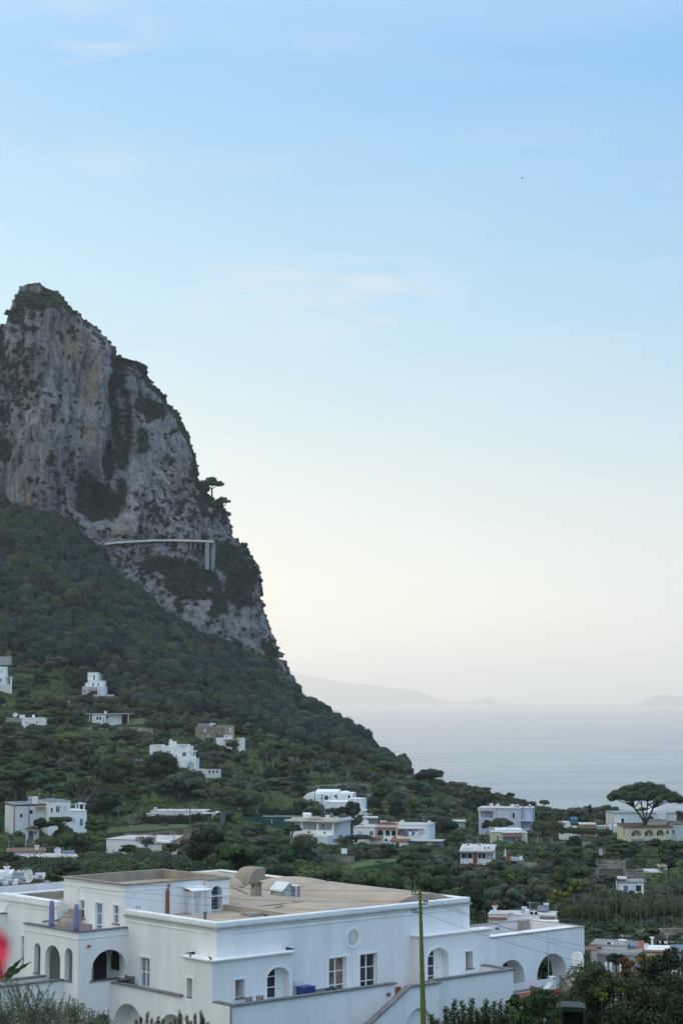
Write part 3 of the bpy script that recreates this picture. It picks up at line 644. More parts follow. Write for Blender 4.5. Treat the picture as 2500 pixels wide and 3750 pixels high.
# glass skylight shaped like a small gable house, and the air-conditioning unit beside it
sk = pz(zC(432, 445), -.22); a0 = pz(zC(335, 435), -.22); wv = a0[1] - sk[1]
s_u, s_v = sk[0], sk[1]; sw_ = .95; sdp = 1.15
MGLC = mat('white_roof_glass', (0.62, 0.68, 0.70), .25, .05, 2, spec=.7)
skt = vthing('glass_skylight', (s_u + .45, s_v + .6, -.27), 'small gabled glass skylight on the beige villa roof', 'skylight')
def lb(mb, name, m, parent, smooth=False): return mb.build(name, m, parent, smooth)
mb = MB()
for x in (-.47, .47):
    for y in (-.6, .6): mb.box(x-.03, x+.03, y-.03, y+.03, 0, .62)
mb.box(-.5, .5, -.63, .63, .02, .14); lb(mb, 'skylight_frame', mat('rusty_frame', (0.22, .2, .17), .8, .2, 3), skt)
mb = MB(); mb.box(-.44, .44, -.57, .57, .14, .58); lb(mb, 'glass_panel', mat('pale_glass', (0.45, 0.50, 0.49), .15, .05, 2, spec=.7), skt)
mb = MB(); mb.prism([(-.62, .56), (-.60, .52), (0, 1.05), (.60, .52), (.62, .56), (0, 1.12)], -.68, .68, 'y'); lb(mb, 'glass_roof', MGLC, skt)
mb = MB(); mb.prism([(-.5, .6), (.5, .6), (0, 1.03)], -.58, .58, 'y'); lb(mb, 'gable_panel', mat('pale_glass2', (0.38, 0.42, 0.42), .15, .05, 2, spec=.7), skt)
ac = pz(zC(553, 436), -.22)
act = vthing('air_conditioner', (ac[0] + .1, ac[1] + .2, -.27), 'white air conditioning unit beside the glass skylight', 'air conditioner', rz=0.25)
mb = MB(); mb.box(-.22, .22, -.42, .42, .06, .88); mb.box(-.2, .2, -.38, -.3, 0, .06); mb.box(-.2, .2, .3, .38, 0, .06); lb(mb, 'casing', MWc, act)
mb = MB()
for k in range(9): mb.box(-.18, .18, -.435, -.422, .14 + k*.08, .19 + k*.08)
for k in range(9): mb.box(-.235, -.222, -.36, .0, .14 + k*.08, .19 + k*.08)
lb(mb, 'grille', MGLD, act)
# --- tower ----------------------------------------------------------------
TV, TB, TU, TZ = 9.3, 16.2, 7.95, 1.5
mt_ = MB()
tw = [(13.72, 14.30, -.98, .16, 2), (9.93, 10.52, -.98, .15, 2)]; td = (11.72, 12.50, -1.9, .14)
TH_ = [rect(a[0], a[1], a[2], a[3]) for a in tw] + [rect(*td)]
mt_.wall('u', 0, rect(TV, 15.02, GZ0, TZ - .12), TH_, .26)
ar = (6.50, 7.38, -.56, .96)
mt_.wall('v', TV, rect(0, 6.15, -1.2, TZ - .12), [], .2)
mt_.wall('v', TV - .28, rect(6.15, TU, -1.2, TZ - .18), [arch(*ar)], .50, back=False)
mt_.box(6.152, TU - .002, TV + .26, TB, -1.2, -.61)
mt_.add([(6.15, TV - .28, -1.2), (6.15, TV, -1.2), (6.15, TV, TZ - .12), (6.15, TV - .28, TZ - .18)], [(0, 1, 2, 3)])
mt_.add([(TU, TV - .28, -1.2), (TU, TB, -1.2), (TU, TB, TZ - .12), (TU, TV - .28, TZ - .18)], [(0, 1, 2, 3)])
mt_.add([(0, TB, -1.2), (TU, TB, -1.2), (TU, TB, TZ - .12), (0, TB, TZ - .12)], [(3, 2, 1, 0)])
mt_.add([(0, 15.02, -1.2), (0, TB, -1.2), (0, TB, TZ - .12), (0, 15.02, TZ - .12)], [(0, 1, 2, 3)])
twr = vb(mt_, 'tower_wall', MW)
for a in tw: window('u', 0, a[0], a[1], a[2], a[3], depth=.13, nc_=1, nr_=2, glass=MGLB, surround=.1)
window('u', 0, *td, depth=.13, nc_=1, nr_=3, glass=MGLB, surround=.1, name='glazed_door')
for a in tw: ms = MB(); ms.box(-.08, .2, a[0]-.12, a[1]+.12, a[2]-.06, a[2]); vb(ms, 'window_sill', MCOP)
mg = MB(); mg.add([(p[0], TV + .20, p[1]) for p in arch(*ar)], [tuple(range(len(arch(*ar))))]); gp = vb(mg, 'arched_window', MGLD)
mg = MB()
for k in range(4): x = ar[0] + .10 + k * .22; mg.box(x - .012, x + .012, TV + .15, TV + .18, -.54, .62 + .3 * math.sin(math.pi * (k + .7) / 4.4))
for k in range(5): mg.box(ar[0], ar[1], TV + .145, TV + .175, -.40 + k * .25, -.375 + k * .25)
vb(mg, 'window_grille', mat('blue_grey_bars', (.35, .42, .47), .6), gp)
mk = MB(); rim = .32
def tring(mb, u0, u1, v0, v1, z0, z1, r_):
    mb.box(u0, u1, v0, v0 + r_, z0, z1); mb.box(u0, u0 + r_, v0 + r_, v1, z0, z1); mb.box(u1 - r_, u1, v0 + r_, v1, z0, z1); mb.box(u0 + r_, u1 - r_, v1 - r_, v1, z0, z1)
tring(mk, -.1, TU + .02, TV - .08, TB + .1, TZ - .10, TZ, rim); mk.box(6.1, TU + .08, TV - .38, TV - .08, TZ - .16, TZ - .06)
vb(mk, 'tower_parapet', MROOFD)
mk = MB(); tring(mk, .01, TU - .01, TV + .01, TB - .01, .85, TZ - .102, rim - .03); vb(mk, 'tower_parapet', MROOFD)
mk = MB(); mk.box(-.07, .0, TV - .05, 15.0, TZ - .17, TZ - .122); mk.box(0, 6.1, TV - .07, TV, TZ - .17, TZ - .122); mk.box(-.035, 0, TV + .5, 14.2, 1.0, 1.04); mk.box(.7, 5.8, TV - .035, TV, 1.05, 1.09)
mk.box(-.035, 0, 14.5, 14.54, -1.5, .72); mk.bar((-.02, 14.2, 1.02), (-.02, 14.52, .72), .04); mk.box(6.15, TU + .07, TV - .35, TV - .28, .30, .36)
vb(mk, 'tower_moulding', MW)
mk = MB(); mk.box(.3, TU - .3, TV + .3, TB - .3, .82, .9); vb(mk, 'tower_roof', MROOF)
# brick pipe casing, lattice cupboard, hoop
mk = MB(); bk = pv(zB(505, 400), TV); mk.box(bk[0]-.09, bk[0]+.12, TV - .14, TV, -.6, pv(zB(505, 345), TV)[2]); pipe = vb(mk, 'brick_flue', MTERRA)
mk = MB(); mk.tube([(bk[0] + .02, TV - .07, .84), (bk[0] + .02, TV - .07, 1.0), (bk[0] + .10, TV - .1, 1.1)], .06, 8); vb(mk, 'flue_cowl', MCOP, pipe)
cab = vthing('lattice_cupboard', (5.2, TV - .5, -.60), 'white lattice cupboard against the tower wall on the villa roof', 'cupboard')
MLAT = mat('white_lattice', (.78, .80, .80), .6, .04)
def lattice(mb, ax, c, s0, s1, z0, z1, step=.12, wd=.026):
    "crossing diagonal slats inside a rectangle"
    def seg(k, sg):
        pts = []
        for (s, z) in ((s0, None), (s1, None)):
            zz = sg * (s - s0) + k
            if z0 <= zz <= z1: pts.append((s, zz))
        for zz in (z0, z1):
            s = s0 + (zz - k) / sg
            if s0 < s < s1: pts.append((s, zz))
        return pts[:2] if len(pts) >= 2 else None
    k = z0 - (s1 - s0)
    while k < z1 + (s1 - s0):
        for sg, off in ((1, 0.0), (-1, .012)):
            p = seg(k, sg)
            if p:
                P = [(q[0], c + off, q[1]) if ax == 'v' else (c + off, q[0], q[1]) for q in p]
                mb.bar(P[0], P[1], wd, wd) if (Vector(P[0]) - Vector(P[1])).length > .03 else None
        k += step
mb = MB(); x0, x1, y0, h_ = -.68, .78, -.42, 1.40
lattice(mb, 'v', y0, x0, 0.03, 0.03, h_, .19, .036); lattice(mb, 'v', y0, .07, x1, 0.03, h_, .19, .036); lattice(mb, 'u', x0, y0, .48, .03, h_, .19, .036); lb(mb, 'lattice_panel', MLAT, cab)
mb = MB()
for x in (x0, .05, x1): mb.box(x-.03, x+.03, y0-.03, y0+.03, 0, h_)
mb.box(x0-.02, x0+.02, .44, .49, 0, h_); mb.box(x0, x1, y0-.031, y0+.029, h_-.03, h_+.03); mb.box(x0, x1, y0-.031, y0+.029, 0, .05); lb(mb, 'frame', MLAT, cab)
mb = MB(); mb.add([(x0-.1, y0-.1, h_+.03), (x1+.05, y0-.1, h_+.03), (x1+.05, .49, h_+.22), (x0-.1, .49, h_+.22), (x0-.1, y0-.1, h_+.07), (x1+.05, y0-.1, h_+.07), (x1+.05, .49, h_+.26), (x0-.1, .49, h_+.26)], [(0,3,2,1),(4,5,6,7),(0,1,5,4),(1,2,6,5),(2,3,7,6),(3,0,4,7)])
lb(mb, 'lid', MWc, cab)
mb = MB(); mb.box(-.64, .74, .44, .47, 0, h_ + .02); lb(mb, 'back_panel', MWOOD, cab); mb = MB(); mb.box(-.5, -.12, 0, .3, 0, .8); mb.box(.2, .6, 0, .3, 0, .95); lb(mb, 'boiler', MWc, cab)
mk = MB(); q = pv(zB(162, 555), TV); mk.tube([(q[0]-.14, TV-.18, q[2]-.05), (q[0]-.14, TV-.18, q[2]+.12), (q[0]+.16, TV-.18, q[2]+.12), (q[0]+.16, TV-.18, q[2]-.05)], .018, 6); vb(mk, 'ladder_hoop', MCOP)
# --- left rear block ------------------------------------------------------
L3, LV0, LV1 = -1.1, 15.25, 22.2
mz = MB(); lw3 = (18.55, 19.45, -4.6, -2.5)
mz.wall('u', L3, rect(LV0, LV1, GZ0, -.02), [rect(*lw3)], .3)
mz.add([(L3, LV0, GZ0), (0, LV0, GZ0), (0, LV0, -.45), (L3, LV0, -.45)], [(0, 1, 2, 3)]); mz.add([(L3, LV1, GZ0), (8, LV1, GZ0), (8, LV1, -.02), (L3, LV1, -.02)], [(3, 2, 1, 0)])
vb(mz, 'wall', MW); window('u', L3, *lw3, depth=.13, glass=MGLB, surround=.1)
mz = MB(); capbar(mz, L3 - .06, L3 + .5, LV0 - .02, LV1 + .05, -.28, 0.06); capbar(mz, L3 + .5, 8.3, LV1 - .3, LV1 + .05, -.28, .0)
p3_ = vb(mz, 'parapet', MW, bevel=.03)
mz = MB(); mz.box(L3 - .12, L3, LV0, LV1, -.34, -.285); mz.box(L3 - .035, L3, LV0 + .1, 21.0, -.62, -.58); mz.box(L3 - .035, L3, 21.5, 21.54, -3, -.95); mz.bar((L3-.02, 21.0, -.60), (L3-.02, 21.52, -.95), .04); vb(mz, 'moulding', MW, p3_)
mz = MB(); mz.box(L3 + .5, 8.3, LV1 - .36, LV1 - .302, -.6, -.12); vb(mz, 'roof_edge', MROOFD, roof)
mz = MB(); mz.box(L3 + .06, 8.4, LV0 + .003, LV1 - .06, -.7, -.598); vb(mz, 'roof', MROOF)
mz = MB(); mz.tube([(.2, 19.2, -.6), (.35, 19.1, .0), (.5, 19.0, -.6)], .02, 5); mz.tube([(.35, 19.1, -.05), (1.2, 18.2, -.3), (2.4, 17.0, -.45)], .015, 5); vb(mz, 'roof_cable', MCOP, roof)
# porch far left
mz = MB(); mz.wall('u', -3.6, rect(21.3, 26.5, GZ0, -1.25), [arch(21.6, 22.9, -4.6, -2.3)], .35, back=False)
mz.add([(-3.6, 21.3, GZ0), (L3, 21.3, GZ0), (L3, 21.3, -1.25), (-3.6, 21.3, -1.25)], [(0, 1, 2, 3)]); mz.box(-3.3, L3, 21.4, 26.4, -1.6, -1.5); mz.box(-1.6, -1.5, 21.4, 26.4, GZ0, -1.6)
vb(mz, 'porch_wall', MW); mz = MB(); mz.box(-3.68, -3.3, 21.24, 26.5, -1.25, -1.17); mz.box(-3.3, L3, 21.24, 21.6, -1.25, -1.17); vb(mz, 'coping', MCOP)
# --- terrace pavilion with arches (left) ---------------------------------
PU, PV0, PV1, PZ = -3.58, 9.02, 15.15, -1.13
fl = MB(); la = [(13.22, 13.95, -4.05, -2.20), (10.98, 12.68, -4.6, -2.16), (9.62, 10.48, -4.12, -2.16)]
ra = arch(-2.62, -.03, -4.10, -2.34, 18, rise=1.25)
fl.wall('u', PU, rect(PV0, PV1, GZ0, PZ), [arch(*a) for a in la], .32, back=False)
bl = [pv(zA(1058, 1880), PV0)[0], pv(zA(1285, 1880), PV0)[0], pv(zA(1170, 1768), PV0)[2]]
fl.wall('v', PV0, rect(PU, 0, GZ0, PZ), [ra, arch(bl[0], bl[1], GZ0 + .4, bl[2], 16)], .32, back=False)
fl.box(PU + .3, -.001, PV0 + .3, PV1, -2.12, -2.0); fl.box(PU + .3, -.001, PV0 + .3, PV1, -5.4, -5.25)
fl.box(PU + .01, -.001, PV1 - .15, PV1, GZ0, PZ - .002)
fl.box(PU + .32, -.001, 10.95, 11.1, -5.25, -2.12)
fl.box(PU + .02, PU + .3, PV0 + .3, PV1 - .16, -2.0, PZ - .003); fl.box(PU + .3, -.002, PV0 + .02, PV0 + .3, -2.0, PZ - .003)
fl.box(PU + .04, PU + .055, PV0 + .3, PV1, GZ0, -5.3) if False else None
vb(fl, 'pavilion_wall', MW)
mz = MB(); mz.box(PU - .1, PU + .34, PV0 - .1, PV1 + .02, PZ, PZ + .06); mz.box(PU + .34, 0, PV0 - .1, PV0 + .34, PZ, PZ + .06); mz.box(-2.3, L3 + .2, PV1 - .2, PV1 + .02, PZ + .002, PZ + .062)
vb(mz, 'coping', mat('violet_grey_slate', (.16, .15, .18), .7, .2, 1.2))
mz = MB(); mz.box(PU - .035, PU, PV0, PV1, PZ - .42, PZ - .37); mz.box(PU - .035, 0, PV0 - .035, PV0, PZ - .42, PZ - .37); vb(mz, 'moulding', MW)
for a in (la[0], la[2]): mz = MB(); mz.box(PU - .06, PU + .3, a[0] - .05, a[1] + .05, a[2] - .06, a[2] + .004); vb(mz, 'window_sill', MCOP)
mz = MB(); mz.box(-2.75, -.5, PV0 - .06, PV0 + .3, -4.18, -4.10); vb(mz, 'window_sill', MCOP)
dd0 = pv(zA(1078, 1380), 10.9)[0]; dd1 = pv(zA(1222, 1380), 10.9)[0]
mz = MB(); mz.box(dd0, (dd0+dd1)/2 - .02, 10.86, 10.95, -5.25, -3.1); mz.box((dd0+dd1)/2 + .02, dd1, 10.86, 10.95, -5.25, -3.1); mz.prism(arch(dd0, dd1, -3.09, -2.7, rise=.36), 10.86, 10.95, 'y'); vb(mz, 'front_door', MWOOD)
ww = [pu(zA(1282, 1248), -.05), pu(zA(1368, 1045), -.05)]
mz = MB(); mz.prism(arch(ww[1][1], ww[0][1], ww[0][2], ww[1][2]), -.08, -.002, 'x'); vb(mz, 'shutter', MWOOD)
ql = pv(zA(1018, 988), PV0); mz = MB(); mz.prism([(-.12, 0), (.12, 0), (.08, .12), (-.08, .12)], 0, .12, 'y')
mz.v = [(p[0] + ql[0], p[1] + PV0 - .12, p[2] + ql[2] - .05) for p in mz.v]; vb(mz, 'wall_lamp', MTERRA)
# violet posts
for (bx_, tx_) in ((pz(zA(597, 765), PZ + .06), pv(zA(595, 465), pz(zA(597, 765), PZ + .06)[1])), (pz(zA(880, 812), PZ + .06), pv(zA(880, 505), pz(zA(880, 812), PZ + .06)[1]))):
    mz = MB(); hh = tx_[2] - PZ - .06; mz.lathe([(.17, 0), (.175, .3), (.16, hh - .35), (.15, hh - .12), (.12, hh - .03), (.05, hh)], (bx_[0] + .05, bx_[1] + .1, PZ + .06), 14)
    vb(mz, 'post', MVIO, smooth=True)
# steps up to the roof, jar and bench on the pavilion terrace
mz = MB()
for k in range(7): mz.box(-2.0 + k*.27, -.02, 14.0 + 0*k, 15.0, -2.0 + k*.22, -1.78 + k*.22)
vb(mz, 'roof_steps', mat('tan_steps', (.38, .31, .25), .9, .15, 2))
# --- side wall with lower arches ------------------------------------------
SU = -1.05; SZ = -4.36
a1 = (pu(zA(1305, 1882), SU)[1], pu(zB(235, 1882), SU)[1], pu(zB(60, 1648), SU)[2]); a2 = (pu(zB(415, 1882), SU)[1], pu(zB(720, 1882), SU)[1], pu(zB(565, 1768), SU)[2])
fl = MB(); fl.wall('u', SU, rect(-2.62, PV0, GZ0, SZ), [arch(min(a1[:2]), max(a1[:2]), GZ0 + .6, a1[2], 18), arch(min(a2[:2]), max(a2[:2]), GZ0 + .6, a2[2], 18)], 1.0, back=True)
fl.add([(SU + .26, 1.8, -5.4), (SU + .26, PV0, -5.4), (SU + .26, PV0, SZ), (SU + .26, 1.8, SZ)], [(3, 2, 1, 0)]); fl.box(SU + .25, -.001, 1.7, PV0, -5.45, -5.35)
vb(fl, 'terrace_wall', MW); mz = MB(); mz.box(SU - .12, SU + .32, 1.9, PV0 + .02, SZ, SZ + .075); mz.box(SU - .12, SU + .6, PV0 - .35, PV0 - .1, SZ + .077, SZ + .13) if False else None; vb(mz, 'coping', MCOP)
# --- corner bay ------------------------------------------------------------
def bay(u0, u1, v0, v1, zt_, leftholes, rightholes, hasleft=True):
    b = MB()
    if hasleft: b.wall('u', u0, rect(v0, v1, GZ0, zt_ - .1), leftholes, .45, back=False)
    b.wall('v', v0, rect(u0, u1, GZ0, zt_ - .1), [h for h, _ in rightholes], .55)
    b.add([(u1, v0, GZ0), (u1, 0, GZ0), (u1, 0, zt_ - .1), (u1, v0, zt_ - .1)], [(0, 1, 2, 3)]); b.box(u0 + .004, u1 - .004, v0 + .004, v1 if hasleft else 0, zt_ - .2, zt_ - .1)
    if hasleft: b.add([(u0, v1, GZ0), (0, v1, GZ0), (0, v1, zt_ - .1), (u0, v1, zt_ - .1)], [(3, 2, 1, 0)])
    w_ = vb(b, 'bay_wall', MW)
    c = MB(); ve = v1 if hasleft else 0
    c.box(u0 - .16, u1 + .16, v0 - .16, 0, zt_ - .07, zt_)
    if hasleft: c.box(u0 - .16, -.001, 0, v1 + .16, zt_ - .07, zt_)
    c.box(u0 - .08, u1 + .08, v0 - .08, 0, zt_ - .15, zt_ - .072)
    if hasleft: c.box(u0 - .08, -.001, 0, v1 + .08, zt_ - .15, zt_ - .072)
    vb(c, 'bay_cornice', MW)
    return w_
hl_ = rect(1.02, 1.55, -4.34, -3.24); hr_ = rect(.69, 1.40, -4.33, -3.27); ha_ = arch(3.07, 4.80, -5.35, -2.84, 16, rise=.62)
bay(-.95, 5.05, -.85, 1.86, -2.0, [hl_], [(hr_, 0), (ha_, 1)])
MIN_ = mat('beige_interior', (.42, .37, .32), .9, .08)
for (ax, c, h) in (('u', -.95, hl_), ('v', -.85, hr_)):
    s0, s1, z0, z1 = h[0][0], h[1][0], h[0][1], h[2][1]; mz = MB()
    if ax == 'u': mz.box(c + .44, c + .5, s0 - .3, s1 + .3, z0 - .3, z1 + .3)
    else: mz.box(s0 - .3, s1 + .3, c + .54, c + .6, z0 - .3, z1 + .3)
    o = vb(mz, 'window_niche', MIN_); mz = MB()
    def bx(a0, a1, t0, t1, b0, b1): mz.box(a0, a1, c+t0, c+t1, b0, b1) if ax == 'v' else mz.box(c+t0, c+t1, a0, a1, b0, b1)
    bx(s0-.14, s0-.003, -.04, .01, z0-.1, z1+.12); bx(s1+.003, s1+.14, -.04, .01, z0-.1, z1+.12); bx(s0-.002, s1+.002, -.04, .01, z1+.003, z1+.12); bx(s0-.1, s1+.1, -.05, .01, z0-.16, z0-.103)
    vb(mz, 'window_surround', MWc, o); mz = MB(); bx(s0-.06, s1+.06, -.09, .25, z0-.05, z0+.003); vb(mz, 'window_sill', MCOP, o)
def archdoor(v0, h, s0, s1, zc, ri):
    archtrim('v', v0, s0, s1, -5.3, zc, rise=ri)
    mz = MB(); yb = v0 + .55; mz.box(s0 + .42, s0 + 1.02, yb - .03, yb + .02, -5.35, zc - .02); g = vb(mz, 'door_pane', MGLD)
    mz = MB()
    for k in range(4): mz.box(s0 + .42, s0 + 1.02, yb - .06, yb - .035, -5.3 + k*.62, -5.25 + k*.62)
    mz.box(s0 + 1.02, s0 + 1.16, yb - .08, yb + .02, -5.35, zc); mz.box(s0, s0 + .42, yb - .02, yb + .02, -5.35, zc + .05); mz.box(s0 + 1.16, s1 + .1, yb - .02, yb + .02, -5.35, zc + .05); mz.box(s0 + 1.24, s0 + 1.28, yb - .05, yb - .021, -5.35, zc - .1)
    d_ = vb(mz, 'glazed_door', MWc); mz = MB(); mz.lathe([(.03, -.03), (.035, 0), (.03, .03)], (s0 + 1.4, yb - .06, -4.2), 8); vb(mz, 'handle', MCOP, d_)
archdoor(-.85, ha_, 3.07, 4.80, -2.84, .62)
mz = MB(); mz.box(4.99, 5.55, -.02, .0, -2.15, -1.72); vb(mz, 'roof_return', MW)
tri = pv(zC(425, 990), -.02); mz = MB(); mz.prism([(tri[0], -1.99), (tri[0] + .75, -1.99), (tri[0], tri[2])], -.35, -.31, 'y'); vb(mz, 'solar_flap', MGLD)
t2 = pu(zB(870, 1045), -.01); mz = MB(); mz.prism([(t2[1], -1.995), (t2[1] + 1.05, -1.995), (t2[1], t2[2])], -.3, -.27, 'x'); vb(mz, 'roof_flap', MGLD)
# --- right bay ---------------------------------------------------------------
hb_ = rect(19.57, 20.26, -4.42, -3.34); hc_ = arch(16.17, 18.07, -5.35, -2.87, 16, rise=.68)
bay(15.68, 21.85, -.85, 0, -2.0, [], [(hb_, 0), (hc_, 1)], hasleft=False)
mz = MB(); mz.add([(15.68, -.85, GZ0), (15.68, 0, GZ0), (15.68, 0, -2.1), (15.68, -.85, -2.1)], [(0, 1, 2, 3)]); mz.box(20.86, 21.84, 0, 6, GZ0, -2.2); vb(mz, 'bay_wall', MW)
archdoor(-.85, hc_, 16.17, 18.07, -2.87, .68)
mz = MB(); mz.box(19.3, 20.6, -.31, -.25, -4.7, -3.1); o = vb(mz, 'window_niche', MIN_)
mz = MB(); mz.box(19.43, 19.567, -.89, -.84, -4.5, -3.22); mz.box(20.263, 20.4, -.89, -.84, -4.5, -3.22); mz.box(19.568, 20.262, -.89, -.84, -3.337, -3.22); mz.box(19.45, 20.38, -.9, -.84, -4.56, -4.503); vb(mz, 'window_surround', MWc, o)
mz = MB(); mz.box(19.5, 20.34, -.94, -.6, -4.47, -4.417); vb(mz, 'window_sill', MCOP, o)
# --- front terraces ----------------------------------------------------------
TVF = -2.62; TZ2 = -4.38
fl = MB(); fl.wall('v', TVF, rect(-.84, 11.7, GZ0, TZ2)); fl.add([(-.84, TVF, GZ0), (-.84, -.85, GZ0), (-.84, -.85, TZ2), (-.84, TVF, TZ2)], [(0, 1, 2, 3)])
fl.box(-.58, 11.698, TVF + .26, TVF + .262, -5.4, TZ2); fl.box(-.83, 11.698, TVF + .01, -.001, -5.5, -5.38)
fl.add([(11.7, TVF, GZ0), (11.7, TVF + .26, GZ0), (11.7, TVF + .26, TZ2), (11.7, TVF, TZ2)], [(0, 1, 2, 3)])
vb(fl, 'terrace_wall', MW); mz = MB(); mz.box(-.96, 11.82, TVF - .12, TVF + .36, TZ2, TZ2 + .075); mz.box(-.96, -.5, TVF + .36, -.86, TZ2, TZ2 + .075); vb(mz, 'coping', MCOP)
for u, z in ((11.0, -5.05), (9.0, -6.9)): mz = MB(); mz.box(u, u + .3, TVF - .04, TVF, z, z + .2); vb(mz, 'wall_vent', MCOP)
# stair with sloping parapet
WV = -4.3; r0 = pv(zD(470, 1440), WV - .1); r1 = pv(zD(30, 1865), WV - .1); sl_ = (r1[2] - r0[2]) / (r1[0] - r0[0]); zl = r0[2] + sl_ * (3.2 - r0[0])
sa = (pv(zD(425, 1880), WV)[0], pv(zD(733, 1880), WV)[0], pv(zD(575, 1700), WV)[2])
fl = MB(); outer = [(3.2, GZ0), (13.85, GZ0), (13.85, TZ2 + .02), (r0[0] + .1, TZ2 + .02), (3.2, zl)]
fl.wall('v', WV, outer, [arch(sa[0], sa[1], GZ0 + .5, sa[2], 18)], 1.3, back=True)
fl.add([(p[0], WV + .26, p[1]) for p in outer], [(4, 3, 2, 1, 0)]); fl.add([(13.85, WV, GZ0), (13.85, -3.3, GZ0), (13.85, -3.3, TZ2 + .02), (13.85, WV, TZ2 + .02)], [(0, 1, 2, 3)])
vb(fl, 'stair_wall', MW)
mz = MB(); c0 = (r0[0] + .1, TZ2 + .02); mz.prism([(3.2, zl), c0, (13.97, TZ2 + .02), (13.97, TZ2 + .095), (c0[0] - .03, TZ2 + .095), (3.2, zl + .09)], WV - .12, WV + .38, 'y'); mz.box(13.5, 13.97, WV + .38, -3.4, TZ2 + .02, TZ2 + .095); vb(mz, 'coping', MCOP)
mz = MB()
for k in range(16): u = 11.4 - k * .3; mz.box(u, u + .3, WV + .27, TVF - .002, -9.8, -6.3 - k * .17)
mz.box(11.7, 13.84, WV + .27, TVF, -6, -5.38); mz.box(11.7, 15.66, TVF, -.001, -6, -5.379)
st = vb(mz, 'stair', MTERRA)
mz = MB(); mz.box(11.72, 12.9, -1.9, -1.75, -5.38, -4.75); vb(mz, 'planter_wall', MTERRA)
W9 = -3.45
fl = MB(); fl.wall('v', W9, rect(13.86, 21.3, GZ0, TZ2 + .03)); fl.add([(21.3, W9, GZ0), (21.3, -.85, GZ0), (21.3, -.85, TZ2 + .03), (21.3, W9, TZ2 + .03)], [(0, 1, 2, 3)])
fl.add([(13.86, W9 + .26, -5.4), (21.3, W9 + .26, -5.4), (21.3, W9 + .26, TZ2 + .03), (13.86, W9 + .26, TZ2 + .03)], [(3, 2, 1, 0)]); fl.add([(21.04, W9 + .26, -5.4), (21.04, -.85, -5.4), (21.04, -.85, TZ2 + .03), (21.04, W9 + .26, TZ2 + .03)], [(0, 1, 2, 3)])
fl.box(15.7, 21.28, W9 + .01, -.86, -5.5, -5.38); vb(fl, 'terrace_wall', MW)
mz = MB(); mz.box(13.98, 21.42, W9 - .12, W9 + .36, TZ2 + .03, TZ2 + .105); mz.box(20.95, 21.42, W9 + .36, -.86, TZ2 + .03, TZ2 + .105); vb(mz, 'coping', MCOP)
# walls with stone tops in front of the pavilion
for v_, e0 in ((12.72, PU), (10.72, PU)):
    fl = MB(); fl.box(-11.5, PU, v_ - .14, v_ + .14, GZ0 - 3, -4.14); vb(fl, 'garden_wall', MW); mz = MB(); mz.box(-11.5, PU - .001, v_ - .22, v_ + .22, -4.14, -4.05); vb(mz, 'coping', MCOP)

# --- things on the villa's terraces and roofs ---------------------------------
MBLUE = mat('blue_plastic', (.02, .045, .22), .45, .1, 2, spec=.5)
q = pv(zC(690, 1540), -1.2)
bn = vthing('blue_bin', (q[0] + .05, -1.1, -5.38), 'blue plastic crate on the long front terrace beside the lattice panel', 'crate')
bz = pv(zC(690, 1455), -1.1)[2] + 5.38
mb = MB(); mb.add([(-.38,-.3,0),(.38,-.3,0),(.38,.3,0),(-.38,.3,0),(-.47,-.36,bz),(.47,-.36,bz),(.47,.36,bz),(-.47,.36,bz)], [(0,3,2,1),(4,5,6,7),(0,1,5,4),(1,2,6,5),(2,3,7,6),(3,0,4,7)]); lb(mb, 'crate_body', MBLUE, bn)
mb = MB(); mb.box(-.5, .5, -.4, .4, bz + .002, bz + .05); lb(mb, 'rim', MBLUE, bn)
tr = vthing('trellis_panel', (6.2, -.12, -5.38), 'narrow white lattice panel standing by the arched terrace door', 'trellis')
mb = MB(); lattice(mb, 'v', 0, -.3, .3, .05, 1.48, .11, .03); lb(mb, 'lattice_mesh', MLAT, tr); mb = MB(); [mb.box(a-.03, a+.03, -.03, .03, 0, 1.5) for a in (-.32, .32)]; lb(mb, 'frame', MLAT, tr)
MSL = mat('reddish_slats', (.14, .075, .065), .7, .2, 3)
def terrace_chair(uv, lab, rz=0.0):
    c = vthing('slatted_chair', (uv[0], uv[1], -5.38), lab, 'chair', 'slatted chairs behind the front parapet', rz)
    mb = MB(); [mb.box(-.22, .22, -.22 + k*.09, -.16 + k*.09, .43, .455) for k in range(5)]; lb(mb, 'seat', MSL, c)
    mb = MB(); [mb.box(-.21, .21, .24, .265, .60 + k*.115, .68 + k*.115) for k in range(5)]; mb.box(-.25, -.21, .23, .27, .455, 1.18); mb.box(.21, .25, .23, .27, .455, 1.18); mb.box(-.25, .25, .23, .27, 1.18, 1.22); lb(mb, 'backrest', MSL, c)
    for sx in (-.22, .22):
        for sy in (-.2, .25): mb = MB(); mb.box(sx-.02, sx+.02, sy-.02, sy+.02, 0, .43); lb(mb, 'leg', MSL, c)
    return c
c1 = pv(zC(40, 1575), -1.75); c2 = pv(zC(160, 1565), -1.75)
terrace_chair((c1[0], -2.0), 'brown slatted chair left of the pair below the arched door', .1); terrace_chair((c2[0], -2.0), 'brown slatted chair just beside the arched door opening', -.05)
tb = vthing('terrace_table', (pv(zC(945, 1480), -1.6)[0], -1.5, -5.38), 'dark tilted table top behind the parapet below the tan window', 'table')
mb = MB(); mb.box(-.75, .75, -.45, .45, .93, .97, Matrix.Rotation(R(13), 4, 'X')); lb(mb, 'tabletop', MGLD, tb)
for sx in (-.6, .6):
    for sy in (-.35, .35): mb = MB(); mb.box(sx-.03, sx+.03, sy-.03, sy+.03, 0, .84 if sy < 0 else .99); lb(mb, 'leg', MCOP, tb)
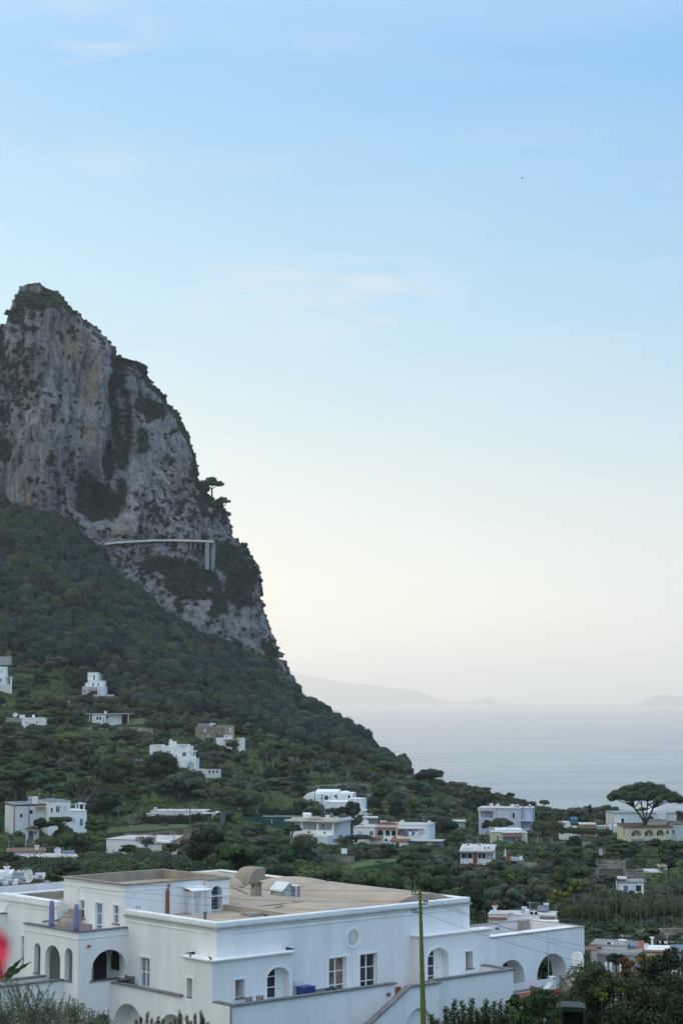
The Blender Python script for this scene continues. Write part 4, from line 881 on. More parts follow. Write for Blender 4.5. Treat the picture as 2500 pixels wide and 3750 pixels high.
# things seen over the pavilion parapet
jr = pz(zA(790, 770), -1.2)
jar = vthing('clay_jar', (-2.15, pu(zA(780, 720), -2.15)[1], -2.0), 'big pale clay jar on the pavilion terrace between violet posts', 'jar')
MCLAY = mat('pale_clay', (.40, .33, .29), .9, .15, 3)
mb = MB(); mb.lathe([(.22, 0), (.34, .3), (.48, .75), (.50, 1.05), (.40, 1.3), (.24, 1.42), (.27, 1.5), (.2, 1.5)], n=18); lb(mb, 'jar_body', MCLAY, jar, True)
bq = pz(zA(955, 740), -1.55)
bch = vthing('terrace_bench', (-1.7, 10.6, -2.0), 'pinkish cushioned bench on the pavilion terrace right of the second violet post', 'bench', rz=math.pi/2)
mb = MB(); mb.box(-.7, .7, -.3, .3, .3, .42); lb(mb, 'seat', MCLAY, bch); mb = MB(); mb.box(-.7, .7, .28, .36, .42, 1.15); lb(mb, 'backrest', mat('mauve_cushion', (.30, .24, .24), .9, .1, 2), bch)
for s_ in (-.62, .62):
    for y_ in (-.25, .25): mb = MB(); mb.box(s_-.03, s_+.03, y_-.03, y_+.03, 0, .3); lb(mb, 'leg', MWOOD, bch)
# fire screen and pot in the left terrace corner
fs_ = vthing('wire_screen', (-.35, 8.2, -5.38), 'black wire screen in the corner of the left terrace', 'screen', rz=.0)
mb = MB(); lattice(mb, 'u', 0, -.45, .45, .5, 1.45, .10, .018); [mb.box(-.02, .02, a-.02, a+.02, 0, 1.5) for a in (-.47, .47)]; lb(mb, 'screen_mesh', MGLD, fs_)
hb2 = vthing('dark_box', (-.55, 8.65, -5.38), 'dark metal box beside the wire screen on the left terrace', 'box')
mb = MB(); mb.box(-.22, .22, -.3, .2, .1, 1.2); [mb.box(a-.03, a+.03, -.28, -.22, 0, .1) for a in (-.18, .18)]; lb(mb, 'box_body', MGLD, hb2); mb = MB(); mb.box(-.26, .26, -.34, .24, 1.2, 1.25); lb(mb, 'lid', MCOP, hb2)
# pigeons on the tower and the flue
# --- arcaded wing on the right ---------------------------------------------
wing = empty('arcade_house', VBASE, VROT, 'white flat-roofed arcade wing with two tall arches right of the villa', 'house')
wb = lambda mb, name, m, **k: vb(mb, name, m, wing, **k)
WU0, WU1, WVF, WB, WZ = 21.86, 31.2, -.80, 4.7, -2.68
wa = [(22.6, 25.2, GZ0 + 2.9, -4.24), (26.4, 29.42, GZ0 + 2.9, -4.20)]
fl = MB(); fl.wall('v', WVF, rect(WU0, WU1, GZ0, WZ), [arch(*a, 22) for a in wa], thick=1.38)
fl.box(WU0, WU1 - .001, WVF + 1.38, WB, -3.55, -3.4)
fl.box(WU0, WU1 - .3, WB - .25, WB, -3.4, WZ); fl.box(WU1 - .3, WU1 - .002, WVF + 1.38, WB, -3.4, WZ - .001); fl.box(30.7, WU1 - .003, WB - .5, WB - .002, GZ0, -3.56); fl.box(25.4, 25.9, WB - .5, WB - .001, GZ0, -3.56)
wb(fl, 'wall', MW)
mz = MB(); mz.box(WU0, WU1 + .06, WVF - .06, WVF + .2, WZ, WZ + .05); mz.box(WU1 - .2, WU1 + .06, WVF + .2, WB + .05, WZ, WZ + .05); mz.box(WU0, WU1 - .2, WB - .28, WB + .05, WZ, WZ + .05); mz.box(WU1 - 1.0, WU1 - .32, WB - .7, WB - .26, -3.4, WZ + .052)
wb(mz, 'coping', mat('thin_stone_coping', (.36, .34, .31), .85, .15, 2))
mz = MB(); mz.box(WU0, WU1 - .7, WVF + .9, WB - .25, -3.398, -3.36); wb(mz, 'roof', MTERRA)
for k, u in enumerate((24.2, 27.9)): mz = MB(); mz.box(u, u + .35, WB - .28, WB - .25, -3.1, -2.95); wb(mz, 'wall_vent', MCOP)
mz = MB(); mz.box(22.0, 31.0, WVF - .9, WVF, -6.33, -6.25); wb(mz, 'terrace_floor', MCOP)
mz = MB(); mz.box(22.0, 31.4, WVF - 1.0, WVF - .85, GZ0, -6.26); mz.box(21.35, 22.0, WVF - 2.0, WVF, GZ0, -6.26); wb(mz, 'terrace_wall', MW)

# ================================================================== HOUSES, WALLS AND POLES OF THE HILLSIDE
MCREAM = mat('cream_wall', (0.62, 0.57, 0.44), .9, .12, .4, streak=True)
MYEL = mat('pale_yellow_wall', (0.66, 0.61, 0.44), .9, .1, .4, streak=True)
MLIL = mat('lilac_grey_wall', (0.52, 0.53, 0.62), .9, .08, .4, streak=True)
MGREY = mat('grey_plaster', (0.36, 0.36, 0.37), .95, .25, .5, streak=True)
MPALE = mat('aged_white_wall', (0.70, 0.70, 0.69), .9, .14, .35, streak=True)
MTAN = mat('tan_stone_wall', (0.40, 0.33, 0.24), .95, .35, .8)
MRED = mat('dull_red_paint', (0.25, 0.06, 0.045), .8, .2, 1)
MPINK = mat('terracotta_render', (0.42, 0.22, 0.15), .9, .12, .5)
MBLS = mat('blue_shutter', (0.10, 0.22, 0.36), .7, .1, 1)
MGRS = mat('green_shutter', (0.03, 0.12, 0.10), .7, .1, 1)
MSHUT = mat('pale_shutter', (0.55, 0.58, 0.62), .7, .1, 1)
MROOFW = mat('pale_flat_roof', (0.60, 0.58, 0.56), .9, .2, .4)
MROOFG = mat('grey_flat_roof', (0.30, 0.29, 0.28), .9, .25, .4)
MTILE = mat('brown_roof_tile', (0.26, 0.15, 0.11), .9, .3, 1.5)
MDARK = mat('painted_shade_and_black', (0.03, 0.03, 0.03), .9, .1)  # near-black colour painted for shade in openings; also tyres and grilles
MMET = mat('pale_metal', (0.5, 0.51, 0.52), .4, .1, 1, metal=.3)
MNET = mat('green_net', (0.02, 0.11, 0.09), .9, .25, .4)
MPOLE = mat('grey_wood_pole', (0.17, 0.155, 0.135), .9, .2, 2, streak=True)
def stonemat(name, c):
    m, t, n, l, b = newmat(name)
    b.inputs['Roughness'].default_value = .95; b.inputs['Specular IOR Level'].default_value = .1
    tc = n.new('ShaderNodeTexCoord'); mp = n.new('ShaderNodeMapping'); mp.inputs['Scale'].default_value = (1.6, 1.6, 3.0); l.new(tc.outputs['Object'], mp.inputs[0])
    v = n.new('ShaderNodeTexVoronoi'); v.inputs['Scale'].default_value = 1.0; l.new(mp.outputs[0], v.inputs['Vector'])
    no = n.new('ShaderNodeTexNoise'); no.inputs['Scale'].default_value = .35; no.inputs['Detail'].default_value = 6; l.new(tc.outputs['Object'], no.inputs['Vector'])
    mr = n.new('ShaderNodeMapRange'); mr.inputs[1].default_value = .35; mr.inputs[2].default_value = .65; l.new(no.outputs['Fac'], mr.inputs[0])
    hs = n.new('ShaderNodeMix'); hs.data_type = 'RGBA'; hs.inputs['A'].default_value = (c[0]*.35, c[1]*.38, c[2]*.33, 1); hs.inputs['B'].default_value = (*c, 1); l.new(mr.outputs[0], hs.inputs['Factor'])
    sv = n.new('ShaderNodeSeparateColor'); l.new(v.outputs['Color'], sv.inputs[0]); m2 = n.new('ShaderNodeMapRange'); m2.inputs[3].default_value = .5; m2.inputs[4].default_value = 1.15; l.new(sv.outputs[0], m2.inputs[0])
    sc = n.new('ShaderNodeVectorMath'); sc.operation = 'SCALE'; l.new(hs.outputs['Result'], sc.inputs[0]); l.new(m2.outputs[0], sc.inputs['Scale']); l.new(sc.outputs[0], b.inputs['Base Color'])
    bp = n.new('ShaderNodeBump'); bp.inputs['Distance'].default_value = .12; l.new(v.outputs['Distance'], bp.inputs['Height']); bp.invert = True; l.new(bp.outputs[0], b.inputs['Normal'])
    return m
MSTONE = stonemat('dry_stone', (0.30, 0.28, 0.25)); MSTONEL = stonemat('pale_stone', (0.44, 0.42, 0.38))
RECTS = []                                                # photo rectangles kept clear of nearer trees
FR = {4: (0, 2550, 1.742), 5: (900, 2750, 1.96), 6: (1700, 2750, 1.96), 'b': (500, 2550, 2.24), 'a': (0, 2300, 2.24), 'r': (1500, 3050, 1.568), 'l': (0, 3050, 1.742), 0: (0, 0, 1), 'e': (1800, 3150, 3.136), 'c': (200, 1800, 1.568), 'h': (2100, 3250, 3.92)}
class House:
    def __init__(s, name, label, cat, fr, x0, x1, yb, Y, yaw=0.0, group=None, clear=True, yt=None):
        s.fr = FR[fr]; s.Y = Y; s.k = Y / 6834.0; s.yaw = R(yaw); px0, pb = s.P(x0, yb); px1, _ = s.P(x1, yb)
        s.pc = (px0 + px1) / 2; s.pb = pb; s.c = math.cos(s.yaw)
        s.root = empty(name, at(s.pc, pb, Y), s.yaw, label, cat, group)
        if clear: RECTS.append((px0 - 6, px1 + 6, s.P(0, yt)[1] if yt is not None else pb - 80, pb, Y))
    def P(s, x, y): o = s.fr; return o[0] + x / o[2], o[1] + y / o[2]
    def x(s, v): return (s.P(v, 0)[0] - s.pc) * s.k / s.c
    def z(s, v): return (s.pb - s.P(0, v)[1]) * s.k
    def box(s, part, m, x0, x1, yt, yb=None, d0=0.0, d1=6.0, parent=None, drop=2.5):
        zb = -drop if yb is None else s.z(yb)
        mb = MB(); mb.box(s.x(x0), s.x(x1), d0, d1, zb, s.z(yt)); return mb.build(part, m, parent or s.root)
    def flat(s, x0, x1, yt, yb=None, d0=0.0, d1=7.0, m=None, mr=None, over=.12, rim=.22, wall='wall', drop=2.5):
        "walls, a roof slab and a low rim"
        m = m or MW; mr = mr or MROOFW; X0, X1, Z1 = s.x(x0), s.x(x1), s.z(yt); zb = -drop if yb is None else s.z(yb)
        mb = MB(); mb.box(X0, X1, d0, d1, zb, Z1 - rim); mb.box(X0, X1, d0, d0 + .22, Z1 - rim, Z1); mb.box(X0, X0 + .22, d0 + .22, d1, Z1 - rim, Z1); mb.box(X1 - .22, X1, d0 + .22, d1, Z1 - rim, Z1); mb.box(X0 + .22, X1 - .22, d1 - .22, d1, Z1 - rim, Z1)
        w_ = mb.build(wall, m, s.root)
        mb = MB(); mb.box(X0 + .22, X1 - .22, d0 + .22, d1 - .22, Z1 - rim, Z1 - rim + .05); mb.build('roof', mr, s.root)
        if over:
            mb = MB(); mb.box(X0 - over, X1 + over, d0 - over, d1 + over, Z1, Z1 + .07); mb.build('roof_edge', mr, s.root)
        return w_
    def slab(s, part, m, x0, x1, yt, th, d0, d1, tilt=0.0):
        mb = MB(); X0, X1, Z = s.x(x0), s.x(x1), s.z(yt)
        mb.add([(X0, d0, Z - th - tilt), (X1, d0, Z - th - tilt), (X1, d1, Z - th), (X0, d1, Z - th), (X0, d0, Z - tilt), (X1, d0, Z - tilt), (X1, d1, Z), (X0, d1, Z)],
               [(0,3,2,1),(4,5,6,7),(0,1,5,4),(1,2,6,5),(2,3,7,6),(3,0,4,7)]); return mb.build(part, m, s.root)
    def win(s, x0, x1, yt, yb, d=0.0, kind='w', part='window', n=2):
        X0, X1, Z1, Z0 = s.x(x0), s.x(x1), s.z(yt), s.z(yb); mb = MB(); f = .09
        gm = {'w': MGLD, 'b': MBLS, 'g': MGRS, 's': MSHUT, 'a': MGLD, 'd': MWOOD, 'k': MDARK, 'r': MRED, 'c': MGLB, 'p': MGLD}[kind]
        if kind in 'ad' and part != 'shutter':
            lo = arch(X0, X1, Z0, Z1); li = arch(X0 - f, X1 + f, Z0 - .02, Z1 + f)
            mb.prism(li, d - .05, d + .02, 'y'); fo = mb.build(part, MWc, s.root); mb = MB(); mb.prism(lo, d - .07, d + .01, 'y'); mb.build('pane', gm, fo); return fo
        mb.box(X0 - f, X1 + f, d - .05, d + .02, Z1, Z1 + f); mb.box(X0 - f, X0, d - .05, d + .02, Z0, Z1); mb.box(X1, X1 + f, d - .05, d + .02, Z0, Z1); mb.box(X0 - f, X1 + f, d - .08, d + .02, Z0 - f, Z0)
        if kind in 'wc':
            for i in range(1, n): xx = X0 + (X1 - X0) * i / n; mb.box(xx - .035, xx + .035, d - .05, d - .021, Z0, Z1)
        fo = mb.build(part, MWc, s.root); mb = MB(); mb.box(X0, X1, d - .02, d + .03, Z0, Z1); mb.build('pane' if kind not in 'bgs' else 'shutter', gm, fo); return fo
    def arcade(s, part, m, x0, x1, yt, yb, holes, d=0.0, th=.3):
        mb = MB(); hs = [arch(s.x(a), s.x(b), s.z(c) if c is not None else s.z(yb) + .01, s.z(e), 12, rise=min((s.x(b) - s.x(a)) / 2, (s.z(e) - s.z(c)) * .7)) for a, b, c, e in holes]
        mb.wall('v', d, rect(s.x(x0), s.x(x1), s.z(yb), s.z(yt)), hs, thick=th); return mb.build(part, m, s.root)
    def cols(s, xs, yt, yb, d, r=.16, part='column', m=None):
        for v in xs: mb = MB(); mb.box(s.x(v) - r, s.x(v) + r, d, d + 2*r, s.z(yb), s.z(yt)); mb.build(part, m or MW, s.root)
    def chim(s, x, yt, yb, d=2.0, w_=.35, cap=True, m=None):
        mb = MB(); X = s.x(x); mb.box(X - w_, X + w_, d - w_, d + w_, s.z(yb) - .3, s.z(yt)); mb.box(X - w_ - .1, X + w_ + .1, d - w_ - .1, d + w_ + .1, s.z(yt), s.z(yt) + .1); o = mb.build('chimney', m or MW, s.root)
        if cap: mb = MB(); mb.prism([(X - .2, s.z(yt) + .1), (X + .2, s.z(yt) + .1), (X, s.z(yt) + .45)], d - .2, d + .2, 'y'); mb.build('chimney_cap', MTERRA, o)
    def ant(s, x, yt, yb, d=3.0):
        mb = MB(); X = s.x(x); h = s.z(yt); mb.tube([(X, d, s.z(yb) - .2), (X, d, h)], .035, 5)
        for zz, w_ in ((h - .15, .7), (h - .8, .55)):
            mb.bar((X - w_ * .3, d, zz), (X + w_, d, zz), .035)
            for j in range(5): mb.bar((X - w_ * .2 + j * .24, d - .25, zz), (X - w_ * .2 + j * .24, d + .25, zz), .025)
        mb.build('antenna', MMET, s.root)
    def dish(s, x, y, r=.45, d=1.5, rz=0.0):
        mb = MB(); n = 14; vs = [(0, .12, 0)]
        for k in range(n): vs.append((r * math.cos(2*math.pi*k/n), 0, r * math.sin(2*math.pi*k/n)))
        M = Matrix.Rotation(R(rz), 4, 'Z') @ Matrix.Rotation(R(-25), 4, 'X'); C0 = Vector((s.x(x), d, s.z(y)))
        mb.add([C0 + M @ Vector(p) for p in vs], [(0, 1 + k, 1 + (k+1) % n) for k in range(n)]); mb.bar(C0, C0 - Vector((0, -.1, r + .5)), .05); mb.build('satellite_dish', MMET, s.root)
    def tank(s, x, y, r=.4, L_=1.0, d=2.0, part='water_tank', m=None):
        mb = MB(); X, Z = s.x(x), s.z(y); mb.tube([(X - L_/2, d, Z), (X + L_/2, d, Z)], r, 12); mb.box(X - L_/2, X + L_/2, d - .2, d + .2, Z - r - .3, Z - r + .1); mb.build(part, m or MMET, s.root, smooth=False)
    def solar(s, x0, x1, yt, yb, d=2.0):
        mb = MB(); mb.add([(s.x(x0), d, s.z(yb)), (s.x(x1), d, s.z(yb)), (s.x(x1), d + 1.2, s.z(yt)), (s.x(x0), d + 1.2, s.z(yt)), (s.x(x0), d + .05, s.z(yb) - .08), (s.x(x1), d + .05, s.z(yb) - .08), (s.x(x1), d + 1.25, s.z(yt) - .08), (s.x(x0), d + 1.25, s.z(yt) - .08)],
                           [(0,1,2,3),(4,7,6,5),(0,4,5,1),(1,5,6,2),(2,6,7,3),(3,7,4,0)]); mb.build('solar_panel', mat('solar', (.06, .09, .16), .2, .05, spec=.7), s.root)
    def ac(s, x, yt, yb, d=.5, w_=.4):
        mb = MB(); X = s.x(x); mb.box(X - w_, X + w_, d, d + .35, s.z(yb), s.z(yt)); o = mb.build('air_conditioner', MWc, s.root)
        mb = MB(); zc_ = (s.z(yb) + s.z(yt)) / 2; mb.lathe([(.0, 0), (.16, .0)], (0, 0, 0), 10); mb.v = [(X - .1 + p[0], d - .01, zc_ + p[1]) for p in mb.v]; mb.build('fan_grille', MDARK, o)
    def lath(s, part, m, prof_x0, x1, yt, yb, d0, d1, n=12, axis='y'):
        "rounded vault roof"
        X0, X1, Z0, Z1 = s.x(prof_x0), s.x(x1), s.z(yb), s.z(yt); c_ = (X0+X1)/2; h = (X1-X0)/2
        if axis == 'y':
            mb = MB(); mb.prism([(c_ + h*math.cos(math.pi*k/n), Z0 + (Z1-Z0)*math.sin(math.pi*k/n)) for k in range(n+1)], d0, d1, 'y')
        else:
            mb = MB(); dc, dh = (d0+d1)/2, (d1-d0)/2; mb.prism([(dc + dh*math.cos(math.pi*k/n), Z0 + (Z1-Z0)*math.sin(math.pi*k/n)) for k in range(n+1)], X0, X1, 'x')
        return mb.build(part, m, s.root)
    def dome(s, part, m, x0, x1, yt, yb, d, n=16):
        X0, X1, Z0, Z1 = s.x(x0), s.x(x1), s.z(yb), s.z(yt); r = (X1-X0)/2; mb = MB()
        mb.lathe([(r*math.cos(a), (Z1-Z0)*math.sin(a)) for a in [math.pi/2*k/6*.98 for k in range(7)]], ((X0+X1)/2, d, Z0), n); return mb.build(part, m, s.root, smooth=True)

# cream porch house with a curved pediment
h = House('porch_house', 'cream house with curved pediment and white columned porch', 'house', 5, 315, 635, 610, 385, -22, yt=465)
h.box('wall', MPALE, 322, 632, 515, None, 2.2, 9); h.slab('porch_roof', MROOFW, 283, 655, 500, .30, -.6, 9.3); h.box('porch_floor', MPALE, 322, 632, 598, None, -.2, 2.19)
h.box('porch_parapet', MW, 322, 632, 568, 598, -.2, 0.02); h.cols((402, 515, 626), 518, 568, -.18, .15); h.box('parapet', MCREAM, 320, 640, 483, 500, .4, .7)
h.lath('pediment', MCREAM, 438, 545, 470, 492, .1, .4); h.win(472, 492, 529, 566, 2.2, 'd', 'door'); h.box('side_wall', MPALE, 632, 640, 488, 515, .7, 9)
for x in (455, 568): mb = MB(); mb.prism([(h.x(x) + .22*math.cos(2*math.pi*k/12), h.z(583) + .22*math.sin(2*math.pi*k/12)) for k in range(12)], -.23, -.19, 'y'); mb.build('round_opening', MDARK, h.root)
h.win(520, 528, 530, 566, 2.2, 'w', n=1); h.tank(385, 468, .35, 1.8, 4, m=MWc); h.chim(548, 470, 490, 3); h.ac(600, 478, 488, 3); h.slab('lower_roof', MTERRA, 395, 500, 596, .15, -2.5, -.22, .3); h.box('lower_terrace', MPALE, 505, 625, 600, None, -2.8, -.22)
tk = h.tank(575, 460, .28, .4, 3, 'blue_tank', MBLS); h.ant(497, 428, 488, 5)
# white house with three arches and hanging laundry
h = House('balcony_house', 'long white house with three arched windows and laundry on its balcony', 'house', 5, 773, 1290, 680, 400, -14, yt=520)
h.flat(773, 925, 553, None, 0, 8, MW); h.flat(925, 1292, 535, None, .6, 9, MW); h.win(806, 838, 583, 606, 0, 's'); h.win(890, 914, 580, 612, 0, 'w')
for a in (938, 998, 1041): h.win(a, a + (43 if a == 938 else 30), 573, 611, .6, 'a')
h.slab('awning', MTERRA, 935, 1085, 549, .12, -.3, .6, .25); h.lath('roof_curve', MTERRA, 930, 1080, 519, 535, .5, 3); h.box('balcony', MW, 1088, 1290, 603, 640, -1.4, .59); h.cols((1092, 1160, 1205, 1252), 557, 603, -1.35, .12)
h.slab('pergola_roof', MROOFW, 1085, 1265, 553, .12, -1.5, .6); h.win(1100, 1125, 570, 600, .6, 'r'); h.win(1136, 1150, 568, 602, .6, 'k'); h.win(1168, 1190, 568, 602, .6, 'k'); h.box('ground_floor', MW, 925, 1060, 625, None, -1.0, .59); h.win(1003, 1025, 628, 645, -1.0, 'a')
h.slab('tiled_canopy', MTERRA, 1057, 1188, 618, .12, -3.6, .5, .5); h.box('annex_wall', MW, 1060, 1175, 634, None, -3.2, .5); h.win(1100, 1120, 648, 672, -3.2, 'k'); h.box('shed', mat('blue_grey_sheet', (.25, .30, .36), .7, .15), 1180, 1395, 650, None, -1.2, 3); h.slab('shed_roof', MROOFW, 1172, 1405, 636, .14, -1.8, 3.3); h.win(1312, 1338, 650, 664, -1.2, 's')
h.chim(1099, 510, 534, 3); h.dish(843, 524, .75, 2); h.dish(1290, 519, .5, 3); h.ant(1240, 475, 530, 4); h.tank(815, 540, .3, .8, 3); h.tank(945, 520, .25, .6, 4); h.tank(970, 520, .25, .5, 4)
h.slab('terracotta_canopy', MTERRA, 880, 985, 617, .1, -1.8, .5, .35)
for i, (a, c_) in enumerate(((1108, MRED), (1122, MBLS), (1140, MTERRA), (1165, MBLS), (1185, MWc), (1210, MBLS), (1228, MWc), (1240, MSHUT))):
    q = h.root.matrix_basis @ Vector((h.x(a), -1.52, h.z(572)))
    o = empty('hanging_laundry', q, h.yaw, ('red', 'dark blue', 'rust', 'blue', 'white', 'mid blue', 'pale white', 'pale grey')[i] + ' cloth on the balcony line, ' + ('first', 'second', 'third', 'fourth', 'fifth', 'sixth', 'seventh', 'eighth')[i] + ' from the left', 'laundry', 'laundry on the balcony of the white house')
    mb = MB(); w_ = .35 + .15 * rnd.random(); dz = -.8 - .5 * rnd.random()
    mb.add([(-w_, 0, 0), (-w_/2, .04, 0), (0, 0, 0), (w_/2, -.04, 0), (w_, 0, 0), (-w_, .06, dz), (-w_/2, -.05, dz - .05), (0, .05, dz), (w_/2, -.05, dz + .04), (w_, .04, dz)], [(i_, i_+1, i_+6, i_+5) for i_ in range(4)]); mb.build('cloth', c_, o)
# lilac-grey villa, upper right
h = House('lilac_villa', 'lilac grey two-storey villa with small arched window above the sea', 'villa', 6, 105, 400, 580, 480, -12, yt=395)
h.flat(215, 400, 415, None, 0, 9, MLIL, MROOFW, .2); h.flat(400, 470, 415, None, 1.8, 9, MLIL, MROOFW, .2); h.box('wall', MLIL, 105, 215, 418, None, 2.2, 9); h.slab('loggia_roof', MROOFW, 98, 222, 413, .8, -.2, 9); h.box('loggia_parapet', MLIL, 105, 215, 485, None, -.1, 2.19); h.cols((110, 213), 425, 486, -.1, .14)
h.win(250, 308, 442, 477, 0, 's', n=1); h.win(340, 358, 443, 481, 0, 'a'); h.win(432, 452, 440, 492, 1.8, 's'); h.slab('balcony', MLIL, 400, 480, 497, .25, -.3, 1.8); h.win(413, 450, 557, 578, 0, 's'); h.chim(333, 393, 408, 3, .5, False); h.tank(366, 400, .35, .8, 3); h.tank(455, 397, .3, .6, 3)
h.dish(188, 394, .55, 2); h.dish(232, 398, .55, 2)
# low cream bungalow with picture windows
h = House('cream_bungalow', 'low cream bungalow with wide windows and brown tiled canopy', 'house', 6, 200, 448, 657, 440, 0, yt=565)
h.flat(200, 272, 587, None, .6, 7, MCREAM); h.flat(272, 450, 590, None, 0, 7, MCREAM, MROOFW, .15); h.box('upper_parapet', MW, 232, 420, 568, 590, 2, 6.9); h.slab('tiled_canopy', MTILE, 272, 412, 590, .08, -.6, 0, .9); h.win(232, 248, 612, 645, .6, 'w'); h.win(275, 328, 620, 655, 0, 'c'); h.win(333, 364, 622, 655, 0, 'w', n=3); h.win(370, 408, 622, 655, 0, 'c'); h.ant(290, 513, 570, 4)
# red and white cabin
h = House('red_cabin', 'white cabin with dark red front and bumpy pale roof', 'cabin', 6, -28, 205, 805, 345, -8, yt=670)
h.box('wall', MW, -28, 205, 745, None, 0, 6); h.box('red_wall', MRED, -28, 205, 725, 775, -.04, .01); h.slab('roof', MROOFW, -34, 212, 690, .25, -.5, 6.5, .7); h.box('door', MRED, 62, 92, 738, 805, -.08, .0)
h.win(-22, 58, 735, 772, -.06, 'w'); h.win(96, 150, 735, 772, -.06, 'w'); h.win(155, 203, 737, 765, -.06, 'c'); h.ac(108, 672, 686, 1.0, .45); h.ac(150, 690, 706, .2, .3); h.ac(175, 688, 706, .2, .3); h.ac(30, 672, 686, 1.0, .5); h.ant(90, 625, 680, 2)
# white and terracotta pair
h = House('flat_house', 'small white house with blue rooftop tank among the trees', 'house', 6, 765, 822, 615, 460, 0, yt=500)
h.flat(700, 765, 520, None, 1.5, 7, MW); h.flat(765, 822, 553, None, 0, 7, MW); h.win(768, 778, 573, 590, 0, 'w', n=1); h.win(782, 812, 575, 598, 0, 'w', n=3); h.tank(797, 497, .5, 1.6, 3, 'blue_tank', MBLS); h.solar(775, 822, 495, 525, 2.5)
h = House('terracotta_house', 'square terracotta coloured house with two small windows', 'house', 6, 823, 940, 605, 462, -6, yt=525)
h.flat(823, 940, 530, None, 0, 7, MPINK); h.win(843, 858, 563, 578, 0, 'w', n=1); h.win(886, 906, 558, 580, 0, 'k'); h.box('outbuilding', MW, 940, 1018, 550, None, 2, 6)
h.slab('outbuilding_roof', MROOFW, 938, 1020, 545, .12, 1.8, 6.2); h.ant(936, 497, 528, 3)
# big pale villa behind the umbrella pine
h = House('pale_villa', 'large pale aged villa standing directly behind the umbrella pine', 'villa', 6, 1075, 1530, 610, 500, 6, yt=440)
h.flat(1078, 1290, 448, None, 0, 10, MPALE, MROOFG, .25); h.flat(1290, 1530, 452, None, .8, 10, MPALE, MROOFG, .25); h.lath('roof_curve', MPALE, 1330, 1500, 430, 452, 2, 6); h.box('lower_wall', MW, 1028, 1145, 530, None, -2, 0); h.box('blue_wall', MSHUT, 1060, 1140, 548, None, -2.05, -1.9); h.win(1123, 1143, 483, 517, 0, 'a'); h.win(1330, 1362, 472, 500, .8, 'a')
h.box('upper_room', MPALE, 1380, 1450, 448, 502, .1, .8); h.chim(1413, 452, 460, .5, .3, False); h.win(1075, 1108, 555, 572, -2.05, 's')
# yellow arcaded villa
h = House('yellow_arcade_villa', 'pale yellow villa with three broad arches beneath the umbrella pine', 'villa', 6, 1148, 1490, 655, 452, 5, yt=500)
h.arcade('arcade_wall', MYEL, 1148, 1490, 545, 655, [(1198, 1266, 612, 570), (1292, 1356, 612, 570), (1378, 1430, 610, 570)]); h.box('wall', MYEL, 1150, 1488, 545, None, 1.6, 8); h.box('porch_floor', MYEL, 1150, 1488, 613, None, .31, 1.59)
h.slab('tiled_roof', MTILE, 1140, 1498, 534, .14, -.5, 8.3, .35); h.flat(1335, 1478, 510, 540, 3, 8, MYEL, MROOFW, .2); h.box('annex', MPALE, 1482, 1600, 525, None, .9, 8); h.slab('annex_roof', MTILE, 1478, 1605, 520, .14, .6, 8.2, .2); h.win(1497, 1518, 572, 599, .9, 'b', n=1); h.win(1444, 1466, 572, 598, 0, 'g', n=1)
for a in (1200, 1295, 1380): h.win(a + 4, a + 28, 583, 614, 1.6, 'r')
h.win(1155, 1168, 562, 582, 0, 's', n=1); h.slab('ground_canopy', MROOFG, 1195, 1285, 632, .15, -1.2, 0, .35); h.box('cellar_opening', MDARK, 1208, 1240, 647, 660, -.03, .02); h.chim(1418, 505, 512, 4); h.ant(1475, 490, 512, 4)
# Moorish white villa in the middle
h = House('vaulted_villa', 'bright white villa with rounded vaults and domes at the foot of the slope', 'villa', 5, 413, 765, 380, 520, -8, yt=280)
h.flat(497, 655, 300, None, 1.5, 8, MWc, MWc, 0, .1); h.lath('vault', MWc, 497, 655, 282, 300, 1.6, 8, axis='x'); h.box('wall', MWc, 428, 540, 318, None, 0, 6); h.lath('vault', MWc, 414, 545, 300, 345, -.1, 6.1); h.box('wall', MWc, 655, 763, 305, None, 1, 8); h.dome('dome', MWc, 660, 740, 291, 308, 4)
h.win(462, 480, 347, 365, 0, 'w', n=2); h.win(560, 585, 323, 357, 1.5, 'a'); h.win(590, 608, 323, 340, 1.5, 's', n=1); h.win(630, 650, 318, 343, 1.5, 'a'); h.win(728, 744, 316, 345, 1, 'a'); h.dish(704, 337, .8, -1)
h.box('terrace_wall', MWc, 540, 800, 352, None, -2.5, .0); h.chim(640, 335, 352, -1); h.chim(806, 335, 352, -1.5, .5, True, MWc)
h = House('cube_house', 'plain white cube house with one tiny window below the vaulted villa', 'house', 5, 578, 770, 450, 500, -14, yt=340)
h.flat(578, 712, 370, None, 0, 8, MWc, MWc, .15); h.flat(712, 815, 350, None, 2.5, 8, MWc, MWc, .1); h.win(644, 655, 408, 423, 0, 'k', n=1); h.box('side_block', MWc, 815, 875, 422, None, 1, 5); h.win(828, 862, 430, 443, 1, 's'); h.box('stair_wall', MW, 556, 578, 380, None, 1, 4)
h = House('low_shed', 'low grey flat-roofed building right of the dark conifer', 'shed', 5, 845, 945, 520, 455, 0, yt=475)
h.box('wall', MGREY, 845, 945, 487, None, 0, 5); h.slab('roof', MROOFW, 838, 950, 478, .3, -.4, 5.2)
h = House('low_shed', 'tiny white flat-roofed building beside the parked cars', 'shed', 5, 217, 290, 425, 520, 0, yt=385)
h.flat(217, 285, 396, None, 0, 5, MW, MW, .2); h.chim(281, 380, 392, 2); h.box('side_wall', MW, 300, 345, 400, None, 1, 4)
h = House('low_shed', 'open grey shed near the right edge behind the balcony house', 'shed', 5, 1487, 1575, 560, 470, 0, yt=500)
h.box('wall', MGREY, 1490, 1575, 512, None, .5, 5); h.slab('roof', MROOFW, 1482, 1580, 504, .25, -.3, 5.2)
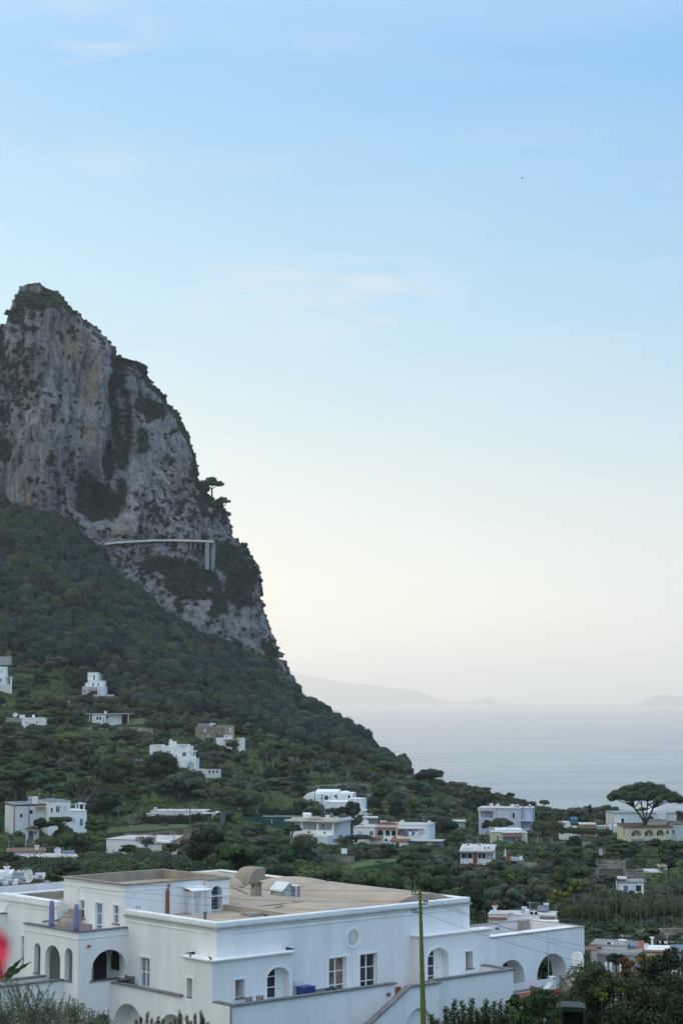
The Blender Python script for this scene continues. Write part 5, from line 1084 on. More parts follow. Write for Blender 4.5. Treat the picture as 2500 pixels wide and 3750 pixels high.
for a in range(5): h.win(1497 + a*15, 1508 + a*15, 522, 540, .5, 's', n=1)
# left side of the valley
h = House('white_villa_left', 'white villa with solar panels and open pergola frame', 'villa', 4, 318, 545, 860, 392, 24, yt=640); h.root.name = 'pergola_villa'
h.flat(318, 448, 672, None, 0, 8, MW, MROOFG); h.flat(448, 545, 735, None, .0, 7, MW, MW); h.box('wall', MPALE, 125, 318, 700, None, 2.0, 9); h.slab('grey_roof', MROOFG, 120, 320, 682, .15, 1.8, 9.2, .2); h.cols((484, 532), 688, 735, .3, .14); h.cols((448, 540), 690, 735, 5, .14); h.slab('pergola_beam', MPALE, 448, 545, 690, .18, .2, .5)
h.slab('pergola_beam', MPALE, 530, 545, 690, .18, .5, 5); h.lath('door_arch', MW, 355, 395, 680, 700, -.15, .1)
h.win(332, 342, 712, 740, 0, 'w', n=1); h.win(362, 382, 705, 740, 0, 'w'); h.win(408, 424, 702, 732, 0, 's', n=1); h.win(505, 522, 785, 828, 0, 'w', n=2); h.win(462, 480, 785, 812, 0, 's', n=1); h.win(165, 180, 745, 768, 2, 'd', 'door'); h.win(222, 240, 725, 750, 2, 'k')
h.slab('tiled_canopy', MTERRA, 255, 305, 706, .1, .8, 2, .2); h.solar(325, 375, 655, 672, 2); h.tank(245, 655, .3, 1.4, 4); h.chim(260, 650, 682, 3, .5, False); h.chim(275, 650, 682, 5, .35, False); h.solar(150, 215, 672, 690, 3); h.ant(290, 600, 672, 4)
h = House('wayside_shrine', 'small white gabled shrine with an arched opening', 'shrine', 4, 165, 250, 915, 378, 10, yt=825)
h.arcade('front_wall', MPALE, 165, 250, 845, 915, [(188, 215, 914, 858)], 0, .3); h.box('wall', MPALE, 166, 249, 848, None, 1.6, 2.6); h.box('side_wall', MPALE, 166, 172, 848, None, .3, 1.6); h.box('side_wall', MPALE, 243, 249, 848, None, .3, 1.6)
mb = MB(); mb.prism([(h.x(160), h.z(848)), (h.x(254), h.z(848)), (h.x(207), h.z(828))], -.15, 2.7, 'y'); mb.build('roof', MTILE, h.root)
h.box('blue_box', MBLS, 217, 232, 862, 878, -.12, .0)
h = House('long_bungalow', 'long low white bungalow with grey awning behind a clipped hedge', 'house', 4, 930, 1300, 778, 436, -6, yt=720)
h.flat(930, 1020, 752, None, 0, 6, MW); h.flat(957, 1302, 735, None, .8, 8, MPALE); h.slab('awning', MGREY, 1022, 1275, 748, .12, -1.2, .8, .3); h.slab('porch_roof', MW, 1295, 1380, 740, .3, -.8, 5); h.cols((1360, 1372), 745, 820, -.6, .18); h.box('red_panel', MRED, 1362, 1378, 757, 800, -.65, -.6); h.box('porch_wall', MWOOD, 1300, 1350, 750, None, 3, 5)
h.tank(975, 727, .45, .6, 3); [h.ac(x, 726, 736, 2, .3) for x in (1064, 1103, 1184, 1245)]; h.box('end_wall', MPALE, 1352, 1384, 818, None, -1, .5)
h = House('ridge_house', 'wide low white house with two tiny windows and a ridged roof', 'house', 4, 672, 1135, 1010, 366, -16, yt=893)
h.flat(672, 920, 918, None, 0, 8, MW, MROOFW, .15); h.lath('roof_curve', MROOFW, 760, 920, 901, 918, .3, 8, axis='x'); h.box('wall', MW, 920, 1060, 925, None, 1.5, 8); h.slab('roof', MROOFW, 905, 1075, 905, .15, 1, 8, .9); h.slab('tiled_roof', MTILE, 1035, 1140, 918, .12, .2, 7, .8); h.box('wall', MCREAM, 1060, 1130, 943, None, .6, 7)
h.win(768, 780, 953, 966, 0, 'w', n=1); h.win(786, 798, 951, 966, 0, 'w', n=1); h.win(1078, 1096, 955, 975, .6, 'c'); h.chim(1070, 893, 912, 3, .35); h.slab('canopy', MROOFG, 1120, 1180, 935, .1, .5, 4, .1)
h = House('garden_wall_block', 'short white garden wall piece left of the ridged house', 'wall', 4, 605, 665, 1025, 355, -15, yt=1000, clear=False); h.box('wall_panel', MW, 605, 665, 1000, None, 0, .4)
# stone farmhouse on the slope
h = House('stone_farmhouse', 'old brown stone farmhouse with bricked corner on the slope', 'house', 'b', 535, 715, 355, 622, 18, yt=215)
h.flat(535, 715, 250, None, 0, 9, MTAN, MROOFG, .1); h.flat(715, 800, 240, None, .4, 9, mat('buff_plaster', (.50, .41, .26), .9, .25, .5), MTILE, .1); h.box('stair_block', MTAN, 655, 720, 250, 320, -1.2, 0); h.box('upper_room', MGREY, 552, 640, 228, 252, 3, 8)
h.win(556, 568, 270, 292, 0, 's', n=1); h.win(584, 598, 320, 345, 0, 's', n=1); h.win(722, 733, 262, 297, .4, 's', n=1); h.win(762, 772, 263, 297, .4, 's', n=1); h.win(622, 632, 280, 312, -.02, 'k', n=1); h.dish(625, 230, .6, 2); h.ac(655, 222, 235, 3)
h = House('low_annex', 'small white annex with brown pergola just below the stone farmhouse', 'house', 'b', 655, 888, 398, 608, 10, yt=320)
h.box('terrace_wall', MW, 660, 790, 340, None, 1.5, 2); h.flat(728, 790, 320, None, 2, 5, MPALE); h.flat(838, 888, 345, None, 0, 5, MW); h.slab('pergola_roof', MTILE, 725, 850, 348, .12, -.5, 3, .5); h.cols((838, 848), 360, 398, -.4, .1); h.win(735, 745, 328, 342, 2, 'a')
# white villa with curled parapets
h = House('scalloped_villa', 'white villa with scalloped parapets and arched loggia half hidden by trees', 'villa', 'b', 92, 490, 600, 548, -4, yt=370)
h.flat(92, 192, 405, None, 3, 9, MW, MW, 0); h.flat(192, 430, 415, None, 2, 9, MW, MW, 0); h.box('upper_parapet', MW, 305, 432, 396, 416, 1.9, 2.2); h.box('roof_room', MW, 250, 302, 376, 416, 3, 6); h.box('upper_parapet', MW, 92, 190, 403, 412, 2.9, 3.2)
MCURL = mat('grey_curl', (.42, .42, .42), .9, .1)
for a, b_, c_ in ((215, 262, 388), (355, 400, 396), (160, 188, 404)):
    mb = MB(); n_ = 12; X0, X1 = h.x(a), h.x(b_); c0 = (X0+X1)/2; rr_ = (X1-X0)/2; Z = h.z(c_)
    for k in range(n_): t0 = math.pi + math.pi*k/n_; t1 = math.pi + math.pi*(k+1)/n_; mb.bar((c0 + rr_*math.cos(t0), 1.85, Z + rr_*math.sin(t0)*.9), (c0 + rr_*math.cos(t1), 1.85, Z + rr_*math.sin(t1)*.9), .18)
    mb.build('parapet_curl', MCURL, h.root)
h.flat(330, 492, 515, None, 0, 6, MW, MW, .1); h.arcade('loggia_wall', MW, 325, 492, 512, 600, [(418, 474, 599, 540)], -.35, .3); h.box('loggia_back', MSHUT, 410, 480, 530, 600, -.03, .02); h.win(368, 398, 463, 495, 2, 'w', n=2); h.box('balcony', MW, 340, 490, 492, 515, -.2, 0); h.cols((435, 480), 448, 515, 0, .14); h.slab('pergola_beam', MW, 432, 490, 448, .2, -.2, 2)
h.chim(262, 360, 376, 4)
h = House('garden_colonnade', 'weathered white garden colonnade of three round arches', 'colonnade', 'b', 578, 690, 668, 540, -6, yt=590)
h.arcade('arch_wall', MPALE, 578, 690, 598, 670, [(590, 606, 632, 604), (622, 638, 632, 604), (655, 670, 632, 604)], 0, .4); h.box('low_wall', MPALE, 480, 562, 596, 640, .5, 1); h.box('side_wall', MPALE, 562, 578, 600, None, .3, 1)
# small white fragment behind the trees
h = House('garden_gate', 'small white gate pillars glimpsed among the orange-leaved trees', 'gate', 'a', 1112, 1165, 1095, 540, 0, clear=False); h.box('pillar', MW, 1112, 1120, 1050, None, 0, .4); h.box('low_wall', MW, 1120, 1165, 1062, None, 0, .3)
# bungalows above
h = House('white_bungalow', 'white bungalow with porch and lawn above the long stone wall', 'house', 'a', 755, 990, 780, 642, -4, yt=680)
h.flat(755, 868, 712, None, 0, 7, MW, MW, .2); h.flat(868, 990, 705, None, 1.5, 7, MW, MW, .2); h.win(792, 808, 728, 752, 0, 'w', n=1); h.win(815, 832, 728, 752, 0, 'w', n=1); h.win(868, 884, 722, 742, 1.5, 'a'); h.win(962, 972, 712, 752, 1.5, 's', n=1); h.slab('porch_roof', MROOFW, 690, 1078, 702, .18, -.4, 5); h.box('porch_wall', MWOOD, 992, 1030, 706, None, 3, 4)
h.cols((735, 1055), 708, 770, 0, .12); h.chim(856, 685, 702, 2); h.win(848, 856, 735, 778, 0, 'b', n=1)
h = House('low_bungalow', 'low white bungalow at the left edge with rooftop water heater', 'house', 'a', 150, 362, 792, 622, 0, yt=700)
h.flat(180, 362, 738, None, 0, 6, MW, MW, .15); h.box('wall', MPALE, 40, 180, 745, 768, 1.5, 6); h.slab('porch_roof', MROOFW, 32, 182, 740, .15, .5, 6); h.box('roof_tank', MPALE, 152, 190, 714, 740, 2, 4); h.chim(268, 715, 735, 2); h.dish(122, 712, .8, 1); h.win(300, 310, 762, 785, 0, 'k', n=1); h.win(215, 226, 770, 785, 0, 'k', n=1); h.win(325, 336, 752, 775, 0, 's', n=1); h.box('pier', MW, 366, 377, 745, None, 0, .4)
# stepped villa
h = House('stepped_villa', 'white villa stepping up three storeys in front of the forest', 'villa', 'a', 675, 862, 550, 722, -3, yt=360)
h.flat(705, 783, 364, None, 3.5, 9, MW, MW, .1); h.flat(692, 840, 432, None, 1.8, 8, MW, MW, .1); h.flat(675, 860, 480, None, 0, 6, MW, MW, .1); h.cols((788, 815), 380, 430, 3.6, .08, 'pergola_post'); h.slab('pergola_beam', MPALE, 784, 818, 380, .15, 3.5, 6)
h.win(752, 764, 385, 425, 3.5, 'w', n=1); h.win(718, 726, 380, 400, 3.5, 's', n=1); h.win(752, 764, 452, 478, 1.8, 'w', n=1); h.win(795, 805, 452, 478, 1.8, 'w', n=1); h.box('awning', MSHUT, 728, 800, 486, 512, -1.2, 0); h.box('red_wall', MRED, 740, 800, 515, 545, -.3, .02); h.win(690, 698, 505, 530, 0, 'k', n=1); h.win(815, 821, 502, 520, 0, 's', n=1); h.win(842, 848, 502, 520, 0, 's', n=1)
h.box('terrace_wall', MSTONE, 760, 950, 562, None, -2.2, -1.7); h.slab('side_stair', MGREY, 865, 938, 545, .3, -1, .5, .5)
h = House('edge_villa', 'white villa cut by the left edge below a slanted concrete wall', 'villa', 'a', 0, 100, 512, 702, 0, yt=300)
h.flat(-60, 38, 318, None, 1, 7, MW, MW, .1); h.flat(-60, 48, 402, None, 0, 6, MW, MW, .1); h.win(0, 20, 338, 370, 1, 's', n=2); h.win(2, 14, 415, 445, 0, 'w', n=1); h.cols((46, 92), 405, 465, -.2, .3); h.slab('pergola_roof', MW, 44, 100, 400, .15, -.3, 4); h.box('back_wall', MGREY, -60, 62, 230, 300, 8, 8.5)
h.box('plinth', MPALE, -60, 100, 462, None, -.5, 0)
# bottom-left neighbours behind the villa
h = House('striped_house', 'cream and white house with wavy tiled eaves behind the villa', 'house', 'l', 155, 495, 262, 318, 12, yt=125)
h.flat(155, 300, 165, None, 0, 8, MCREAM, MROOFW, .15); h.flat(300, 480, 160, None, -.2, 8, MW, MROOFW, .1); h.slab('wavy_eave', MROOFW, 296, 490, 150, .1, -.8, 4, .1); h.slab('wavy_eave', MROOFW, 296, 500, 186, .1, -1.6, -.2, .25); h.win(212, 252, 218, 246, 0, 'w'); h.box('roller_shutter', MSHUT, 208, 254, 198, 218, -.08, .01)
h.cols((492,), 192, 250, -1.4, .06); h.solar(400, 480, 128, 162, 3); h.dish(370, 122, .6, 2); h.box('balustrade', MW, 300, 495, 206, 212, -1.6, -1.5); h.win(310, 320, 215, 240, -.2, 'k', n=1)
h = House('brown_roof_house', 'pale house with long brown roof at the left edge', 'house', 'l', 50, 285, 205, 332, 10, yt=95)
h.flat(52, 285, 122, None, 0, 8, MPALE, MTILE, .2); h.box('red_wall', MPINK, 95, 170, 140, None, -1, 0); h.chim(234, 95, 118, 3); h.ant(60, 60, 120, 3)
h = House('rooftop_cluster', 'jumble of white roof rooms and tanks at the bottom left', 'house', 'l', 0, 300, 372, 205, 6, yt=215)
h.flat(-40, 75, 262, None, 0, 5, MWc, MWc, 0); h.flat(60, 170, 318, None, -1, 5, MGREY, MROOFG, .1); h.flat(150, 275, 305, None, .5, 6, MTAN, MROOFG, .1); h.flat(262, 296, 288, None, 1.5, 6, MWc, MWc, 0); h.box('parapet', MWc, -10, 190, 345, None, -2, -1.6); h.flat(75, 140, 282, None, 3, 6, MPALE, MROOFG, .1)
h.tank(125, 352, .32, 1.7, -1.2); h.tank(262, 288, .3, 1.6, 2.5); h.tank(35, 325, .45, .9, -1); h.chim(38, 232, 262, 2, .25); h.dish(180, 265, .55, 0, -30); h.dish(188, 290, .5, -.5, -30); h.solar(20, 72, 300, 335, -1.8); h.box('roof_box', MWc, 90, 118, 300, 320, -.5, .8); h.tank(215, 300, .25, .8, 1.5); h.tank(105, 322, .25, .6, -1.5); h.ant(162, 225, 300, 1)
h.tank(20, 268, .25, .8, .5); h.chim(120, 270, 285, 4, .3); h.box('stair_room', MPALE, 0, 30, 285, 345, -1.5, 0)
# right-hand neighbours beyond the arcade wing
h = House('terrace_roof_house', 'white roof terrace with solar heater and brick-edged parapets', 'house', 'r', 455, 840, 520, 178, -10, yt=440)
h.flat(455, 560, 474, None, 0, 3, MW, MROOFW, .05); h.flat(548, 822, 482, None, .8, 4.5, MW, MROOFW, .05); h.box('low_parapet', MW, 640, 845, 500, None, -.6, .6); h.chim(484, 440, 462, 1.5, .16); h.ant(674, 414, 470, 3); h.tank(645, 455, .22, .5, 2.5); h.solar(715, 775, 445, 470, 3); h.tank(762, 443, .2, .5, 4.3)
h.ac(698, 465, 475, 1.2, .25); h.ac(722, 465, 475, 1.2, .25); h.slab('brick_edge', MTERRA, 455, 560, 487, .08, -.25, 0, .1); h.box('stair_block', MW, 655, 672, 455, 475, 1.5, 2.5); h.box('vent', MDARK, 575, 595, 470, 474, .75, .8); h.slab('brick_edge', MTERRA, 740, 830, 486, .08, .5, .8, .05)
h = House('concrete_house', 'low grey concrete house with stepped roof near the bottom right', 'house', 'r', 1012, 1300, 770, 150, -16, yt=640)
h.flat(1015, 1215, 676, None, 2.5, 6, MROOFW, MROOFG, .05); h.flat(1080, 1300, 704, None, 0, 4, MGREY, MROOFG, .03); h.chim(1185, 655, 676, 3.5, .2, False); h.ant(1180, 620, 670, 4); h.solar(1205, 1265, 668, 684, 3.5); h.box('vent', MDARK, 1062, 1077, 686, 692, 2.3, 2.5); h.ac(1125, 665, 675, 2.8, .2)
h.slab('canopy', MTILE, 1010, 1082, 662, .08, -1.0, .6, .12); h.cols((1050,), 666, 750, -.9, .04, 'post', MPOLE)
h = House('red_trim_house', 'white flat-roofed house edged with red tiles at the right edge', 'house', 'r', 1290, 1545, 775, 158, -10, yt=655)
h.flat(1292, 1548, 692, None, 0, 5, MW, MWc, 0, .05); h.slab('tiled_eave', MTERRA, 1284, 1552, 684, .07, -.15, 1, .0); h.slab('tiled_eave', MTERRA, 1275, 1345, 660, .1, .5, 4, .5); h.ant(1474, 600, 662, 3); h.ac(1428, 655, 664, 3, .25); h.ac(1455, 655, 664, 3, .25); h.chim(1390, 645, 662, 4, .08, False)
h.win(1355, 1362, 668, 680, 2.4, 's', n=1); h.win(1516, 1526, 705, 728, 0, 's', n=1); h.win(1296, 1302, 702, 715, -.01, 'k', n=1); h.solar(1500, 1565, 670, 690, 2)
h = House('blue_door_shed', 'small white shed with blue door under a flat roof', 'shed', 'r', 1198, 1342, 338, 295, -4, yt=262)
h.flat(1198, 1340, 285, None, 0, 5, MW, MROOFG, .2); h.win(1226, 1252, 304, 336, 0, 'b', 'door', n=1); h.win(1296, 1325, 302, 336, 0, 'k', n=1); h.slab('upper_canopy', MROOFW, 1195, 1250, 265, .12, 1, 4, .1); h.box('canopy_wall', MGREY, 1196, 1250, 268, 285, 3, 4.5)
h = House('stone_ruin', 'roofless grey stone enclosure below the utility pole', 'ruin', 'r', 1075, 1240, 235, 330, -5, yt=165)
h.box('wall_panel', MSTONE, 1075, 1228, 168, 195, 3, 3.4); h.box('wall_panel', MSTONE, 1090, 1225, 208, None, 0, .4); h.box('pier', MTAN, 1224, 1236, 170, 228, .0, 3); h.slab('coping', MTILE, 1088, 1226, 206, .1, -.1, .5)
h = House('thatched_shelter', 'low shelter with a pale flat cover and rough posts', 'shelter', 'r', 1355, 1440, 240, 320, 0, yt=185)
h.slab('cover', MROOFW, 1352, 1440, 216, .15, -.5, 3, .2); h.cols((1358, 1432), 218, 240, -.3, .1, 'post', MPOLE); h.slab('branch_cover', MTAN, 1430, 1480, 188, .2, .5, 3, .3); h.cols((1465, 1476), 192, 215, .5, .12, 'post', MPALE)
# ---- dry-stone and garden walls ----------------------------------------------------
def stone_wall(fr, pts, Y, label, m=None, th=.5, name='stone_wall', group=None, drop=2.0, depths=None):
    "pts: (x, ytop, ybottom) in zoom coordinates"
    o_, s_ = FR[fr][:2], FR[fr][2]; P = [(o_[0] + a/s_, o_[1] + b/s_, o_[1] + c_/s_) for a, b, c_ in pts]
    vs = []; fs = []; ns = 6
    base = at(P[0][0], P[0][2], depths[0] if depths else Y); root = empty(name, base, 0, label, 'wall', group); mb = MB(); sp = []
    for i in range(len(P) - 1):
        for j in range(ns + (i == len(P) - 2)):
            f = j / ns; yy = (depths[i]*(1-f) + depths[i+1]*f) if depths else Y
            a = P[i][0]*(1-f) + P[i+1][0]*f; t_ = P[i][1]*(1-f) + P[i+1][1]*f; b_ = P[i][2]*(1-f) + P[i+1][2]*f
            T1 = at(a, t_, yy); B1 = at(a, b_, yy); sp.append((T1.x, yy, B1.z - drop, T1.z + .12 * (rnd.random() - .5)))
    n_ = len(sp)
    for (x, y, zb, zt_) in sp: vs += [Vector((x, y, zb)) - base, Vector((x, y, zt_)) - base, Vector((x, y + th, zt_)) - base, Vector((x, y + th, zb)) - base]
    for i in range(n_ - 1): a = 4*i; fs += [(a, a+4, a+5, a+1), (a+1, a+5, a+6, a+2), (a+2, a+6, a+7, a+3)]
    fs += [(0, 1, 2, 3), (4*n_-1, 4*n_-2, 4*n_-3, 4*n_-4)]
    mb.add(vs, fs); mb.build('wall_stones', m or MSTONE, root); return root
stone_wall('a', [(515, 815, 868), (690, 812, 850), (860, 822, 846), (1030, 808, 850)], 625, 'pale dry-stone terrace wall under the white bungalow', MSTONEL)
stone_wall('a', [(1030, 815, 880), (1100, 812, 885), (1190, 818, 868), (1258, 800, 838)], 622, 'taller rough stone wall at the right end of the bungalow lawn', MSTONEL)
stone_wall('a', [(320, 828, 880), (370, 830, 892), (450, 826, 890)], 612, 'broken pale stone wall under the low bungalow', MSTONEL)
stone_wall('a', [(495, 968, 988), (585, 960, 975)], 575, 'short bright white terrace wall in the middle of the slope', MW)
stone_wall('a', [(665, 998, 1026), (755, 986, 1030)], 565, 'rough pale stone wall patch right of the short white wall', MSTONEL)
stone_wall('a', [(345, 985, 1020), (450, 1012, 1030)], 560, 'tumbled stone wall patch left of the short white wall', MSTONEL)
stone_wall('a', [(515, 603, 622), (570, 598, 612)], 690, 'tiny white wall below the stepped villa', MW)
stone_wall(4, [(700, 872, 905), (920, 875, 905), (1000, 862, 900), (1150, 850, 905), (1275, 838, 880)], 0, 'long grey stone wall in front of the square lawn', MSTONE, depths=[398, 396, 394, 388, 384])
stone_wall('b', [(690, 950, 1045), (760, 930, 985), (850, 908, 955), (880, 905, 950)], 0, 'grey lane wall climbing towards the small arched gate', MSTONE, depths=[420, 440, 470, 480])
stone_wall('b', [(905, 905, 950), (952, 895, 925)], 485, 'short grey wall right of the small arched gate', MSTONE)
h = House('lane_gate', 'small arched stone gate at the top of the lane', 'gate', 'b', 868, 905, 950, 482, 0, clear=False); h.arcade('gate_wall', MTAN, 868, 905, 888, 950, [(876, 898, 949, 897)], 0, .4)
stone_wall(5, [(440, 250, 275), (600, 240, 262), (700, 232, 262), (830, 232, 275), (965, 245, 280)], 575, 'tall grey retaining wall above the vaulted villa', MSTONEL)
stone_wall(5, [(770, 308, 345), (860, 302, 335), (970, 298, 325)], 545, 'stone wall running right from the vaulted villa', MSTONE)
stone_wall(5, [(535, 760, 830), (600, 740, 800), (700, 760, 810), (780, 755, 800)], 330, 'ruined stone wall overgrown with shrubs in the valley', MSTONE)
stone_wall(5, [(0, 815, 850), (100, 800, 840), (190, 790, 830)], 318, 'low dry-stone wall just beyond the villa roof', MSTONE)
stone_wall(4, [(1385, 755, 800), (1500, 712, 745)], 0, 'grey rendered wall beside the lane near the long bungalow', MGREY, depths=[425, 455]) if False else None
stone_wall('r', [(1065, 170, 200), (1222, 168, 200)], 338, 'blockwork wall behind the roofless enclosure', MGREY)
stone_wall('r', [(1240, 215, 235), (1330, 205, 225)], 335, 'dry-stone wall between the enclosure and the shelter', MSTONE)
stone_wall('r', [(1290, 90, 120), (1390, 88, 125), (1420, 92, 120)], 395, 'overgrown grey wall below the yellow villa', MSTONE)
stone_wall(6, [(1500, 705, 760), (1600, 700, 760)], 400, 'brown block wall at the right edge of the gardens', MTAN)
stone_wall(6, [(940, 700, 750), (1000, 700, 770), (1010, 795, 850)], 380, 'grey wall with a drainpipe beside the utility pole', MGREY) if False else None
stone_wall('r', [(1230, 555, 590), (1400, 552, 588), (1568, 548, 590)], 215, 'brown retaining wall under the vineyard strip', MTAN)
stone_wall(6, [(845, 655, 720), (905, 655, 715)], 430, 'short grey concrete wall below the terracotta house', MGREY)
for a_ in (('b', [(200, 500, 520), (420, 492, 512)], 575, 'overgrown terrace wall left of the scalloped villa lawn', MSTONE), ('b', [(480, 455, 470), (720, 448, 466)], 592, 'thin terrace wall on the grass right of the scalloped villa', MSTONE),
           ('b', [(1130, 500, 520), (1330, 495, 512)], 640, 'pale terrace wall strip near the foot of the forest', MSTONEL), (4, [(20, 380, 398), (210, 368, 388)], 545, 'long low terrace wall at the left edge gardens', MSTONE),
           (4, [(1220, 1000, 1040), (1320, 1005, 1045)], 340, 'small dark stone wall before the vine rows', MSTONE), (4, [(1380, 1020, 1045), (1568, 1015, 1040)], 330, 'pale terrace wall under the vine rows', MSTONEL),
           (6, [(380, 800, 830), (520, 805, 832)], 330, 'brown terrace wall under the cabin garden', MTAN), (6, [(650, 840, 880), (740, 835, 875)], 318, 'grey terrace wall between the olives', MSTONE), (6, [(1220, 690, 730), (1350, 700, 745)], 400, 'dark stone terrace wall below the arcade villa', MSTONE),
           (5, [(1030, 250, 268), (1250, 262, 285)], 600, 'faint terrace wall on the slope left of the round tree', MSTONE), (6, [(1150, 855, 870), (1300, 850, 868)], 325, 'low wall beside the pale shelter', MSTONEL)): stone_wall(*a_)
# ---- lawn and lane -----------------------------------------------------------------
def ground_patch(name, fr, poly, Y0Y1, label, m, kind='structure', off=.25):
    o_, s_ = FR[fr][:2], FR[fr][2]; P = []
    for (x, y), Y in zip(poly, Y0Y1): p = at(o_[0] + x/s_, o_[1] + y/s_, Y); P.append(p + Vector((0, 0, off)))
    n_ = len(P); mb = MB(); vs = P + [p - Vector((0, 0, 1.5)) for p in P]; tr = tessellate_polygon([[Vector((p.x, p.y, 0)) for p in P]])
    mb.add(vs, [tuple(t) for t in tr] + [(i, (i+1) % n_, (i+1) % n_ + n_, i + n_) for i in range(n_)]); tag(mb.build(name, m), label, name.replace('_', ' '), kind=kind)
MLAWN = mat('mown_grass', (.075, .11, .035), .95, .2, .25); 
ground_patch('lawn', 4, [(680, 880), (1240, 842), (1180, 822), (880, 824), (690, 840)], [396, 402, 420, 422, 412], 'flat mown lawn with garden furniture in front of the long bungalow', MLAWN)
ground_patch('lawn', 'a', [(1025, 800), (1215, 790), (1190, 745), (1085, 750)], [634, 634, 652, 652], 'bright little lawn right of the white bungalow', MLAWN)
0 and ground_patch('path', 'b', [(600, 1062), (690, 1040), (760, 990), (870, 955), (850, 950), (740, 975), (655, 1020)], [408, 414, 432, 462, 464, 434, 414], 'pale lane climbing left of the grey wall', MGREY)
ground_patch('grass_terrace', 5, [(600, 890), (1080, 800), (1090, 780), (900, 790), (620, 850)], [306, 322, 334, 334, 314], 'bright green grass terrace in the valley', mat('lush_grass', (.07, .125, .03), .95, .25, .3))
# ---- utility poles -----------------------------------------------------------------
def upole(fr, x, yt, yb, Y, label, arms=1, r=.13, group=None, m=None):
    o_, s_ = FR[fr][:2], FR[fr][2]; b_ = at(o_[0] + x/s_, o_[1] + yb/s_, Y); t_ = at(o_[0] + x/s_, o_[1] + yt/s_, Y); hh = t_.z - b_.z
    root = empty('utility_pole', b_, 0, label, 'utility pole', group); mb = MB(); mb.tube([(0, 0, -1.5), (0, 0, hh)], [r, r * .7], 7); mb.build('pole', m or MPOLE, root)
    for a in range(arms):
        mb = MB(); zz = hh - .35 - a * .6; mb.box(-.55, .55, -.05, .05, zz - .05, zz + .05); [mb.lathe([(.05, 0), (.07, .08), (.04, .16)], (q, 0, zz + .05), 6) for q in (-.5, .5)]; mb.build('crossarm', MPOLE, root)
    return b_ + Vector((0, 0, hh - .3))
UP = []
for fr, x, yt, yb, Y, lab, arms in (
    (4, 1128, 150, 275, 640, 'thin bare pole above the silvery vegetable patch', 0), ('b', 930, 312, 420, 605, 'thin pole standing right of the stone farmhouse', 0),
    ('b', 1350, 405, 505, 700, 'thin pole at the foot of the dark forest slope', 1), ('b', 942, 668, 890, 500, 'tall pole with stay wires near the small arched gate', 1),
    ('b', 1042, 765, 925, 505, 'grey pole beside the parked cars', 1), ('b', 1160, 795, 880, 530, 'short pole left of the vaulted villa', 0), ('b', 437, 870, 1110, 400, 'thin pole in front of the long bungalow', 1),
    (5, 545, 308, 470, 405, 'pole rising behind the cream porch house', 2), (5, 494, 290, 400, 500, 'thin pole in front of the vaulted villa', 0), (5, 1022, 390, 520, 450, 'pole with small crossarm right of the low grey shed', 1),
    (5, 1168, 385, 460, 470, 'white aerial mast above the balcony house', 1), (5, 1148, 700, 800, 345, 'leaning pale pole in front of the balcony house', 1), (4, 755, 718, 905, 398, 'grey pole at the left corner of the lawn', 1),
    (4, 90, 695, 960, 360, 'dark pole left of the wayside shrine', 0), (4, 185, 700, 935, 372, 'thin pole right above the wayside shrine', 0), (4, 448, 905, 1010, 345, 'short brown pole below the pergola villa', 0),
    (4, 1212, 690, 890, 392, 'thin pole before the porch end of the long bungalow', 1), ('r', 1120, 45, 205, 335, 'concrete pole carrying a pale transformer box', 2), ('r', 432, 270, 425, 250, 'slim pole behind the far end of the villa', 0),
    ('r', 838, 425, 510, 190, 'wooden pole behind the roof terrace', 0), ('r', 1328, 480, 520, 240, 'stake pole in the vineyard strip', 0), (6, 42, 470, 650, 455, 'thin dark pole left of the cream bungalow', 0),
    (6, 1062, 520, 590, 455, 'bare pole left of the yellow villa', 0), (6, 648, 830, 900, 320, 'short pole among the olive trees', 0), (6, 1102, 755, 850, 345, 'bare stake right of the transformer pole', 0),
    ('a', 1140, 625, 705, 700, 'thin pole above the bungalow lawn', 0), (4, 52, 330, 400, 560, 'old leaning stake in the left gardens', 0)):
    UP.append(upole(fr, x, yt, yb, Y, lab, arms))
tb_ = at(1500 + 1108/1.568, 3050 + 128/1.568, 334.5); tr_ = empty('transformer_box', tb_, 0, 'pale grey transformer box hung on the concrete pole', 'transformer')
mb = MB(); mb.box(-.75, -.15, -.5, .0, 0, 1.1); mb.box(-.15, .45, -.2, -.1, .4, .5); mb.build('box_body', MMET, tr_); mb = MB(); [mb.lathe([(.05, 0), (.06, .1), (.03, .25)], (a, -.25, 1.1), 6) for a in (-.65, -.45, -.25)]; mb.build('insulator_row', MPOLE, tr_)
def wire(a, b, sag, label, group, r=.02, n=16, name='overhead_wire', m=None, parent=None):
    a = Vector(a); b = Vector(b); mb = MB(); mb.tube([a.lerp(b, i/n) - Vector((0, 0, sag * 4 * (i/n) * (1 - i/n))) for i in range(n+1)], r, 5); o = mb.build(name, m or MPOLE, parent)
    if not parent: tag(o, label, 'wire', group)
    return o
MWIRE = mat('dark_cable', (.06, .06, .065), .7, .1)
p0 = UP[3]
wire(p0, at(900 + 385/1.96, 2750 + 312/1.96, 515), 1.6, 'long sagging cable from the tall pole to the vaulted villa', 'garden cables', .05, m=MPOLE)
wire(p0, at(500 + 1330/2.24, 2550 + 850/2.24, 520), 2.2, 'second lower cable from the tall pole to the villa', 'garden cables', .035, m=MPOLE)
wire(p0, at(500 + 885/2.24, 2550 + 810/2.24, 498), .1, 'left stay wire of the tall pole', 'garden cables', .04, m=MPOLE)
wire(p0, at(500 + 1038/2.24, 2550 + 865/2.24, 502), .1, 'right stay wire of the tall pole', 'garden cables', .04, m=MPOLE)
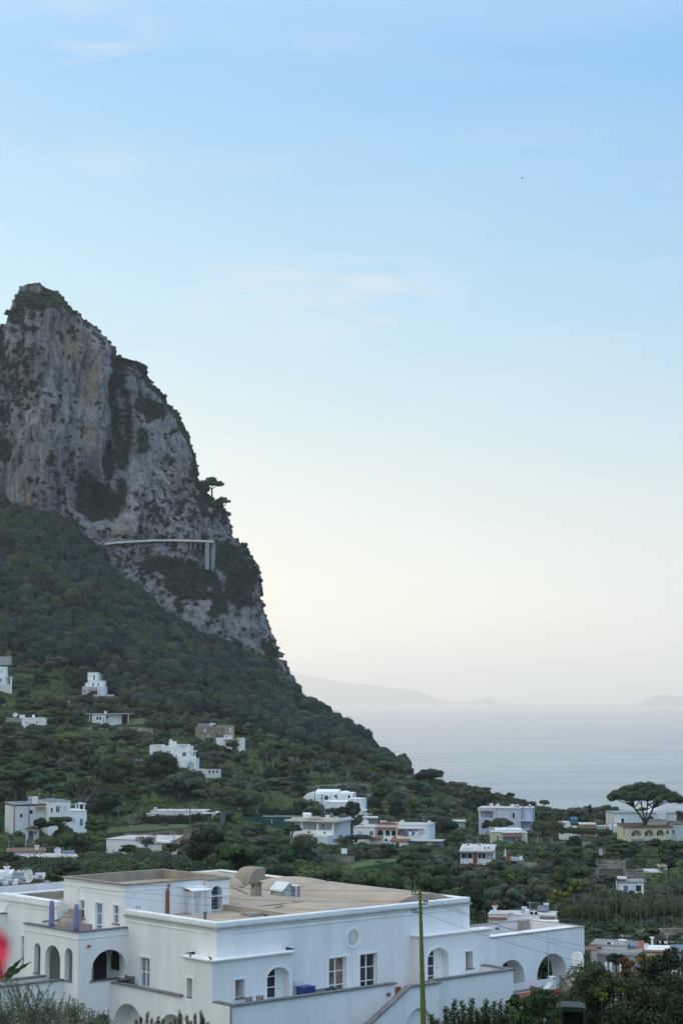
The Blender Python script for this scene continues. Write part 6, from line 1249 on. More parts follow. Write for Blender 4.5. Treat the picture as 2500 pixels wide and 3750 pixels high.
wire(at(500 + 750/2.24, 2550 + 968/2.24, 470), at(500 + 985/2.24, 2550 + 935/2.24, 490), .6, 'drooping cable over the lane wall', 'garden cables', .05, m=MMET)
# ---- net fence, cars, garden things --------------------------------------------------
h = House('net_enclosure', 'green netted enclosure left of the porch house', 'enclosure', 5, 0, 345, 545, 440, 0, yt=470, clear=True)
for a in range(0, 345, 55): h.box('net_panel', MNET, a + 3, a + 52, 478, 545, 0, .05)
h.cols(range(0, 346, 55), 470, 545, -.05, .05, 'post', MPOLE); h.slab('net_roof', MNET, 120, 345, 474, .05, .1, 6); h.box('white_goal', MWc, 185, 189, 492, 520, -.1, -.05); h.box('red_board', MRED, 196, 220, 492, 505, -.1, -.05)
h.slab('blue_edge', MSHUT, 120, 450, 468, .12, -.1, .1)
h = House('green_windbreak', 'green mesh windbreak on the wall at the left edge', 'windbreak', 4, 0, 148, 850, 400, 0, clear=True, yt=780)
for a in range(0, 148, 37): h.box('mesh_panel', MNET, a + 2, a + 35, 785, 845, 0, .05)
h.cols(range(0, 149, 37), 780, 850, -.05, .05, 'post', MPOLE); stone_wall(4, [(0, 880, 905), (80, 862, 900), (150, 855, 885)], 395, 'low stone wall beneath the green windbreak', MSTONE)
def car(fr, x, y, Y, label, m, rz=0):
    o_, s_ = FR[fr][:2], FR[fr][2]; c = empty('parked_car', at(o_[0] + x/s_, o_[1] + y/s_, Y), R(rz), label, 'car', 'cars parked in the lane')
    mb = MB(); mb.prism([(-2.0, .3), (2.0, .3), (2.02, .75), (1.3, .9), (.7, 1.38), (-1.1, 1.42), (-1.8, .95), (-2.02, .8)], -.82, .82, 'y'); mb.build('body', m, c, bevel=.05)
    mb = MB(); mb.prism([(-1.6, .93), (1.15, .93), (.66, 1.33), (-1.05, 1.36)], -.835, .835, 'y'); mb.build('side_windows', MGLD, c)
    for sx in (-1.25, 1.25):
        for sy in (-.84, .84): mb = MB(); mb.tube([(sx, sy - .1, .32), (sx, sy + .1, .32)], .32, 12); mb.build('wheel', MDARK, c)
    return c
car(5, 143, 424, 500, 'silver car at the left of the two parked in the lane', MMET, 10); car(5, 172, 420, 508, 'pale grey car half behind the silver one', MROOFW, 20)
def person(fr, x, y, Y, label, top, trousers, rz=0, arm=.25):
    "small standing figure grown with the skin modifier as one body"
    o_, s_ = FR[fr][:2], FR[fr][2]; root = empty('person', at(o_[0] + x/s_, o_[1] + y/s_, Y), R(rz), label, 'person')
    J = [(0,0,.95,.15), (0,0,1.18,.13), (0,0,1.40,.14), (0,0,1.50,.06), (0,.01,1.56,.06), (0,.0,1.66,.095), (0,0,1.75,.07), (-.10,0,.90,.10), (-.11,-.02,.50,.075), (-.12,0,.08,.05), (-.12,-.13,.04,.04), (.10,0,.90,.10), (.12,.05,.50,.075), (.14,.10,.08,.05), (.14,-.02,.04,.04),
         (-.19,0,1.41,.06), (-.24,-.03,1.12,.045), (-.22,-arm,.92,.035), (.19,0,1.41,.06), (.25,.02,1.12,.045), (.24,-.1,.88,.035)]
    E = [(0,1),(1,2),(2,3),(3,4),(4,5),(5,6),(0,7),(7,8),(8,9),(9,10),(0,11),(11,12),(12,13),(13,14),(2,15),(15,16),(16,17),(2,18),(18,19),(19,20)]
    me = bpy.data.meshes.new('body'); me.from_pydata([j[:3] for j in J], E, []); o = bpy.data.objects.new('body', me); col.objects.link(o); o.parent = root
    md = o.modifiers.new('skin', 'SKIN'); 
    if not me.skin_vertices: me.skin_vertices.new() if hasattr(me.skin_vertices, 'new') else None
    if me.skin_vertices:
        for i, j in enumerate(J): me.skin_vertices[0].data[i].radius = (j[3], j[3])
    md2 = o.modifiers.new('smooth', 'SUBSURF'); md2.levels = md2.render_levels = 1
    mm, t, n, l, b = newmat('clothed_figure'); tcn = n.new('ShaderNodeTexCoord'); sp = n.new('ShaderNodeSeparateXYZ'); l.new(tcn.outputs['Object'], sp.inputs[0]); rp = n.new('ShaderNodeValToRGB'); rp.color_ramp.interpolation = 'CONSTANT'
    mr = n.new('ShaderNodeMapRange'); mr.inputs[2].default_value = 2.0; l.new(sp.outputs['Z'], mr.inputs[0]); l.new(mr.outputs[0], rp.inputs[0]); e = rp.color_ramp.elements
    e[0].position = 0; e[0].color = (.03, .03, .03, 1); e[1].position = .04; e[1].color = (*trousers, 1); x_ = e.new(.5); x_.color = (*top, 1); x_ = e.new(.755); x_.color = (.42, .26, .19, 1); x_ = e.new(.855); x_.color = (.03, .02, .015, 1)
    l.new(rp.outputs[0], b.inputs['Base Color']); me.materials.append(mm); return root
# garden furniture on the lawn, parasol and chairs by the cabin
def lounge(fr, x, y, Y, label, m, L_=1.9):
    o_, s_ = FR[fr][:2], FR[fr][2]; r_ = empty('garden_lounger', at(o_[0] + x/s_, o_[1] + y/s_, Y), R(8), label, 'lounger'); mb = MB(); mb.box(-L_/2, L_/2, -.3, .3, .28, .36); mb.build('seat', m, r_); mb = MB(); mb.box(L_/2 - .5, L_/2, -.3, .3, .36, .42, Matrix.Rotation(R(-18), 4, 'Y')); mb.build('backrest', m, r_)
    for a in (-.8, .8):
        for b_ in (-.25, .25): mb = MB(); mb.box(a-.03, a+.03, b_-.03, b_+.03, 0, .28); mb.build('leg', m, r_)
lounge(4, 1000, 858, 405, 'white sun lounger on the square lawn', MWc); lounge(4, 780, 878, 401, 'white low bench at the left of the square lawn', MWc, 2.6)
def parasol(fr, x, yb, Y, label, m, hh=2.3, closed=True):
    o_, s_ = FR[fr][:2], FR[fr][2]; r_ = empty('garden_parasol', at(o_[0] + x/s_, o_[1] + yb/s_, Y), 0, label, 'parasol'); mb = MB(); mb.tube([(0,0,0),(0,0,hh)], .03, 6); mb.build('pole', MMET, r_); mb = MB()
    mb.lathe([(.06, .7), (.2, .9), (.12, hh-.3), (.02, hh+.05)] if closed else [(1.2, hh-.5), (.6, hh-.2), (.02, hh+.05)], n=8); mb.build('canopy', m, r_)
parasol('r', 547, 162, 352, 'closed white parasol in the garden right of the red cabin', MWc)
def gchair(fr, x, y, Y, label, m, rz):
    o_, s_ = FR[fr][:2], FR[fr][2]; r_ = empty('garden_chair', at(o_[0] + x/s_, o_[1] + y/s_, Y), R(rz), label, 'chair'); mb = MB(); mb.box(-.28, .28, -.28, .28, .4, .46); mb.build('seat', m, r_); mb = MB(); mb.box(-.28, .28, .25, .3, .46, 1.05); mb.build('backrest', m, r_)
    for a in (-.24, .24):
        for b_ in (-.24, .24): mb = MB(); mb.box(a-.03, a+.03, b_-.03, b_+.03, 0, .4); mb.build('leg', m, r_)
MORG = mat('orange_plastic', (.55, .13, .03), .6, .1)
gchair('r', 566, 166, 352, 'orange garden chair next to the closed parasol', MORG, 20); gchair('r', 580, 168, 353, 'yellow garden chair right of the orange one', mat('yellow_plastic', (.6, .38, .05), .6, .1), -30); gchair('r', 640, 166, 350, 'pale garden chair in the middle of the cabin garden', MWc, 10)
tb2 = empty('covered_table', at(1500 + 603/1.568, 3050 + 165/1.568, 352), .2, 'white covered table in the cabin garden', 'table'); mb = MB(); mb.box(-.7, .7, -.5, .5, .72, .78); mb.build('tabletop', MWc, tb2); mb = MB(); mb.add([(-.72,-.52,.79),(.72,-.52,.79),(.72,.52,.79),(-.72,.52,.79),(-.76,-.56,.15),(.76,-.56,.15),(.76,.56,.15),(-.76,.56,.15)], [(0,1,2,3),(0,4,5,1),(1,5,6,2),(2,6,7,3),(3,7,4,0)]); mb.build('cover', MSHUT, tb2)
# hanging sheets by the ruined wall
for i, (x, lab) in enumerate(((697, 'left white sheet on the line above the ruined wall'), (713, 'right white sheet on the line above the ruined wall'))):
    q = at(900 + x/1.96, 2750 + 697/1.96, 338); o = empty('hanging_sheet', q, 0, lab, 'laundry', 'sheets above the ruined wall'); mb = MB(); mb.add([(-.33,0,0),(0,.05,0),(.33,0,0),(-.33,.05,-1.0),(0,-.05,-1.05),(.33,.04,-1.0)], [(0,1,4,3),(1,2,5,4)]); mb.build('cloth', MWc, o)
wire(at(900 + 660/1.96, 2750 + 697/1.96, 338), at(900 + 745/1.96, 2750 + 697/1.96, 338), .05, 'short washing line with two white sheets', None, .02)
q = at(900 + 120/1.96, 2750 + 712/1.96, 345); o = empty('blue_cover', q, 0, 'crumpled blue tarpaulin heap in the terraced garden', 'tarpaulin'); mb = MB(); mb.lathe([(.7, -.3), (.65, .2), (.4, .6), (.15, .8), (.05, .82)], n=9); mb.v = [(p[0] * (1 + .25*rnd.random()), p[1], p[2]*(1+.2*rnd.random())) for p in mb.v]; mb.build('tarpaulin_sheet', MBLUE, o)
q = at(500 + 578/2.24, 2550 + 905/2.24, 470); o = empty('blue_cover', q, 0, 'small pale blue cover among garden stakes behind the long bungalow', 'tarpaulin'); mb = MB(); mb.lathe([(.5, -.3), (.45, .2), (.2, .5), (.05, .55)], n=8); mb.build('tarpaulin_sheet', mat('light_blue_sheet', (.12, .28, .6), .6, .1), o)
# ---- the road cut into the cliff -----------------------------------------------------
def cliffY(px): return 1003 + 62 * (2 - 1 - math.sqrt(max(0, 1 - max(0, (90 - (at(830, 1985, 1050).x - at(px, 1985, 1000).x)) / 90) ** 2)))
road = empty('cliff_road', at(600, 1985, 995), 0, 'pale road viaduct with parapet cut across the grey cliff', 'viaduct')
rb = at(600, 1985, 995)
RPT = [(385, 1991), (430, 1986), (480, 1983), (530, 1980), (580, 1978), (640, 1978), (700, 1979), (750, 1981), (781, 1983)]
RY = np.array([cliff_at(a, b_ + 6, -2.5) for a, b_ in RPT]); RY = np.minimum(RY, np.convolve(np.pad(RY, 1, mode='edge'), np.ones(3) / 3, 'valid')); YP = cliff_at(768, 2092, -2.5); RY[-1] = min(RY[-1], YP); RY[-2] = min(RY[-2], YP + 1); RY[-3] = min(RY[-3], YP + 4); vs = []; fs = []
for i, (a, b_) in enumerate(RPT):
    yy = RY[i]; t_ = at(a, b_ - 3, yy); lo = at(a, b_ + 4, yy)
    vs += [(t_.x, yy, t_.z), (t_.x, yy + .4, t_.z), (t_.x, yy + .4, lo.z + .5), (t_.x, yy + 30, lo.z + .5), (t_.x, yy, lo.z), (t_.x, yy + 30, lo.z)]
for i in range(len(RPT) - 1):
    a = 6*i; c_ = a + 6; fs += [(a, c_, c_+4, a+4), (a, a+1, c_+1, c_), (a+1, a+2, c_+2, c_+1), (a+2, a+3, c_+3, c_+2), (a+4, c_+4, c_+5, a+5)]
mb = MB(); mb.add([Vector(p) - rb for p in vs], fs); mb.build('road_deck', mat('pale_concrete', (.66, .62, .54), .9, .12, .1), road)
MCON = mat('grey_concrete', (.30, .31, .31), .9, .15, .08, streak=True)
for (a, b_, c_, dY) in ((752, 766, 2085, 0), (773, 783, 2094, 2)):
    yq = RY[-1] + 1 + dY; t_ = at(a, 1987, yq); lo = at(b_, c_, yq); mb = MB(); mb.box(t_.x - rb.x, lo.x - rb.x, yq - rb.y, yq + 12 - rb.y, lo.z - rb.z, t_.z - rb.z); mb.build('pier', MCON, road)
yq = RY[5] + .8; t_ = at(650, 1985, yq); lo = at(690, 2026, yq); mb = MB(); mb.box(t_.x - rb.x, lo.x - rb.x, yq - rb.y, yq + 10 - rb.y, lo.z - rb.z, t_.z - rb.z); mb.build('retaining_wall', MCON, road)
for a in (700, 715, 735): yq = RY[6] + 1; t_ = at(a, 1985, yq); mb = MB(); mb.box(t_.x - rb.x - .3, t_.x - rb.x + .3, yq - rb.y, yq - rb.y + 5, -3.5, t_.z - rb.z); mb.build('column', MCON, road)
road2 = empty('cliff_road', at(305, 1995, 996), 0, 'short pale stretch of road parapet left of the viaduct', 'road wall'); rb2 = at(305, 1995, 996)
mb = MB(); yq = cliff_at(310, 1994, -2); a_, b2 = at(280, 1997, yq), at(342, 1990, yq); mb.bar(a_ - rb2, b2 - rb2, .5, 1.0); mb.build('parapet', mat('pale_concrete_b', (.6, .57, .5), .9, .12, .1), road2)

# ================================================================== VEGETATION
C_DARK = np.array([.028, .043, .023]); C_MID = np.array([.049, .074, .027]); C_OLIV = np.array([.068, .084, .060]); C_YEL = np.array([.105, .125, .028]); C_BRN = np.array([.085, .060, .030]); C_GRN = np.array([.068, .112, .034]); C_PINE = np.array([.042, .070, .028])
def gz_at(x, y): return float(ground(np.array([x]), np.array([y]))[0])
def leafq(cen, rad, cnt, size, colr, rg, aspect=.7, shell=(.62, 1.06), flat=0.0, up=.25, outw=.8, cvar=.30):
    "leaf-sized faces scattered through ellipsoid clumps; cen (K,3) rad (K,3) cnt (K,) size (K,) colr (K,3)"
    idx = np.repeat(np.arange(len(cen)), cnt); M = len(idx)
    d = rg.normal(size=(M, 3)); d /= np.linalg.norm(d, axis=1, keepdims=True)
    rr = shell[0] + (shell[1] - shell[0]) * rg.random((M, 1)) ** .7
    p = cen[idx] + d * rad[idx] * rr
    nr_ = d * outw + rg.normal(size=(M, 3)) * .55 + np.array([0, 0, up]); nr_ /= np.linalg.norm(nr_, axis=1, keepdims=True)
    t1 = np.cross(nr_, rg.normal(size=(M, 3))); t1 /= np.linalg.norm(t1, axis=1, keepdims=True) + 1e-9; t2 = np.cross(nr_, t1)
    s = (size[idx] * (.6 + .8 * rg.random(M)))[:, None] * .5
    V = np.empty((M, 4, 3)); V[:, 0] = p - t1 * s; V[:, 1] = p - t2 * s * aspect; V[:, 2] = p + t1 * s; V[:, 3] = p + t2 * s * aspect
    c = colr[idx] * (1 + cvar * (rg.random((M, 1)) * 2 - 1)) * (1 + .08 * rg.normal(size=(M, 3)))
    return V.reshape(-1, 3), np.repeat(np.clip(c, .004, .6), 4, 0)
def quads(n): return np.arange(n * 4, dtype=np.int32).reshape(-1, 4)
def _cubesphere(n=3):
    V = {}; vs = []; fs = []
    def vid(p):
        k = tuple(np.round(p, 5))
        if k not in V: V[k] = len(vs); vs.append(p / np.linalg.norm(p))
        return V[k]
    g = np.linspace(-1, 1, n + 1)
    for ax in range(3):
        for sg_ in (-1.0, 1.0):
            for i in range(n):
                for j in range(n):
                    q = []
                    for a, b in ((g[i], g[j]), (g[i+1], g[j]), (g[i+1], g[j+1]), (g[i], g[j+1])):
                        p = np.empty(3); p[ax] = sg_; p[(ax+1) % 3] = a; p[(ax+2) % 3] = b; q.append(vid(p))
                    fs.append(q if sg_ > 0 else q[::-1])
    return np.array(vs), np.array(fs)
CSV, CSF = _cubesphere(3)
def cores(cen, rad, colr, rg, k=.86):
    "solid lumpy leaf masses inside the clumps"
    K = len(cen); n = len(CSV); r = k * (1 + .16 * (rg.random((K, n, 1)) * 2 - 1)); V = cen[:, None] + CSV[None] * rad[:, None] * r
    c = colr[:, None] * (.7 + .45 * rg.random((K, n, 1))); Fq = CSF[None] + (np.arange(K) * n)[:, None, None]
    return V.reshape(-1, 3), Fq.reshape(-1, 4), np.clip(c.reshape(-1, 3), .004, .6)
def leafobj(name, V, c, parent=None, m=None, core=None):
    if core is None: return mesh_np(name, V, quads(len(V) // 4), m or MLEAF, parent, colr=c)
    n0 = len(V); return mesh_np(name, np.concatenate([V, core[0]]), np.concatenate([quads(n0 // 4), core[1] + n0]), m or MLEAF, parent, colr=np.concatenate([c, core[2]]))
# ---- the forest on the mountain slope ------------------------------------------------
def in_poly(x, y, poly):
    ins = np.zeros(len(x), bool); n_ = len(poly)
    for i in range(n_):
        x1, y1 = poly[i]; x2, y2 = poly[(i + 1) % n_]
        c = ((y1 > y) != (y2 > y)) & (x < (x2 - x1) * (y - y1) / (y2 - y1 + 1e-9) + x1); ins ^= c
    return ins
FOR = [(-400, 1820), (0, 1850), (250, 1925), (380, 2070), (530, 2195), (640, 2290), (770, 2370), (900, 2400), (1060, 2530), (1130, 2590), (1190, 2620), (1270, 2650), (1340, 2680), (1380, 2715), (1440, 2775), (1500, 2835), (1470, 2870), (1350, 2830), (1250, 2775), (1120, 2745), (1000, 2700), (930, 2680), (800, 2620), (600, 2630), (480, 2600), (420, 2560), (400, 2475), (290, 2455), (180, 2445), (60, 2395), (-400, 2390)]
N0 = 30000; fx = rng.uniform(-260, 60, N0); fy = rng.uniform(690, 1010, N0)
fz = ground(fx, fy); ppx, ppy = proj((fx, fy, fz)); keep = in_poly(ppx, ppy, FOR); fx, fy, fz = fx[keep], fy[keep], fz[keep]
def thin(x, y, d, cap=None):
    cell = {}; out = []
    for i in range(len(x)):
        k = (int(x[i] // d), int(y[i] // d)); ok = True
        for a in (-1, 0, 1):
            for b in (-1, 0, 1):
                for j in cell.get((k[0] + a, k[1] + b), ()):
                    if (x[i] - x[j]) ** 2 + (y[i] - y[j]) ** 2 < d * d: ok = False; break
                if not ok: break
            if not ok: break
        if ok: cell.setdefault(k, []).append(i); out.append(i)
    return np.array(out, int)
i_ = thin(fx, fy, 3.7); fx, fy, fz = fx[i_], fy[i_], fz[i_]; K = len(fx)
r_ = rng.uniform(2.1, 3.7, K) * (1 + .35 * (rng.random(K) > .85)); hgt = r_ * rng.uniform(.95, 1.35, K)
patch = fbm(fx / 24, fy / 24, 0 * fx, 3, 90); pt2 = rng.random(K)
cc = C_DARK[None] * np.array([.54, .74, .92]) * (1 + .6 * patch[:, None]) * (.62 + .75 * rng.random((K, 1)))
cc = np.where((pt2 > .80)[:, None], C_OLIV * .55, cc); cc = np.where(((pt2 < .10) | (patch > .45))[:, None], C_MID * .75, cc); cc = np.where((pt2 > .99)[:, None], C_YEL * .42, cc); cc = np.where(((pt2 > .975) & (pt2 < .99))[:, None], C_BRN * .42, cc)
cen = np.stack([fx, fy, fz + hgt * .7], 1); V1, c1_ = leafq(cen, np.stack([r_, r_, hgt], 1), np.full(K, 90), np.full(K, .62), cc, rng, shell=(.86, 1.06), up=.1, outw=2.4, cvar=.25)
o = leafobj('forest', V1, c1_, core=cores(cen, np.stack([r_, r_, hgt], 1), cc, rng, .9)); tag(o, 'dense dark macchia and holm oak woodland covering the mountain slope', 'woodland', kind='stuff')
# ---- scrub on the cliffs ----------------------------------------------------------------
vm_ = vegm * (np.arange(nc) < nf_)[None, :]; sel = (vm_ > .45) & (PX > -40) & (rng.random(vm_.shape) < .2) & (narrow > 0.02)
PP = P3[sel]; nn_ = nn[sel]; nn_ = nn_ * np.sign(-(nn_[:, 1:2]) + 1e-6)
i_ = thin(PP[:, 0] + PP[:, 2] * .37, PP[:, 2] * 1.0 + PP[:, 1] * .21, 1.35); PP, nn_ = PP[i_], nn_[i_]; K = len(PP)
r_ = rng.uniform(.6, 1.7, K); cc = (C_DARK * .95)[None] * (.75 + .5 * rng.random((K, 1))); cc = np.where((rng.random(K) > .85)[:, None], C_OLIV * .75, cc)
tq = proj((PP[:, 0], PP[:, 1], PP[:, 2])); gold = (tq[0] < 260) & (tq[1] < 1180); cc = np.where(gold[:, None], C_MID * 1.3, cc)  # summit scrub coloured lighter, imitating the golden sun there
V1, c1_ = leafq(PP + nn_ * .3, np.stack([r_, r_, r_ * .85], 1), np.full(K, 46), np.full(K, .62), cc, rng, shell=(.5, 1.05), up=.3)
o = leafobj('cliff_shrubs', V1, c1_, core=cores(PP + nn_ * .3, np.stack([r_, r_, r_ * .85], 1), cc, rng, .8)); tag(o, 'dark scrub rooted in the gullies and ledges of the grey cliff', 'scrub', kind='stuff')
# ---- ground cover of the gardens -----------------------------------------------------------
N0 = 60000; gyv = 135 + (800 - 135) * rng.random(N0) ** .62; gxv = (rng.random(N0) - .5) * 2 * (gyv * .215 + 4)
fr_ = gyv > 285; gxa, gya = gxv[fr_], gyv[fr_]; i_ = thin(gxa, gya, 2.0); gxa, gya = gxa[i_], gya[i_]
gyb = rng.uniform(135, 285, 26000); gxb = (rng.random(26000) - .5) * 2 * (gyb * .215 + 4); i_ = thin(gxb, gyb, 1.15); gxv, gyv = np.concatenate([gxa, gxb[i_]]), np.concatenate([gya, gyb[i_]]); gzv = ground(gxv, gyv)
px_, py_ = proj((gxv, gyv, gzv)); open_ = fbm(gxv / 14, gyv / 14, 0 * gxv, 3, 77)
ok = ~in_poly(px_, py_, [(600, 3230), (640, 3190), (1050, 3140), (1100, 3150), (1100, 3200), (700, 3300)]) | True
# villa footprint and open patches stay clear
vu = (gxv - VO.x) * UV.x + (gyv - VO.y) * UV.y; vv_ = (gxv - VO.x) * VV.x + (gyv - VO.y) * VV.y
ok = ~((vu > -5) & (vu < 33) & (vv_ > -6) & (vv_ < 28)) & (py_ < 3760)
dens = open_ < .0
for (x0, x1, y0, y1, YY) in RECTS:
    ok &= ~((px_ > x0 - 15) & (px_ < x1 + 15) & (gyv > YY - 2.0) & (gyv < YY + 9))
    ok &= ~((px_ > x0 - 4) & (px_ < x1 + 4) & (gyv > YY - 45) & (gyv < YY) & (py_ - 10000 / gyv < y1 - 4))
for poly in ([(390, 3070), (390, 3035), (505, 3020), (680, 3020), (715, 3035)], [(455, 2665), (450, 2632), (545, 2635), (545, 2660)], [(1190, 3225), (1190, 3170), (1300, 3150), (1460, 3145), (1460, 3160)]): ok &= ~in_poly(px_, py_, poly)
gxv, gyv, gzv, open_, dens, px_, py_ = [a[ok] for a in (gxv, gyv, gzv, open_, dens, px_, py_)]; K = len(gxv)
r_ = np.where(dens, rng.uniform(.8, 1.8, K), rng.uniform(.25, .55, K)) * np.where(gyv < 285, .62, 1); hg = r_ * np.where(dens, rng.uniform(.55, 1.05, K), .5)
pc_ = fbm(gxv / 30, gyv / 18, 0 * gxv, 3, 101); q_ = rng.random(K)
cc = np.where((pc_ > .12)[:, None], C_GRN * .78, C_MID * .85) * (.7 + .6 * rng.random((K, 1))); cc = np.where((q_ < .24)[:, None], C_DARK * .95, cc); cc = np.where((q_ > .84)[:, None], C_OLIV * .85, cc); cc = np.where(((q_ > .81) & (q_ < .84))[:, None], C_BRN * .6, cc); cc = np.where(((q_ > .79) & (q_ < .81))[:, None], C_YEL * .6, cc)
near = np.clip(330 / gyv, .6, 2.2)
cnt = (44 * near).astype(int); sz = .42 / near ** .5 * np.where(dens, 1, .8)
V1, c1_ = leafq(np.stack([gxv, gyv, gzv + hg * .45], 1), np.stack([r_ * 1.15, r_ * 1.15, hg], 1), (cnt * np.where(gyv < 285, 1.0, .7)).astype(int), sz * np.where(gyv < 285, .75, .9), cc, rng, shell=(.8, 1.08), up=.15, outw=1.8)
o = leafobj('undergrowth', V1, c1_, core=cores(np.stack([gxv, gyv, gzv + hg * .45], 1), np.stack([r_ * 1.15, r_ * 1.15, hg], 1) * np.where(gyv < 285, .72, 1)[:, None], cc, rng)); tag(o, 'tangled garden shrubs, vines and weeds between the terraces', 'undergrowth', kind='stuff')
K2 = 26000; ax_ = 130 + (760 - 130) * rng.random(K2) ** .6; bx_ = (rng.random(K2) - .5) * 2 * (ax_ * .21 + 4); bz_ = ground(bx_, ax_)
vu = (bx_ - VO.x) * UV.x + (ax_ - VO.y) * UV.y; vv_ = (bx_ - VO.x) * VV.x + (ax_ - VO.y) * VV.y; ok = ~((vu > -5) & (vu < 33) & (vv_ > -6) & (vv_ < 28))
bx_, ax_, bz_ = bx_[ok], ax_[ok], bz_[ok]; K2 = len(bx_); cg = np.where((fbm(bx_/20, ax_/20, 0*bx_, 3, 5) > 0)[:, None], np.array([.075, .11, .04]), np.array([.09, .095, .045])) * (.7 + .6 * rng.random((K2, 1)))
V1, c1_ = leafq(np.stack([bx_, ax_, bz_ + .15], 1), np.stack([np.full(K2, .8), np.full(K2, .8), np.full(K2, .3)], 1), np.full(K2, 9), np.full(K2, .38), cg, rng, aspect=.25, shell=(.1, 1), up=0, outw=.2)
o = leafobj('grass', V1, c1_); tag(o, 'rough grass tufts on the open terraces', 'grass', kind='stuff')

# ---- tree kinds ---------------------------------------------------------------------------------
MBARK = mat('grey_bark', (.11, .095, .08), .95, .3, 3, bump=.4, bscale=6); MBARKP = mat('pine_bark', (.12, .085, .07), .95, .3, 2, bump=.5, bscale=5); MBARKL = mat('pale_bark', (.30, .29, .27), .9, .2, 3)
def limb(mb, a, b, r0, r1, bend=.3, n=5):
    a = Vector(a); b = Vector(b); o_ = Vector((rnd.uniform(-1, 1), rnd.uniform(-1, 1), rnd.uniform(-.3, .5))) * bend
    mb.tube([a.lerp(b, i/n) + o_ * math.sin(math.pi * i/n) for i in range(n+1)], [r0 + (r1 - r0) * i/n for i in range(n+1)], 6)
def make_tree(kind, seed):
    rg = np.random.default_rng(seed); rnd.seed(seed); tk = MB()
    W = dict(broad=3.0, dark=3.2, olive=2.6, loose=2.9, cypress=1.4, pine=3.4, bush=1.5, gold=2.4)[kind]; Hc = dict(broad=4.3, dark=3.9, olive=3.2, loose=4.6, cypress=4.0, pine=5.0, bush=1.2, gold=3.6)[kind]
    nb = dict(broad=24, dark=26, olive=30, loose=30, cypress=26, pine=26, bush=10, gold=22)[kind]; base = dict(broad=C_MID, dark=C_DARK, olive=C_OLIV, loose=C_BRN * .55 + C_MID * .55, cypress=C_DARK * .9, pine=C_PINE, bush=C_MID, gold=C_YEL * .75 + C_GRN * .35)[kind]
    cen = []; rad = []
    for i in range(nb):
        a = rg.uniform(0, 2*math.pi)
        if kind == 'cypress':
            t = i / nb; z = .8 + 7.0 * t; rr0 = W * (1 - t ** 2.0) * .55 * rg.uniform(.3, 1); cen.append((rr0 * math.cos(a), rr0 * math.sin(a), z)); s = W * (.62 - .35 * t); rad.append((s, s, s * 1.5)); continue
        if kind == 'pine':
            q = math.sqrt(rg.random()); rr0 = W * q * .86; z = Hc + 2.0 * (1 - q ** 2) + rg.uniform(-.9, .4); s = rg.uniform(.7, 1.2); cen.append((rr0 * math.cos(a), rr0 * math.sin(a), z)); rad.append((s, s, s * .66)); continue
        ph = math.acos(rg.uniform(-.45, 1)); q = rg.random() ** .4; s = W * rg.uniform(.24, .44) * (.8 if kind in ('olive', 'loose') else 1)
        cen.append((W * .74 * q * math.sin(ph) * math.cos(a), W * .74 * q * math.sin(ph) * math.sin(a), Hc + W * .66 * q * math.cos(ph))); rad.append((s, s, s * .82))
    cen = np.array(cen); rad = np.array(rad)
    n_ = dict(broad=100, dark=110, olive=75, loose=36, cypress=95, pine=110, bush=100, gold=85)[kind]; cc = base[None] * (.72 + .56 * rg.random((nb, 1))) * (1 + .08 * rg.normal(size=(nb, 3)))
    if kind == 'loose': cc[::3] = C_MID * 1.0
    V_, c_ = leafq(cen, rad, np.full(nb, n_), np.full(nb, .34 if kind != 'olive' else .30), cc, rg, aspect=.7 if kind != 'olive' else .38, shell=(.72, 1.06), outw=2.0, up=.1, cvar=.25)
    top = Hc if kind != 'cypress' else 6
    lean = rg.uniform(-.3, .3, 2); r0 = .22 if kind not in ('bush',) else .08
    if kind == 'pine':
        limb(tk, (0, 0, -1), (lean[0], lean[1], Hc * .62), .30, .22, .1)
        for k in range(7): a = 2*math.pi*k/7 + .3; limb(tk, (lean[0], lean[1], Hc * .6), (W * .6 * math.cos(a), W * .6 * math.sin(a), Hc - .1), .13, .05, .3)
    else:
        limb(tk, (0, 0, -1), (lean[0], lean[1], top * .6), r0 * 1.3, r0 * .8, .15)
        for k in range(5 if kind != 'cypress' else 0): a = 2*math.pi*k/5 + rg.random(); limb(tk, (lean[0], lean[1], top * .5), (W * .55 * math.cos(a), W * .55 * math.sin(a), Hc + W * .2 * rg.random()), r0 * .55, r0 * .2, .4)
        if kind == 'loose':
            for k in range(9): a = 2*math.pi*k/9 + rg.random(); limb(tk, (lean[0], lean[1], top * .6), (W * .85 * math.cos(a), W * .85 * math.sin(a), Hc + W * rg.uniform(-.1, .7)), .07, .025, .4)
    return tk, V_, c_, W, Hc, (cores(cen, rad, cc, rg, .8) if kind not in ('loose',) else None)
PROTO = {}
TINFO = dict(broad=('broadleaf_tree', 'tree', 'mid green rounded broadleaf tree among the hillside gardens'), dark=('oak_tree', 'tree', 'dark dense evergreen oak among the hillside gardens'), olive=('olive_tree', 'olive tree', 'grey-green olive tree among the hillside gardens'),
             loose=('fruit_tree', 'tree', 'thin brownish loose-crowned tree among the hillside gardens'), cypress=('cypress_tree', 'cypress', 'tall narrow dark cypress among the hillside gardens'), pine=('pine_tree', 'pine tree', 'small flat-topped pine on the hillside'),
             bush=('garden_shrub', 'shrub', 'rounded green shrub among the hillside gardens'), gold=('lemon_tree', 'tree', 'bright yellow-green tree among the hillside gardens'))
